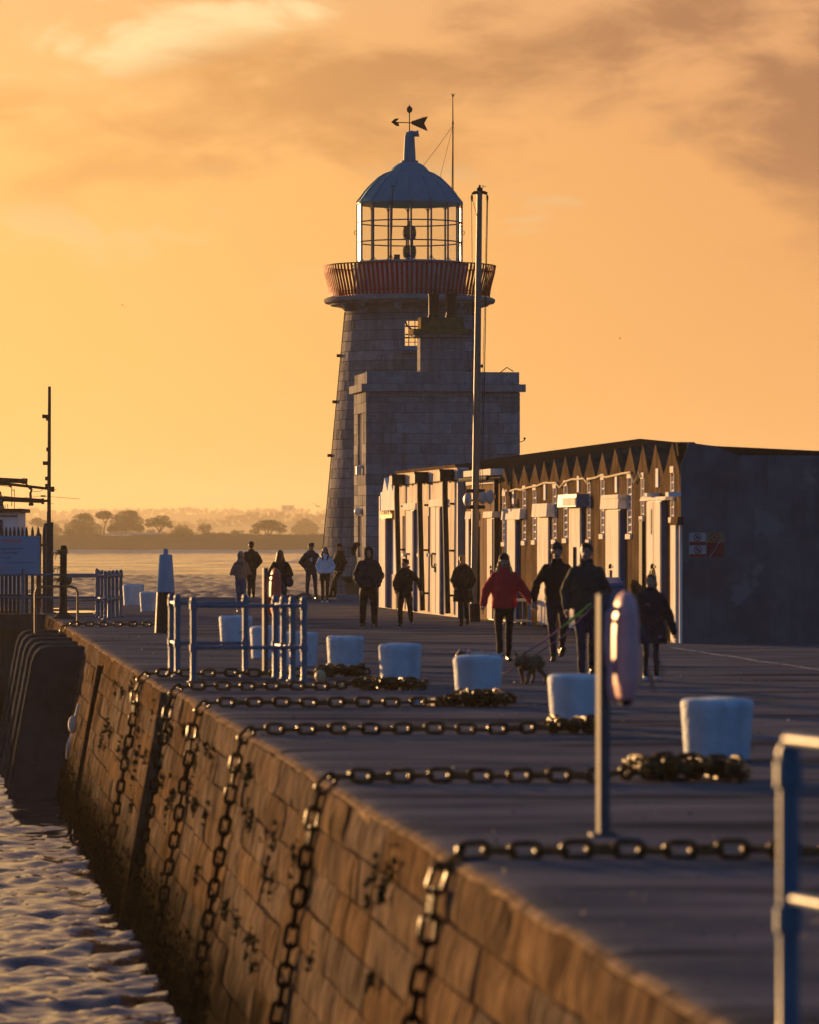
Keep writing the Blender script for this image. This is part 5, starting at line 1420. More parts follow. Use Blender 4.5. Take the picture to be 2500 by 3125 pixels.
# ================================================================== RESCUE FLOATS on posts
def rescue(label, px, base_py, m_float, hpost, f0, f1, grp='rescue floats on posts', rz=0.0):
    p = gnd(px, base_py)
    t = thing('float_post', label[0], 'post', p, group='posts of the rescue floats')
    b = MB(); b.box((p.x, p.y, hpost / 2 + .01), (.070, .070, hpost), rz=.30); b.build('post', galv, t)
    b = MB(); b.box((p.x, p.y, .012), (.17, .17, .024), rz=.12)
    for dx in (-.06, .06): b.ball((p.x + dx, p.y - .05, .03), .014, 6, 4)
    b.build('base_plate', galv, t)
    b = MB(); b.box((p.x + .07, p.y, (f0 + f1) / 2 + .18), (.10, .03, .03)); b.box((p.x + .07, p.y, (f0 + f1) / 2 - .15), (.10, .03, .03)); b.build('hook', galv, t)
    cx = p.x + .135
    f = thing('rescue_float', label[1], 'rescue float', (cx, p.y, f0), group=grp)
    h = f1 - f0; prof = [(.015, 0), (.042, .02), (.05, .06), (.062, .13), (.074, .22), (.08, .4), (.08, .62), (.076, .76), (.066, .88), (.048, .955), (.02, .995)]
    b = MB(); b.rings([(f0 + z * h, cx + .012, p.y, r * 1.0, r * 2.2) for r, z in prof[2:]], 24); rb = Matrix.Rotation(.20, 3, 'Z'); b.v = [tuple(rb @ (Vector(v) - Vector((cx, p.y, 0))) + Vector((cx, p.y, 0))) for v in b.v]; b.build('body', m_float, f, smooth=40)
    b = MB(); b.rings([(f0 + z * h, cx + .012, p.y, r, r * 2.1) for r, z in prof[:3]], 24); b.build('end_cap', black_pot, f, smooth=40)
    for sg, z0, z1 in ((-1, .30, .86), (-1, .04, .40)):
        b = MB(); o = .10 if z0 > .1 else .06
        b.tube([(cx + sg * .05, p.y - .03, f0 + z1 * h), (cx + sg * (.062 + o * .4), p.y - .05, f0 + (z1 - .06) * h), (cx + sg * (.062 + o * .5), p.y - .055, f0 + (z0 + z1) / 2 * h), (cx + sg * (.062 + o * .4), p.y - .05, f0 + (z0 + .06) * h), (cx + sg * .04, p.y - .03, f0 + z0 * h)], .021, 8); b.build('handle', m_float, f, smooth=True)
    b = MB()
    for k in range(2):
        b.tube([(cx + .09, p.y - .02 + .03 * k, f0 + h * .75), (cx + .16 + .04 * k, p.y + .03, f0 + h * .5), (cx + .24 + .03 * k, p.y + .06, f0 + h * .28), (cx + .20, p.y + .04, f0 + h * (.12 + .05 * k)), (cx + .12, p.y, f0 + h * .42)], .006, 4)
    b.build('cord', mat('float_cord' + str(px), (0.12, 0.12, 0.13), rough=.8), f)
pink_m = mat('faded_pink', (0.62, 0.30, 0.32), (0.72, 0.42, 0.42), 5, .45)
orange_m = mat('float_red', (0.62, 0.10, 0.05), (0.70, 0.16, 0.08), 5, .45)
rescue(('grey steel post in the foreground carrying the faded pink float', 'faded pink torpedo shaped rescue float in the foreground'), 1841, 2553, pink_m, 1.57, .85, 1.60)
rescue(('slim grey post behind the blue railing carrying the red float', 'red torpedo shaped rescue float behind the blue railing'), 810, 2052, orange_m, 1.50, .80, 1.51)

# ================================================================== FLAGPOLE
p = gnd(1447, 1898); top = at(1464, 575, 106); sF = F / 106
fp = thing('flagpole', 'tall pale timber flagpole rising in front of the store huts', 'flagpole', p)
b = MB(); b.tube([p + Vector((0, 0, .1)), p.lerp(top, .5), top], [.088, .082, .062], 14); b.build('pole', pole_m, fp, smooth=40)
b = MB(); b.box(p + Vector((.02, .02, .21)), (.24, .24, .42)); b.box(p + Vector((.105, .0, 1.1)), (.06, .18, 2.2)); b.build('tabernacle', lead_m, fp)
for z, w in ((3.02, .44), (2.65, .44)):
    b = MB(); b.box(p + Vector((.03, -.1, z)), (w, .09, .085)); b.build('clamp', lead_m, fp)
def zpole(py): return H + (HZ - py) / sF
b = MB(); tx = top.x
b.prism([(tx - .19, 106 - .04, zpole(590)), (tx - .12, 106 - .04, zpole(583)), (tx + .12, 106 - .04, zpole(583)), (tx + .19, 106 - .04, zpole(588)), (tx + .16, 106 - .04, zpole(595)), (tx + .09, 106 - .04, zpole(592)), (tx - .07, 106 - .04, zpole(592)), (tx - .17, 106 - .04, zpole(594))], (0, .08, 0))
b.lathe([(.07, 0), (.075, .05), (.03, .09), (.02, .14)], 12, (tx, 106, zpole(583))); b.tube([(tx + .0, 106, zpole(578)), (tx + .06, 106, zpole(572)), (tx + .16, 106, zpole(568)), (tx + .05, 106, zpole(567))], .008, 4)
b.build('pole_head', lead_m, fp)
for dx in (-.18, .175):
    b = MB(); b.lathe([(.012, -.16), (.028, -.10), (.028, -.04), (.01, 0)], 8, (tx + dx, 106, zpole(594))); b.build('pulley', lead_m, fp)
for (x0, x1, y1) in ((-.185, -.13, 1450), (-.17, -.06, 660), (.18, .06, 1490), (.165, .02, 1480), (.19, .09, 1330)):
    b = MB(); b.tube([(tx + x0, 106, zpole(605)), (tx + x1 - .0, 105.97, zpole(y1))], .006, 4); b.build('halyard', lead_m, fp)
horn_m = mat('horn_grey', (0.30, 0.31, 0.32), (0.4, 0.4, 0.4), 4, .5)
for px, py, hh, dy in ((1427, 1525, .16, -.12), (1495.5, 1517, .165, -.14), (1474, 1520, .15, .05)):
    c0 = at(px, py, 105.9 + dy);
    b = MB(); M = Matrix.Rotation(rad(-62), 3, 'Z')
    b.ball(c0, (hh, .075, hh), 16, 10, M=M); b.tube([c0, c0.lerp(Vector((p.x + .02, p.y, c0.z - .02)), .92)], .03, 6); b.build('loudspeaker', horn_m, fp, smooth=True)
b = MB(); c0 = at(1509, 1516, 105.7); b.lathe([(.03, -.045), (.035, 0), (.03, .045)], 12, c0); b.box(c0 + Vector((-.06, 0, 0)), (.1, .03, .03)); b.build('amber_lamp', mat('amber', (0.65, 0.28, 0.04), rough=.3), fp)

# ================================================================== PALISADE FENCE, SIGN
fn = thing('palisade_fence', 'dark palisade fence with spiked pales on the jetty behind the blue sign', 'fence', (jx - 3, 118.75, 0))
fm = mat('fence_steel', (0.035, 0.035, 0.04), (0.06, 0.055, 0.055), 5, .6)
x = -14.6; k = 0
while x < -9.35:
    hgt = 2.24 + .10 * noise.noise(Vector((x * 4, 0, 0))); b = MB()
    b.prism([(x - .038, 118.72, 0), (x + .038, 118.72, 0), (x + .038, 118.72, hgt - .16), (x + .02, 118.72, hgt - .05), (x, 118.72, hgt), (x - .02, 118.72, hgt - .05), (x - .038, 118.72, hgt - .16)], (0, .02, 0)); b.build('pale', fm, fn)
    x += .105 if x > -10.6 and x < -9.9 else .152; k += 1
for z in (.45, 1.75): b = MB(); b.box((-12, 118.78, z), (5.3, .05, .06)); b.build('fence_rail', fm, fn)
b = MB(); b.box((-9.27, 118.8, 1.16), (.165, .16, 2.36)); b.build('fence_post', fm, fn)
for k in range(16):
    y = 119.1 + .3 * k; b = MB(); b.prism([(-9.42 - .02 * k, y - .04, 0), (-9.42 - .02 * k, y + .04, 0), (-9.42 - .02 * k, y + .04, 2.1), (-9.42 - .02 * k, y, 2.24 + .04 * (k % 3)), (-9.42 - .02 * k, y - .04, 2.1)], (-.025, 0, 0)); b.build('pale', fm, fn)
for z in (.45, 1.75): b = MB(); b.box((-9.6, 121.4, z), (.05, 4.8, .06)); b.build('fence_rail', fm, fn)
b = MB(); b.box((-9.55, 118.70, 1.1), (.12, .02, 1.9)); b.build('rust_board', mat('rust_red', (0.16, 0.045, 0.02), rough=.8), fn)
sg = thing('notice_board', 'large pale blue sign with red heading on the jetty fence', 'sign', (-10.3, 118.55, 1.5))
sign_m = mat('sign_blue', (0.13, 0.34, 0.50), rough=.5, spec=0.1)
b = MB(); xr = (121 - 1250) / F * 118.55; b.box(((xr - 12.4) / 2, 118.6, (H + (HZ - 1636) / F * 118.6 + H + (HZ - 1751) / F * 118.6) / 2), (xr + 12.4, .03, 115 / F * 118.6)); b.build('panel', sign_m, sg)
ink_r = mat('ink_red', (0.50, 0.12, 0.16), rough=.6); ink_b = mat('ink_navy', (0.05, 0.08, 0.14), rough=.6)
def text(body, x, y, z, size, m, par, align='RIGHT', bold=0.0, rotz=0.0, name='lettering'):
    cu = bpy.data.curves.new('lettering', 'FONT'); cu.body = body; cu.size = size; cu.align_x = align; cu.extrude = .002; cu.offset = bold
    o = bpy.data.objects.new('tmp', cu); COL.objects.link(o)
    dg = bpy.context.evaluated_depsgraph_get(); me = bpy.data.meshes.new_from_object(o.evaluated_get(dg)); bpy.data.objects.remove(o)
    me.materials.clear(); me.materials.append(m); me.name = name
    o = obj(name, me, par, Vector((x, y, z)) - root_loc(par) if par else (x, y, z), (rad(90), 0, rotz)); return o
def sgz(py): return H + (HZ - py) / F * 118.55
def sgx(px): return (px - 1250) / F * 118.55
text('NEEDED', sgx(66), 118.582, sgz(1656), .135, ink_r, sg, bold=.003)
text('ing experience?', sgx(70), 118.582, sgz(1677), .092, ink_b, sg)
text('e, Northside?', sgx(56), 118.582, sgz(1690.5), .092, ink_b, sg)
text('he sea?', sgx(35), 118.582, sgz(1704), .092, ink_b, sg)
text('become a member for sea and shore', sgx(106), 118.582, sgz(1718), .048, ink_b, sg)
text('interested?', sgx(26), 118.582, sgz(1733), .07, ink_r, sg)
text('1 087 7421', sgx(39), 118.582, sgz(1743), .07, ink_r, sg)

# ================================================================== BOAT beyond the jetty
bt = thing('fishing_boat', 'white fishing boat with dark mast and booms moored behind the jetty fence', 'boat', (-15.2, 160, SEA)); sB = F / 158.0
def bx(px): return (px - 1250) / sB
def bz(py): return H + (HZ - py) / sB
hull_m = mat('boat_hull', (0.05, 0.08, 0.14), (0.06, 0.09, 0.16), 1, .4)
b = MB(); vs = []; st = [(153, 2.3, 1.0), (156, 2.8, .8), (160, 2.9, .8), (165, 2.6, 1.0), (169, 1.4, 1.5), (171, .1, 1.8)]
for y, w, zt_ in st: vs += [(-15.2 - w, y, SEA + 1.3 + zt_), (-15.2 - w * .8, y, SEA - .4), (-15.2 + w * .8, y, SEA - .4), (-15.2 + w, y, SEA + 1.3 + zt_)]
fs = [(0, 1, 2, 3), tuple(4 * 5 + i for i in (3, 2, 1, 0))]
for i in range(5):
    for k in range(4): fs.append((i * 4 + k, i * 4 + 4 + k, i * 4 + 4 + (k + 1) % 4, i * 4 + (k + 1) % 4))
b.add(vs, fs); b.build('hull', hull_m, bt)
wx1 = bx(57); b = MB(); b.box(((wx1 - 17.0) / 2, 159.6, (bz(1562) - .8) / 2), (wx1 + 17.0, 3.2, bz(1562) + .8), taper=.985); wh = b.build('wheelhouse', white_paint, bt)
b = MB(); b.box(((wx1 - 17.0) / 2, 159.6, bz(1558)), (wx1 + 17.25, 3.5, .13)); b.build('wheelhouse_roof', lead_m, bt)
b = MB(); b.box(((wx1 - 17.0) / 2, 157.985, bz(1575)), (wx1 + 16.9, .03, .05)); b.build('trim', lead_m, bt)
for i in range(3): b = MB(); b.box((-14.3 - 1.0 * i, 157.985, bz(1610)), (.7, .03, .55)); b.build('window', pane_m, bt)
b = MB(); b.tube([(bx(146), 158.5, -2.0), (bx(146), 158.5, bz(1500)), (bx(147.5), 158.5, bz(1178))], [.075, .07, .055], 8); ms = b.build('mast', lead_m, bt)
for py, dx, w in ((1270, -.12, .22), (1277, -.05, .1), (1371, -.04, .1), (1413, -.11, .2), (1460, -.06, .14), (1482, -.05, .16)):
    b = MB(); b.box((bx(147) + dx, 158.42, bz(py)), (w, .14, .13)); b.tube([(bx(147), 158.4, bz(py)), (bx(147) + dx * 1.9, 158.4, bz(py) + .05)], .03, 5); b.build('mast_fitting', lead_m, ms)
b = MB(); b.tube([(bx(-70), 158, bz(1461)), (bx(84), 158, bz(1469))], .085, 10); b.tube([(bx(68), 158, bz(1468)), (bx(84), 158, bz(1469))], .105, 10); b.build('radar_scanner', lead_m, bt)
b = MB(); b.tube([(bx(-70), 158, bz(1470)), (bx(40), 158, bz(1479)), (bx(162), 158, bz(1493))], [.07, .05, .045], 8); b.box((bx(159), 158, bz(1493)), (.16, .12, .18)); b.tube([(bx(162), 158, bz(1494)), (bx(173), 158, bz(1495))], .01, 4); b.build('boom', lead_m, bt)
b = MB(); b.tube([(bx(-70), 158, bz(1518)), (bx(0), 158, bz(1522)), (bx(130), 158, bz(1529))], [.10, .09, .075], 8); b.box((bx(131), 158, bz(1530)), (.09, .14, .2)); b.tube([(bx(130), 158, bz(1529)), (bx(146), 158.3, bz(1528))], .05, 6)
for px in (92, 98): b.ball((bx(px), 158, bz(1539)), .06, 8, 6)
b.build('boom', lead_m, bt)
for pts, w in (([(20, 1478), (37, 1488), (37, 1545)], .015), ([(45, 1493), (45, 1553)], .012), ([(37, 1495), (45, 1498)], .01), ([(80, 1478), (98, 1495), (94, 1505), (95, 1520)], .045), ([(100, 1500), (120, 1500), (137, 1492)], .009), ([(0, 1482), (20, 1484), (37, 1488)], .008),
               ([(123, 1514), (145, 1515), (246, 1523)], .007), ([(125, 1514), (140, 1514)], .03), ([(0, 1512), (60, 1520), (100, 1517), (125, 1514)], .007), ([(16, 1540), (17, 1552)], .012), ([(24, 1538), (25, 1552)], .012), ([(2, 1500), (6, 1530), (12, 1552)], .03), ([(30, 1476), (36, 1486)], .03), ([(145, 1536), (166, 1538)], .007)):
    b = MB(); b.tube([(bx(x), 157.9, bz(y)) for x, y in pts], w, 5); b.build('rigging', lead_m, bt)
b = MB(); b.lathe([(.14, 0), (.05, .12), (.12, .26), (.02, .34)], 10, (bx(3), 157.9, bz(1552))); b.build('deck_lamp', galv, bt)

# ================================================================== THINGS BY THE HUTS
p = gnd(1857, 1946)
wb = thing('wheelie_bin', 'blue plastic bin standing by the hut wall behind the man with leashes', 'bin', p)
bin_m = mat('blue_plastic', (0.015, 0.13, 0.36), (0.02, 0.15, 0.42), 3, .5, spec=0.1)
b = MB(); b.hexa([p + Vector(v) for v in ((-.22, 0, .02), (.24, .05, .02), (.24, .6, .02), (-.22, .55, .02), (-.28, -.06, 1.0), (.29, .0, 1.0), (.29, .66, 1.0), (-.28, .62, 1.0))]); b.build('body', bin_m, wb)
b = MB(); b.hexa([p + Vector(v) for v in ((-.31, -.09, 1.0), (.32, -.04, 1.0), (.32, .70, 1.0), (-.31, .64, 1.0), (-.30, -.07, 1.06), (.31, -.02, 1.06), (.22, .66, 1.17), (-.24, .6, 1.17))]); b.build('lid', bin_m, wb)
for x in (-.18, .2): b = MB(); b.tube([p + Vector((x - .03, .6, .1)), p + Vector((x + .03, .6, .1))], .1, 14); b.build('wheel', rubber, wb)
rk = thing('blue_trolley', 'low blue metal trolley standing against the concrete hut wall', 'trolley', hp(16.4, .35, 0))
for t_, o_ in ((16.0, .25), (16.0, .65), (16.85, .25), (16.85, .65), (16.4, .65)):
    b = MB(); b.tube([hp(t_, o_, .09), hp(t_, o_, .55)], .028, 6); b.build('upright', bin_m, rk)
    b = MB(); b.ball(hp(t_, o_, .05), .06, 10, 6); b.build('castor', bin_m, rk)
b = MB(); hbox(b, 15.95, 16.9, .2, .7, .55, .60); hbox(b, 15.95, 16.9, .2, .7, .10, .14); b.build('shelf', mat('trolley_top', (0.5, 0.46, 0.38), rough=.6), rk)
yr = mat('yellow_rope', (0.50, 0.33, 0.04), (0.60, 0.42, 0.08), 9, .7)
cr_ = thing('rope_coil', 'yellow rope coils hung on the hut beside the corner posts', 'rope', hp(2.0, .15, 1.0))
for k in range(9):
    b = MB(); r = .30 + .02 * (k % 4); c0 = hp(2.0 + .02 * k, .07 + .035 * (k % 3), .98 + .03 * (k % 5))
    b.tube([c0 + hu * (r * .62 * math.cos(i * .524)) + Vector((0, 0, r * math.sin(i * .524))) + hn * (.03 * math.sin(i + k)) for i in range(12)], .024, 5, closed=True); b.build('coil', yr, cr_)
b = MB(); b.tube([hp(2.0, .12, .8), hp(1.95, .2, .5), hp(2.1, .25, .25), hp(1.9, .3, .05)], .025, 5); b.build('rope_tail', yr, cr_)
b = MB()
for i in range(420):
    t_ = R.choice([R.uniform(.2, 3.0), R.uniform(5, 10), R.uniform(14, 21)]); p0 = hp(t_, R.uniform(.02, .22), 0); h_ = R.uniform(.04, .13)
    w = Vector((R.uniform(-.012, .012), .01, 0)); b.add([p0 - w, p0 + w, p0 + Vector((R.uniform(-.05, .05), R.uniform(-.05, .05), h_))], [(0, 1, 2)])
tag(stuff(b.build('weeds', mat('weeds', (0.05, 0.055, 0.02), (0.09, 0.08, 0.03), 5, .9), fix=False)), 'small weeds growing along the foot of the hut wall', 'weeds')
# warning signs on the end wall
def ew(px, py, o=0.0):
    # point on the end wall seen at a pixel, o metres in front of it
    r = Vector(((px - 1250) / F, 1.0, (HZ - py) / F)); n_ = -hu
    P0 = HO + n_ * o; k = (P0 - Vector((0, 0, H))).dot(n_) / r.dot(n_)
    return Vector((0, 0, H)) + r * k
def wsign(label, x0, x1, y0, y1, m, bands, circles, extra=()):
    c0 = ew((x0 + x1) / 2, (y0 + y1) / 2, .02)
    t = thing('warning_sign', label, 'sign', c0, group='warning signs on the end wall')
    q = [ew(x0, y1, .022), ew(x1, y1, .022), ew(x1, y0, .022), ew(x0, y0, .022)]
    b = MB(); b.prism(q, hu * .015); b.build('panel', m, t)
    for bx0, bx1, by0, by1, bm2 in bands:
        q = [ew(bx0, by1, .0255), ew(bx1, by1, .0255), ew(bx1, by0, .0255), ew(bx0, by0, .0255)]; b = MB(); b.prism(q, hu * .002); b.build('band', bm2, t)
    for cx, cy_, r, bm2 in circles:
        b = MB(); b.tube([ew(cx + r * math.cos(i * .2618), cy_ + r * math.sin(i * .2618), .028) for i in range(24)], .008, 4, closed=True); b.tube([ew(cx - r * .7, cy_ - r * .7, .028), ew(cx + r * .7, cy_ + r * .7, .028)], .007, 4); b.build('prohibition_ring', bm2, t)
        b = MB(); b.prism([ew(cx + px, cy_ + py, .0275) for px, py in ((-5, 4), (-3, -1), (-2, -5), (0, -6), (1, -2), (3, -4), (4, 0), (6, 1), (5, 4))], hu * .002); b.build('pictogram', ink_b, t)
    for m2, pts in extra: b = MB(); b.tube([ew(x, y, .03) for x, y in pts], .007, 4); b.build('scratch', m2, t)
    b = MB()
    for x, y in ((x0 + 3, y0 + 3), (x1 - 3, y0 + 3), (x0 + 3, y1 - 3), (x1 - 3, y1 - 3)): b.ball(ew(x, y, .027), .010, 6, 4)
    b.build('screws', galv, t)
sgw = mat('sign_white', (0.42, 0.42, 0.42), rough=.5); sgr = mat('sign_red', (0.28, 0.025, 0.03), rough=.5); sgo = mat('sign_ochre', (0.30, 0.19, 0.11), rough=.5); sgd = mat('sign_darkred', (0.24, 0.03, 0.035), rough=.5); pw = mat('print_white', (0.4, 0.4, 0.4), rough=.6)
wsign('white warning sign with two red prohibition circles on the dark end wall', 2103, 2155.7, 1625.5, 1702, sgw, [(2104, 2155, 1653, 1664, sgr), (2104, 2155, 1691, 1701, sgr)], [(2129, 1639.8, 10.5, sgr), (2130, 1678.3, 10.5, sgr)])
wsign('scratched red warning sign with ochre top on the dark end wall', 2156.8, 2211, 1625, 1701, sgo, [(2157.5, 2210.5, 1656, 1700.5, sgd)], [(2181, 1640, 13.5, sgr)], [(pw, [(2165, 1701), (2178, 1683), (2196, 1653)])])

# ================================================================== PLANTER, PLINTH, ROCKS, BIRDS
p = gnd(1076, 1829); D0 = p.y
def px3(px, py, D=D0): return at(px, py, D)
b = MB(); a, c_ = px3(1026, 1829), px3(1099, 1815); b.box(((a.x + c_.x) / 2, D0 + .35, .075), (c_.x - a.x, .7, .15)); tag(b.build('stone_plinth', granite), 'low granite plinth at the foot of the lighthouse under the planter', 'plinth')
pl = thing('planter', 'square terracotta planter with shaggy grass beside the lighthouse', 'planter', px3(1076, 1815))
terra = mat('terracotta', (0.26, 0.12, 0.05), (0.32, 0.16, 0.07), 4, .8)
c0 = px3(1077, 1815); z0 = .15; w0, w1 = .36 , .45
b = MB(); cx = c0.x; cy0 = D0 + .3
b.hexa([Vector((cx + sx_ * w, cy0 + sy_ * w, z)) for z, w in ((z0, w0 / 2), (z0 + .33, w1 / 2)) for sx_, sy_ in ((-1, -1), (1, -1), (1, 1), (-1, 1))]); b.hexa([Vector((cx + sx_ * w1 * .54, cy0 + sy_ * w1 * .54, z)) for z in (z0 + .332, z0 + .385) for sx_, sy_ in ((-1, -1), (1, -1), (1, 1), (-1, 1))]); b.build('pot', terra, pl)
b = MB()
for i in range(420):
    a = R.uniform(0, 6.28); r = R.uniform(0, .2); p0 = Vector((cx - .02 + r * math.cos(a), cy0 + r * math.sin(a), z0 + .38)); L = R.uniform(.1, .24); le = R.uniform(.2, .9)
    d = Vector((math.cos(a) * le, math.sin(a) * le, 1)).normalized() * L; w = Vector((.006, .004, 0)); b.add([p0 - w, p0 + w, p0 + d * .6 + Vector((0, 0, .02)), p0 + d + Vector((d.x * .4, 0, -.03))], [(0, 1, 2), (0, 2, 3)])
b.build('plant', mat('shaggy_plant', (0.06, 0.05, 0.02), (0.11, 0.08, 0.03), 8, .9), pl, fix=False)
rock_m = mat('shore_rock', (0.06, 0.055, 0.05), (0.10, 0.09, 0.08), 4, .8, .03, 9)
for i, (px, py, r, lab) in enumerate(((930, 1829, .28, 'larger dark boulder at the quay end beside the man in the cap'), (888, 1828, .17, 'small dark stone lying at the quay end between the onlookers'))):
    p = gnd(px, py); b = MB(); b.ball((0, 0, 0), 1, 12, 8); b.v = [(x * r * (1 + .3 * noise.noise(Vector((x * 1.5 + i, y * 1.5, z * 1.5)))), y * r * .8, max(-.02, z * r * .55 + .05)) for x, y, z in b.v]
    o = b.build('boulder', rock_m); o.location = p; tag(o, lab, 'rock', 'stones at the quay end')
def gull(px, py, D, span, rz, lab):
    b = MB(); c0 = at(px, py, D)
    b.tube([(0, -.17, 0), (0, -.08, .02), (0, .08, .01), (0, .2, 0)], [.012, .04, .045, .01], 8)
    for s_ in (-1, 1): b.add([(s_ * .03, -.06, .03), (s_ * span * .25, -.09, .11), (s_ * span * .5, .05, .06), (s_ * span * .26, .04, .10), (s_ * .03, .09, .03)], [(0, 1, 2, 3, 4)])
    o = b.build('gull', lead_m, fix=False); o.location = c0; o.rotation_euler = (rad(20), rad(25), rz); tag(o, lab, 'bird', 'gulls in the evening sky')
gull(375, 932, 620, 1.0, .9, 'dark gull flying in the open sky above the sea')
gull(1892, 1033, 900, 1.0, 1.4, 'tiny gull flying high above the store roof')
gull(967, 1545, 420, 1.3, .2, 'distant gull gliding over the far woods by the lighthouse')
# ================================================================== PEOPLE
def fuse(mb, name, mats, voxel, it=3, disp=0.0, dsc=7.0, seed=0.0, zmin=None):
    me = mb.mesh('tmp', [])
    o = bpy.data.objects.new('tmp', me); COL.objects.link(o)
    m = o.modifiers.new('r', 'REMESH'); m.mode = 'VOXEL'; m.voxel_size = voxel; m.use_smooth_shade = True
    if it: s = o.modifiers.new('s', 'SMOOTH'); s.factor = .5; s.iterations = it
    dg = bpy.context.evaluated_depsgraph_get()
    out = bpy.data.meshes.new_from_object(o.evaluated_get(dg)); out.name = name
    bpy.data.objects.remove(o); bpy.data.meshes.remove(me)
    n = len(out.vertices); co = np.empty(n * 3, np.float32); out.vertices.foreach_get('co', co); co = co.reshape(-1, 3)
    if disp:
        no = np.empty(n * 3, np.float32); out.vertices.foreach_get('normal', no); no = no.reshape(-1, 3)
        d = np.array([noise.noise(Vector((x * dsc + seed, y * dsc, z * dsc * 1.5))) + .5 * noise.noise(Vector((x * dsc * 2.3, y * dsc * 2.3 + seed, z * dsc * 3))) for x, y, z in co], np.float32)
        co += no * (d * disp)[:, None]
    if zmin is not None: co[:, 2] = np.maximum(co[:, 2], zmin)
    out.vertices.foreach_set('co', co.ravel())
    out.materials.clear()
    for mm in (mats if isinstance(mats, (list, tuple)) else [mats]): out.materials.append(mm)
    out.polygons.foreach_set('use_smooth', np.ones(len(out.polygons), bool)); out.update()
    return out
def cloth(name, c, c2=None, rough=.85, sc=6, **k):
    if c2 is None: c2 = tuple(min(1, x * 1.35) for x in c)
    return mat(name, c, c2, sc, rough, .006, 40, coords='obj', **k)
def V3(t): return Vector(t)
def blob_limb(b, pts, radii, n=12):
    b.tube(pts, radii, n)
    for p, r in zip(pts, radii):
        r = max(r) if isinstance(r, (tuple, list)) else r
        b.ball(p, r * .99, 10, 8)
def hand_palm(b, w, d, nrm):
    d = V3(d).normalized(); s = d.cross(V3(nrm)).normalized()
    b.tube([w - d * .02, w + d * .03, w + d * .085], [(.026, .022), (.040, .020), (.038, .016)], 10)
def fingers(b, w, d, nrm, curl=.5, thumb=1):
    d = V3(d).normalized(); nrm = (V3(nrm) - d * d.dot(V3(nrm))).normalized(); s = d.cross(nrm).normalized()
    for i, (o, L) in enumerate(((-.028, .068), (-.0095, .078), (.0095, .074), (.028, .058))):
        p0 = w + d * .07 + s * o; p1 = p0 + d * (L * .45); p2 = p1 + (d * math.cos(curl) + nrm * math.sin(curl)) * (L * .35); p3 = p2 + (d * math.cos(curl * 2) + nrm * math.sin(curl * 2)) * (L * .3)
        b.tube([p0, p1, p2, p3], [.0095, .009, .0082, .006], 7)
    p0 = w + d * .025 - s * .03 * thumb; p1 = p0 - s * .028 * thumb + d * .025 + nrm * .01; p2 = p1 + d * .032 + nrm * .014
    b.tube([p0, p1, p2], [.013, .011, .007], 7)
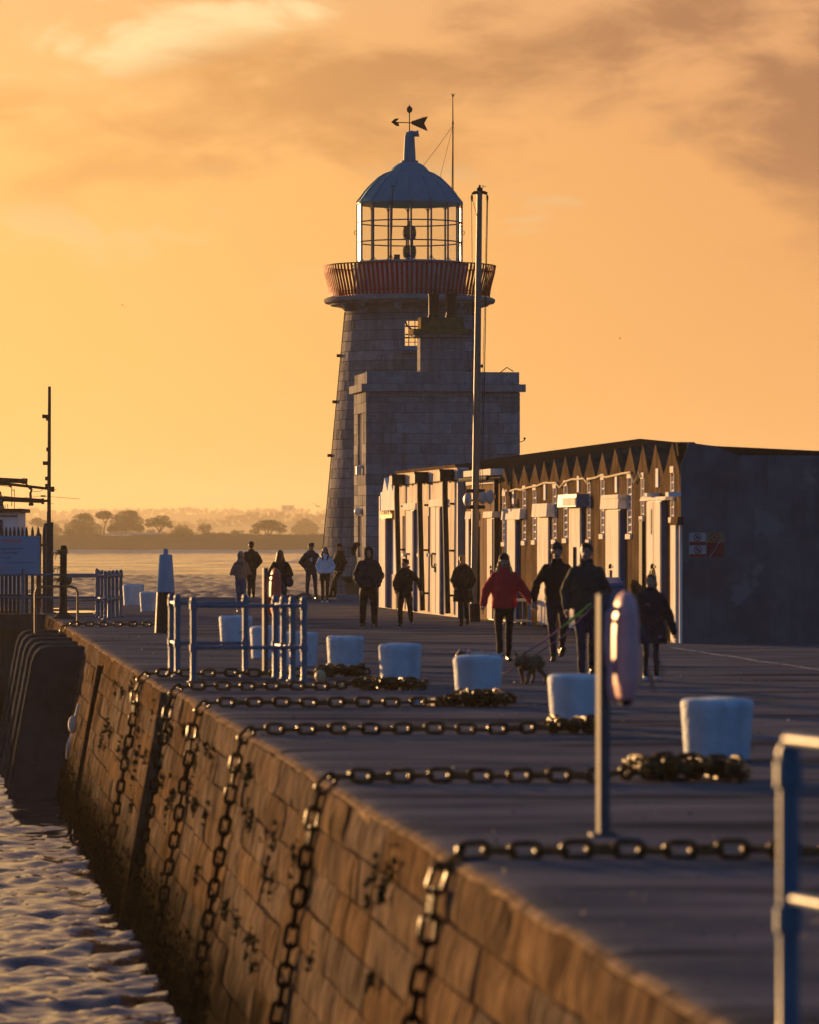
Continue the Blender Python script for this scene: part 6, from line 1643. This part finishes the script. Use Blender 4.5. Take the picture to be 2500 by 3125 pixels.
def person(label, px, fpy, h, rotz=0.0, legs=None, arms=None, hands=(None, None), top=None, pants=None, shoes=None, head=None, loc=None, group='people walking on the quay', lean=0.0):
    """built in a 1.75 m frame facing -Y, +X is the picture's right when the figure faces the camera"""
    k = h / 1.75
    p = loc if loc is not None else gnd(px, fpy)
    t = thing('person', label, 'person', p, rotz, group)
    legs = legs or (((-.10, -.02, .49), (-.10, .0, .08)), ((.10, -.02, .49), (.10, .0, .08)))
    arms = arms or (((-.27, .04, 1.14), (-.26, -.06, .90)), ((.27, .04, 1.14), (.26, -.06, .90)))
    def S(b): b.v = [(x * k, y * k, z * k) for x, y, z in b.v]; return b
    def LN(v): return V3((v[0], v[1] - lean * max(0, v[2] - .9), v[2]))
    hd = head or {}
    Hm = Matrix.Translation(LN((0, 0, 1.50))) @ Euler((rad(hd.get('pitch', 0)), 0, rad(hd.get('yaw', 0)))).to_matrix().to_4x4() @ Matrix.Translation((0, 0, -1.50))
    # --- body: one continuous figure, head to ankles
    b = MB()
    b.rings([(z, 0, -lean * max(0, z - .9), rx, ry) for z, rx, ry in ((.84, .12, .09), (.90, .155, .105), (1.02, .140, .095), (1.15, .145, .10), (1.30, .165, .10), (1.40, .155, .085), (1.46, .09, .065))], 20)
    b.tube([LN((0, .01, 1.42)), LN((0, .0, 1.50)), Hm @ V3((0, .01, 1.58))], [.060, .052, .05], 12)
    nb_ = len(b.v)
    b.ball((0, .012, 1.655), (.074, .092, .098), 18, 12); b.ball((0, -.024, 1.592), (.055, .066, .068), 16, 10); b.ball((0, -.055, 1.545), (.026, .026, .022), 10, 8)
    b.tube([(0, -.080, 1.655), (0, -.102, 1.625), (0, -.098, 1.607)], [.010, .013, .016], 8)
    for s in (-1, 1): b.ball((s * .076, .012, 1.632), (.012, .022, .034), 8, 8); b.ball((s * .030, -.070, 1.668), (.022, .014, .009), 8, 6)
    b.v[nb_:] = [tuple(Hm @ V3(v)) for v in b.v[nb_:]]
    for (kn, ft), s in zip(legs, (-1, 1)):
        blob_limb(b, [V3((s * .09, 0, .90)), V3(kn), V3(ft)], [.070, .042 * min(1, pants.get('fit', 1)), .030 * min(1, pants.get('fit', 1))])
    wr = []
    for (el, hn_), s in zip(arms, (-1, 1)):
        sh = LN((s * .165, .0, 1.40)); el = LN(el); hn_ = LN(hn_)
        blob_limb(b, [sh, el, hn_], [.05, .037, .026])
        d = (hn_ - el).normalized(); wr.append((hn_, d))
    for (w, d), hs_ in zip(wr, hands):
        nrm = (hs_ or {}).get('n', (0, -1, 0)); dd = V3((hs_ or {}).get('d', d)); hand_palm(b, w, dd, nrm)
    me = fuse(S(b), 'body', [skin_m, lip_m, eye_m], .0115 * k, 2)
    bm = bmesh.new(); bm.from_mesh(me); Hi = Hm.inverted()
    for f in bm.faces:
        c_ = Hi @ (f.calc_center_median() / k)
        if c_.y < -.045:
            if abs(c_.z - 1.652) < .0065 and .019 < abs(c_.x) < .042: f.material_index = 2
            elif abs(c_.z - 1.580) < .009 and abs(c_.x) < .026: f.material_index = 1
    bm.to_mesh(me); bm.free()
    fb = MB()
    for i, ((w, d), hs_) in enumerate(zip(wr, hands)):
        if hs_ is None: continue
        fingers(fb, w, hs_.get('d', d), hs_.get('n', (0, -1, 0)), hs_.get('curl', .5), hs_.get('thumb', 1 if i else -1))
    if fb.v:
        S(fb); bm = bmesh.new(); bm.from_mesh(me); fm_ = fb.mesh('t', []); bm.from_mesh(fm_)
        for f in bm.faces: f.smooth = True
        bm.to_mesh(me); bm.free()
    obj('body', me, t)
    # --- trousers
    b = MB(); tg = pants.get('fit', 1.0)
    b.rings([(.79, 0, 0, .10, .09), (.84, 0, 0, .155 + .01 * tg, .118), (.92, 0, 0, .168, .122), (1.02, 0, 0, .158, .112), (1.06, 0, 0, .15, .105)], 20)
    for (kn, ft), s in zip(legs, (-1, 1)):
        kn = V3(kn); ft = V3(ft); hip = V3((s * .088, 0, .88))
        blob_limb(b, [hip, hip.lerp(kn, .5), kn, kn.lerp(ft, .5), ft + V3((0, 0, pants.get('hem', .0)))], [.088, .082 * tg, .064 * tg, .060 * tg, .050 * tg])
    obj('trousers', fuse(S(b), 'trousers', pants['m'], .014 * k, 2, .010 * k, 9 / k, R.random() * 9), t)
    # --- shoes
    sm = shoes or black_pot; ta = pants.get('toe', (8, -8))
    for (kn, ft), s, a in zip(legs, (-1, 1), ta):
        b = MB(); f = V3(ft); dr = V3(ft) - V3(kn); pitch = math.atan2(dr.y, -dr.z) if f.z > .1 else 0
        M = Matrix.Rotation(rad(-a), 3, 'Z') @ Matrix.Rotation(-pitch * .9, 3, 'X')
        def q(x, y, z): return f + M @ V3((x, y, z))
        b.tube([q(0, .055, -.045), q(0, .0, -.035), q(0, -.08, -.043), q(0, -.16, -.050), q(0, -.185, -.055)], [(.034, .032), (.040, .044), (.044, .036), (.042, .026), (.022, .016)], 12)
        b.tube([q(0, .015, -.03), q(0, .012, .04 + pants.get('boot', 0))], [.042, .046], 10)
        b.tube([q(0, .06, -.067), q(0, -.02, -.067), q(0, -.17, -.067)], [(.036, .012), (.042, .012), (.036, .012)], 10)
        obj('shoe', fuse(S(b), 'shoe', sm, .010 * k, 2, zmin=(.004 if f.z < .1 else None)), t)
    # --- upper garment
    g_ = top; bu = g_.get('bulk', .035); hem = g_['hem']; fl = g_.get('flare', 0.0); b = MB()
    rows = [(hem, 0, 0, .155 + bu + fl, .105 + bu + fl * .8)]
    if hem < .95: rows += [((hem + 1.02) / 2, 0, 0, .158 + bu + fl * .5, .108 + bu + fl * .4)]
    for z, rx, ry in ((1.04, .152, .108), (1.16, .158, .115), (1.30, .168, .116), (1.395, .142, .100)): rows.append((z, 0, -lean * max(0, z - .9), rx + bu * (1 if z < 1.3 else .65), ry + bu * (1 if z < 1.3 else .7)))
    rows += [(1.45, 0, -lean * .55 + .01, .105 + bu * .4, .085 + bu * .4), (1.50, 0, -lean * .6 + .012, .072 + bu * .3, .072 + bu * .3), (1.50 + g_.get('collar', .03), 0, -lean * .62 + .012, .072 + bu * .3, .074 + bu * .3)]
    b.rings(rows, 24)
    for (el, hn_), s, hs_ in zip(arms, (-1, 1), hands):
        sh = LN((s * .150, .0, 1.385)); el = LN(el); hn_ = LN(hn_); e = el.lerp(hn_, .93 if hs_ is not None else 1.1)
        r = g_.get('sleeve', 1.0)
        blob_limb(b, [sh, sh.lerp(el, .5), el, el.lerp(e, .5), e], [(.060 + bu * .42) * r, (.055 + bu * .46) * r, (.050 + bu * .45) * r, (.046 + bu * .4) * r, (.038 + bu * .3) * r])
    if g_.get('hood') == 'down': b.tube([LN((-.12, .05, 1.45)), LN((-.07, .12, 1.48)), LN((.07, .12, 1.48)), LN((.12, .05, 1.45))], [.045, .06, .06, .045], 10); b.tube([LN((-.11, .02, 1.47)), LN((-.075, -.05, 1.46)), LN((-.03, -.085, 1.43))], [.035, .032, .02], 8); b.tube([LN((.11, .02, 1.47)), LN((.075, -.05, 1.46)), LN((.03, -.085, 1.43))], [.035, .032, .02], 8)
    gar = obj(g_.get('name', 'jacket'), fuse(S(b), 'garment', g_['m'], .0145 * k, 2, g_.get('fold', .016) * k, 8 / k, R.random() * 9), t)
    # --- hair and headwear
    def headmesh(b, name, m, voxel=.011, disp=0.0, dsc=30):
        b.v = [tuple(Hm @ V3(v)) for v in b.v]; return obj(name, fuse(S(b), name, m, voxel * k, 1, disp * k, dsc / k, R.random() * 5), t)
    hr = hd.get('hair'); hm = hd.get('hm')
    if hr:
        b = MB(); b.ball((0, .026, 1.672), (.084, .096, .098), 18, 12)
        if hr == 'short': b.ball((0, .05, 1.63), (.074, .06, .07), 12, 8)
        if hr == 'quiff': b.ball((0, -.035, 1.735), (.06, .05, .035), 12, 8)
        if hr in ('long', 'longfront'):
            e = hd.get('len', 1.30)
            b.tube([(0, .05, 1.66), (0, .085, 1.55), (0, .10, (1.55 + e) / 2), (0, .10, e)], [(.082, .06), (.09, .05), (.095, .045), (.05, .03)], 14)
            for s in (-1, 1): b.tube([(s * .070, .02, 1.69), (s * .086, .02, 1.60), (s * .105, .01 if hr == 'long' else -.03, 1.49), (s * .125 if hr == 'long' else s * .085, -.01 if hr == 'long' else -.12, 1.42), (s * .13 if hr == 'long' else s * .06, .0 if hr == 'long' else -.15, e)], [.018, .022, .034, .036, .014], 10)
        if hr == 'bun': b.ball((.06, .06, 1.60), (.035, .04, .06), 10, 8)
        if hr == 'tied': b.ball((0, .10, 1.65), (.04, .045, .045), 10, 8)
        headmesh(b, 'hair', hm, .011, .008, 34)
    ht = hd.get('hat'); hc = hd.get('hatm')
    if ht in ('beanie', 'cap', 'flatcap'):
        b = MB(); top_ = 1.79 if ht == 'beanie' else 1.775
        b.rings([(1.672, 0, .012, .083, .100), (1.685, 0, .012, .089, .106), (1.712, 0, .014, .089, .106), (1.745, 0, .016, .078, .094), (top_ - .014, 0, .018, .05, .062), (top_, 0, .018, .012, .014)], 20)
        if ht == 'cap': b.tube([(0, -.07, 1.685), (0, -.12, 1.68), (0, -.165, 1.668)], [(.075, .012), (.068, .010), (.035, .008)], 14)
        if ht == 'flatcap': b.ball((0, -.03, 1.745), (.088, .105, .03), 14, 8); b.tube([(0, -.09, 1.71), (0, -.14, 1.69)], [(.07, .012), (.045, .010)], 12)
        headmesh(b, ht if ht != 'flatcap' else 'cap', hc, .010)
    if ht == 'hood':
        b = MB()
        for i in range(9):      # a shell open to the front
            a = rad(-20 + 200 * i / 8)
        b.ball((0, .045, 1.665), (.108, .112, .128), 18, 12); b.tube([(0, .05, 1.60), (0, .045, 1.46)], [(.10, .10), (.11, .11)], 14)
        ring = [(.088 * math.cos(i * .393), -.052 - .018 * math.sin(i * .393), 1.635 + .112 * math.sin(i * .393)) for i in range(16)]
        b.tube(ring, .022, 8, closed=True)
        headmesh(b, 'hood', hc, .012, .006, 14)
    if hd.get('glasses'):
        b = MB()
        for s in (-1, 1): b.ball((s * .032, -.090, 1.652), (.026, .008, .020), 10, 6); b.tube([(s * .056, -.078, 1.657), (s * .08, .0, 1.655)], .004, 5)
        b.tube([(-.01, -.096, 1.656), (.01, -.096, 1.656)], .004, 5); b.v = [tuple(Hm @ V3(v)) for v in b.v]; obj('sunglasses', S(b).mesh('sunglasses', black_pot, smooth=True), t)
    return t, k, Hm
def hold(t, k, name, build, m, label, cat):
    """a thing held by a person is a thing of its own, placed where the hand is"""
    rot = Matrix.Rotation(t.rotation_euler.z, 4, 'Z'); b = MB(); build(b)
    b.v = [tuple(rot @ V3((x * k, y * k, z * k)) + t.location) for x, y, z in b.v]
    c0 = sum((V3(v) for v in b.v), V3((0, 0, 0))) / len(b.v)
    me = b.mesh(name, m, c0, 40); o = obj(name, me, None, c0); return tag(o, label, cat)

blk = cloth('black_cloth', (0.010, 0.010, 0.013)); nvy = cloth('navy_cloth', (0.012, 0.015, 0.028)); jean = cloth('blue_denim', (0.03, 0.07, 0.16)); djean = cloth('dark_denim', (0.014, 0.024, 0.055))
redc = cloth('red_fleece', (0.52, 0.018, 0.028), (0.60, 0.03, 0.04)); grn = cloth('green_jacket', (0.018, 0.030, 0.032)); wht = cloth('white_puffer', (0.50, 0.60, 0.72), (0.62, 0.70, 0.80), .6)
hoodie = cloth('grey_brown_hoodie', (0.14, 0.115, 0.105)); coat_m = cloth('black_coat', (0.010, 0.010, 0.012)); brn = cloth('dark_brown_trousers', (0.022, 0.014, 0.012))
flor = mat('floral_coat', (0.012, 0.014, 0.022), (0.025, 0.028, 0.04), 8, .85, .005, 40, coords='obj', spots=((0.30, 0.14, 0.18), .60, 9.0))
hair_bl = mat('blond_hair', (0.36, 0.20, 0.07), (0.48, 0.28, 0.11), 30, .5, coords='obj', stretch=(1, 1, .15)); hair_dk = mat('dark_hair', (0.018, 0.012, 0.009), (0.035, 0.022, 0.015), 30, .5, coords='obj', stretch=(1, 1, .15)); hair_br = mat('brown_hair', (0.10, 0.05, 0.02), (0.16, 0.08, 0.035), 30, .5, coords='obj', stretch=(1, 1, .15))
wool = cloth('dark_wool', (0.016, 0.017, 0.02)); sneaker = mat('white_sneaker', (0.6, 0.58, 0.56), rough=.5); boots = mat('black_boot', (0.012, 0.011, 0.011), rough=.3); tan = mat('pale_boot', (0.42, 0.33, 0.26), rough=.6)
pk = None
# onlookers at the end of the quay
person('person seen from behind in grey brown hooded top and blue jeans', 735, 1868, 1.56, rad(180), arms=(((-.25, -.02, 1.13), (-.06, -.20, 1.13)), ((.27, -.02, 1.13), (.07, -.21, 1.10))), top=dict(hem=.96, bulk=.035, m=hoodie, name='hooded_top', hood='down'),
       pants=dict(m=jean, fit=1.05), shoes=tan, head=dict(hat='hood', hatm=hoodie, hair='short', hm=hair_br), group='people at the end of the quay', legs=(((-.075, -.01, .49), (-.07, .0, .08)), ((.075, -.02, .49), (.07, .0, .08))))
person('tall person in black seen from behind, looking out over the sea', 767, 1824, 1.79, rad(180), arms=(((-.30, .05, 1.15), (-.17, -.14, 1.0)), ((.30, .05, 1.15), (.17, -.14, 1.0))), top=dict(hem=.92, bulk=.05, m=blk), pants=dict(m=blk, fit=1.0),
       shoes=boots, head=dict(hair='short', hm=hair_dk, hat='beanie', hatm=wool), group='people at the end of the quay', legs=(((-.07, -.01, .49), (-.065, .0, .08)), ((.07, -.02, .49), (.065, .0, .08))))
t, k, _ = person('person with long light brown hair and black jacket seen from behind', 856, 1884, 1.63, rad(172), arms=(((-.28, .02, 1.14), (-.20, -.16, 1.02)), ((.28, .02, 1.14), (.20, -.16, 1.02))), top=dict(hem=.98, bulk=.05, m=blk), pants=dict(m=djean, fit=1.0),
       shoes=boots, head=dict(hair='long', hm=hair_br, len=1.36, yaw=-12), group='people at the end of the quay')
hold(t, k, 'shoulder_bag', lambda b: (b.ball((-.25, .04, .92), (.11, .07, .13), 12, 8), b.tube([(-.22, .06, 1.0), (-.05, .13, 1.3), (.10, .10, 1.45), (.08, -.06, 1.46), (-.1, -.14, 1.2), (-.24, -.06, .98)], .010, 5)), djean, 'navy shoulder bag worn by the long haired person in black', 'bag')
t, k, _ = person('person in dark jacket, blue jeans and cap holding a cup, facing the camera', 950, 1829, 1.76, rad(8), arms=(((-.32, .05, 1.16), (-.20, -.06, 1.0)), ((.24, -.04, 1.14), (.03, -.21, 1.20))), hands=(None, dict(d=(-.7, -.3, .35), n=(-.3, -.9, 0), curl=.8)),
       top=dict(hem=.88, bulk=.06, m=nvy, collar=.05, hood='down'), pants=dict(m=djean, fit=1.05), shoes=boots, head=dict(hair='short', hm=hair_dk, hat='flatcap', hatm=wool, glasses=True, yaw=20), group='people at the end of the quay', legs=(((-.12, -.02, .49), (-.13, .0, .08)), ((.12, -.02, .49), (.15, .0, .08))))
cup_m = mat('paper_cup', (0.7, 0.68, 0.64), rough=.6)
hold(t, k, 'paper_cup', lambda b: b.lathe([(.028, 0), (.036, .10), (.039, .105), (.03, .115)], 14, (-.035, -.27, 1.19)), cup_m, 'pale paper cup held by the person in the cap', 'cup')
person('person in white jacket with long dark hair and sunglasses walking forward', 992.5, 1840, 1.65, 0, arms=(((-.265, .04, 1.15), (-.19, -.10, .98)), ((.265, .04, 1.15), (.19, -.10, .98))), top=dict(hem=.93, bulk=.035, m=wht, fold=.02), pants=dict(m=brn, fit=.85, toe=(4, -4)),
       shoes=sneaker, head=dict(hair='longfront', hm=hair_dk, len=1.32, glasses=True, pitch=-6), legs=(((-.08, -.04, .49), (-.075, -.06, .08)), ((.07, -.0, .49), (.06, .10, .08))))
t, k, _ = person('person in dark clothes leaning on the lighthouse foot with one foot forward', 1040, 1826, 1.74, rad(-55), loc=Vector((-2.30, 150.6, 0)), arms=(((-.24, .04, 1.15), (-.06, -.24, 1.16)), ((.26, .06, 1.14), (.2, -.05, .92))), hands=(dict(d=(.5, -.7, .2), n=(.7, -.3, 0), curl=.8), None),
       top=dict(hem=.86, bulk=.06, m=blk, hood='down'), pants=dict(m=blk, fit=1.05), shoes=boots, head=dict(hair='short', hm=hair_dk, hat='cap', hatm=wool), group='people at the end of the quay', legs=(((-.10, -.10, .50), (-.10, -.10, .08)), ((.10, -.26, .52), (.11, -.42, .085))))
hold(t, k, 'paper_cup', lambda b: b.lathe([(.026, 0), (.034, .09), (.036, .10)], 14, (-.02, -.31, 1.14)), cup_m, 'paper cup held by the person leaning on the lighthouse', 'cup')
# walkers
t, k, _ = person('big person in navy hooded jacket, hood up, hands in pockets', 1125, 1912, 1.72, rad(4), arms=(((-.275, .06, 1.14), (-.21, -.12, .95)), ((.275, .06, 1.14), (.21, -.12, .95))), top=dict(hem=.86, bulk=.070, m=nvy, sleeve=1.05, fold=.02), pants=dict(m=blk, fit=1.28, toe=(14, -10)),
       shoes=boots, head=dict(hat='hood', hatm=nvy), legs=(((-.12, -.03, .49), (-.13, .0, .08)), ((.12, -.06, .49), (.13, -.10, .08))))
t, k, _ = person('child in black tracksuit striding with one arm swung out', 1236, 1911, 1.47, 0, arms=(((-.26, .06, 1.15), (-.24, -.06, .94)), ((.33, .06, 1.18), (.43, -.04, .93))), hands=(dict(curl=.9, n=(1, 0, 0)), dict(curl=.9, n=(-1, 0, 0))),
       top=dict(hem=.90, bulk=.05, m=blk, hood='down'), pants=dict(m=blk, fit=1.15), shoes=boots, head=dict(hair='quiff', hm=hair_dk, yaw=-52), legs=(((-.12, -.05, .49), (-.12, -.06, .08)), ((.13, -.10, .52), (.16, .20, .17))))
b = MB(); b.prism([(.045 * k, -.190 * k, 1.325 * k), (.065 * k, -.188 * k, 1.322 * k), (.115 * k, -.178 * k, 1.345 * k), (.07 * k, -.187 * k, 1.334 * k)], (0, .05 * k, 0)); b.build('chest_logo', pw, t, local=True)
person('fair haired person in knee length black coat looking down', 1413, 1911, 1.56, rad(-4), arms=(((-.255, .04, 1.14), (-.18, -.10, .98)), ((.255, .04, 1.14), (.19, -.10, .96))), top=dict(hem=.60, bulk=.045, flare=.05, m=coat_m, name='coat', hood='down', collar=.05), pants=dict(m=blk, fit=.85, toe=(6, -4), boot=.06),
       shoes=boots, head=dict(hair='tied', hm=hair_bl, pitch=24, yaw=-16), legs=(((-.05, -.08, .49), (-.03, -.12, .08)), ((.08, -.02, .50), (.10, .18, .12))))
t10, k10, _ = person('person in bright red fleece and dark beanie holding hands', 1539, 2017, 1.67, 0, arms=(((-.30, .02, 1.16), (-.35, -.06, .92)), ((.32, .0, 1.18), (.47, -.04, .945))), hands=(dict(curl=.5, n=(1, 0, 0)), dict(curl=.7, n=(0, -1, 0))),
       top=dict(hem=.875, bulk=.05, m=redc, name='fleece', collar=.06, sleeve=1.1), pants=dict(m=blk, fit=.92, toe=(6, -10), boot=.06), shoes=boots, head=dict(hair='long', hm=hair_bl, len=1.40, hat='beanie', hatm=wool), legs=(((-.09, -.05, .49), (-.07, -.06, .08)), ((.08, -.02, .49), (.07, .10, .08))))
person('tall person in black with dark beanie walking hand in hand', 1700, 2018, 1.84, 0, arms=(((-.31, .04, 1.15), (-.345, -.05, .885)), ((.29, .06, 1.14), (.27, .0, .90))), hands=(dict(curl=.8, n=(0, -1, 0)), dict(curl=.6, n=(-1, 0, 0))),
       top=dict(hem=.90, bulk=.035, m=blk, name='jumper', collar=.04), pants=dict(m=nvy, fit=.92, toe=(4, -12)), shoes=boots, head=dict(hair='short', hm=hair_dk, hat='beanie', hatm=wool), legs=(((-.08, -.10, .50), (-.055, -.14, .08)), ((.10, -.04, .51), (.07, .22, .15))))
t12, k12, _ = person('person in dark green jacket with short hair walking a dog', 1790, 2070, 1.86, rad(-2), arms=(((-.27, .05, 1.15), (-.26, -.08, .90)), ((.26, .0, 1.14), (.06, -.26, .975))), hands=(dict(curl=.7, n=(1, 0, 0)), dict(d=(-.55, -.6, -.3), n=(0, -.4, -1), curl=1.1)),
       top=dict(hem=.90, bulk=.05, m=grn, collar=.06), pants=dict(m=djean, fit=.95), shoes=boots, head=dict(hair='quiff', hm=hair_dk, yaw=-18), legs=(((-.07, -.08, .50), (-.06, -.10, .08)), ((.08, -.02, .49), (.07, .16, .10))))
person('child in dark flowery coat, black leggings and white trainers', 1987, 2078, 1.44, rad(6), arms=(((-.27, .03, 1.12), (-.23, -.08, .90)), ((.30, -.02, 1.08), (.38, -.06, .78))), hands=(None, dict(curl=.7, n=(-1, 0, 0))), top=dict(hem=.62, bulk=.06, flare=.06, m=flor, name='coat', hood='down', collar=.05), pants=dict(m=blk, fit=.78, toe=(12, -14)),
       shoes=sneaker, head=dict(hair='bun', hm=hair_br, yaw=-20), legs=(((-.09, -.03, .49), (-.10, -.04, .08)), ((.08, -.02, .49), (.10, .04, .08))))
# ================================================================== DOGS
def dog(label, loc, rz, s, fur, ears='up', stance=0.0, head_down=0.0, mat2=None):
    t = thing('dog', label, 'dog', loc, rz, 'dogs on leads')
    b = MB()
    # trunk: deep chest at the front (-Y), tucked belly, rump behind
    b.tube([(0, -.30, .36), (0, -.22, .345), (0, -.10, .335), (0, .06, .355), (0, .20, .37), (0, .27, .36)], [(.07, .09), (.105, .125), (.112, .13), (.092, .10), (.092, .10), (.05, .06)], 16)
    hz = .47 - head_down
    b.tube([(0, -.24, .40), (0, -.31, .43 - head_down * .5), (0, -.37, hz)], [(.085, .09), (.078, .085), (.075, .075)], 14)
    b.ball((0, -.40, hz + .01), (.092, .085, .082), 14, 10); b.ball((0, -.465, hz - .028), (.058, .048, .046), 12, 8); b.ball((0, -.45, hz - .06), (.045, .04, .025), 10, 6)
    for sx_ in (-1, 1):
        if ears == 'up': b.tube([(sx_ * .055, -.38, hz + .06), (sx_ * .078, -.375, hz + .12), (sx_ * .088, -.372, hz + .165)], [(.036, .016), (.030, .012), (.010, .006)], 10)
        else: b.tube([(sx_ * .07, -.385, hz + .05), (sx_ * .105, -.38, hz), (sx_ * .105, -.385, hz - .07)], [(.03, .02), (.036, .018), (.02, .012)], 10)
        a = stance * sx_
        # fore leg: shoulder, elbow, wrist, paw
        b.tube([(sx_ * .075, -.22, .33), (sx_ * .08, -.20 + .02 * a, .23), (sx_ * .078, -.22 - .05 * a, .12), (sx_ * .078, -.225 - .10 * a, .025)], [.056, .042, .030, .028], 10); b.ball((sx_ * .078, -.245 - .10 * a, .022), (.032, .042, .022), 10, 6)
        # hind leg: hip, knee forward, hock back, paw
        b.tube([(sx_ * .07, .20, .34), (sx_ * .085, .14 - .04 * a, .22), (sx_ * .08, .25 + .06 * a, .12), (sx_ * .08, .225 + .10 * a, .025)], [.075, .05, .028, .027], 10); b.ball((sx_ * .08, .205 + .10 * a, .022), (.030, .042, .022), 10, 6)
    b.tube([(0, .27, .39), (0, .31, .42), (0, .33, .45 if ears == 'down' else .40)], [.025, .018, .008], 8)
    b.v = [(x * s, y * s, z * s) for x, y, z in b.v]
    me = fuse(b, 'body', [fur, eye_m], .011 * s, 2, .004, 24, zmin=.002); bm = bmesh.new(); bm.from_mesh(me)
    for f in bm.faces:
        c_ = f.calc_center_median() / s
        if c_.y < -.44 and c_.z < hz - .012: f.material_index = 1
        elif c_.y < -.44 and abs(abs(c_.x) - .042) < .013 and abs(c_.z - hz - .015) < .012: f.material_index = 1
    bm.to_mesh(me); bm.free(); obj('body', me, t)
    b = MB(); b.tube([(.085 * math.cos(i * .628), -.30 + .03 * math.sin(i * .628), .43 - head_down * .4 + .085 * math.sin(i * .628)) for i in range(10)], .010, 6, closed=True); b.v = [(x * s, y * s, z * s) for x, y, z in b.v]; obj('collar', b.mesh('collar', redc), t)
    return t
fawn = mat('fawn_fur', (0.10, 0.055, 0.028), (0.17, 0.10, 0.05), 9, .8, .004, 60, coords='obj'); pied = mat('pied_fur', (0.55, 0.50, 0.46), (0.06, 0.035, 0.025), 3.2, .8, .004, 60, lo=.46, hi=.54, coords='obj')
pd = gnd(1624, 2088)
d1 = dog('brown short legged dog with upright ears trotting on the lead', pd + Vector((0, .1, 0)), rad(-32), .82, fawn, 'up', .8, .10)
pd2 = gnd(1478, 2072); pd2.z = 0
d2 = dog('white and brown dog mostly hidden behind the bollard', pd2, rad(-75), .80, pied, 'down', .3, .04)
lead_g = mat('lead_green', (0.22, 0.40, 0.04), rough=.5); lead_p = mat('lead_purple', (0.22, 0.08, 0.14), rough=.5)
hw = t12.location + V3((.03 * k12, -.36 * k12, .955 * k12)); ck = d1.location + Matrix.Rotation(rad(-32), 3, 'Z') @ V3((0, -.25 * .82, .50 * .82))
b = MB(); m_ = hw.lerp(ck, .5)
b.tube([hw + V3((.02, .03, .03)), hw + V3((-.05, 0, -.03)), hw.lerp(ck, .3) - V3((0, 0, .015)), hw.lerp(ck, .45) - V3((0, 0, .02))], [.016, .018, .022, .014], 7); b.tube([hw + V3((.03, .0, -.02)), hw.lerp(ck, .14) + V3((.05, 0, -.04)), hw.lerp(ck, .26)], [.010, .012, .010], 6)
ld = b.build('dog_lead', lead_g, smooth=True); tag(ld, 'yellow green dog lead running from the hand to the brown dog', 'lead')
b = MB(); b.tube([hw.lerp(ck, .45) - V3((0, 0, .02)), hw.lerp(ck, .7) - V3((0, 0, .03)), ck], .012, 6); b.build('lead_end', lead_p, ld, smooth=True, local=True)
b = MB(); ck2 = d2.location + V3((-.2, -.05, .38)); b.tube([hw + V3((.05, .0, .0)), hw.lerp(ck, .5) + V3((.08, 0, -.10)), ck + V3((.12, .25, -.05)), ck.lerp(ck2, .5) - V3((0, 0, .34)), ck2.lerp(ck, .25) - V3((0, 0, .32)), ck2], .009, 6); tag(b.build('dog_lead', lead_p, smooth=True), 'thin dull purple dog lead reaching the dog behind the bollard', 'lead')

# ================================================================== HAZE (air over the water)
hz_m = bpy.data.materials.new('haze_air'); hz_m.use_nodes = True
hn_t = hz_m.node_tree; hn_t.nodes.clear()
pv = hn_t.nodes.new('ShaderNodeVolumePrincipled'); ho = hn_t.nodes.new('ShaderNodeOutputMaterial')
pv.inputs['Color'].default_value = (0.60, 0.55, 0.45, 1); pv.inputs['Density'].default_value = 0.00016; pv.inputs['Anisotropy'].default_value = 0.35
hn_t.links.new(pv.outputs[0], ho.inputs['Volume'])
b = MB(); b.box((0, 3150, 34.0), (2800, 7900, 80)); hz = b.build('haze', hz_m); hz['kind'] = 'stuff'
hz.data.name = 'haze'
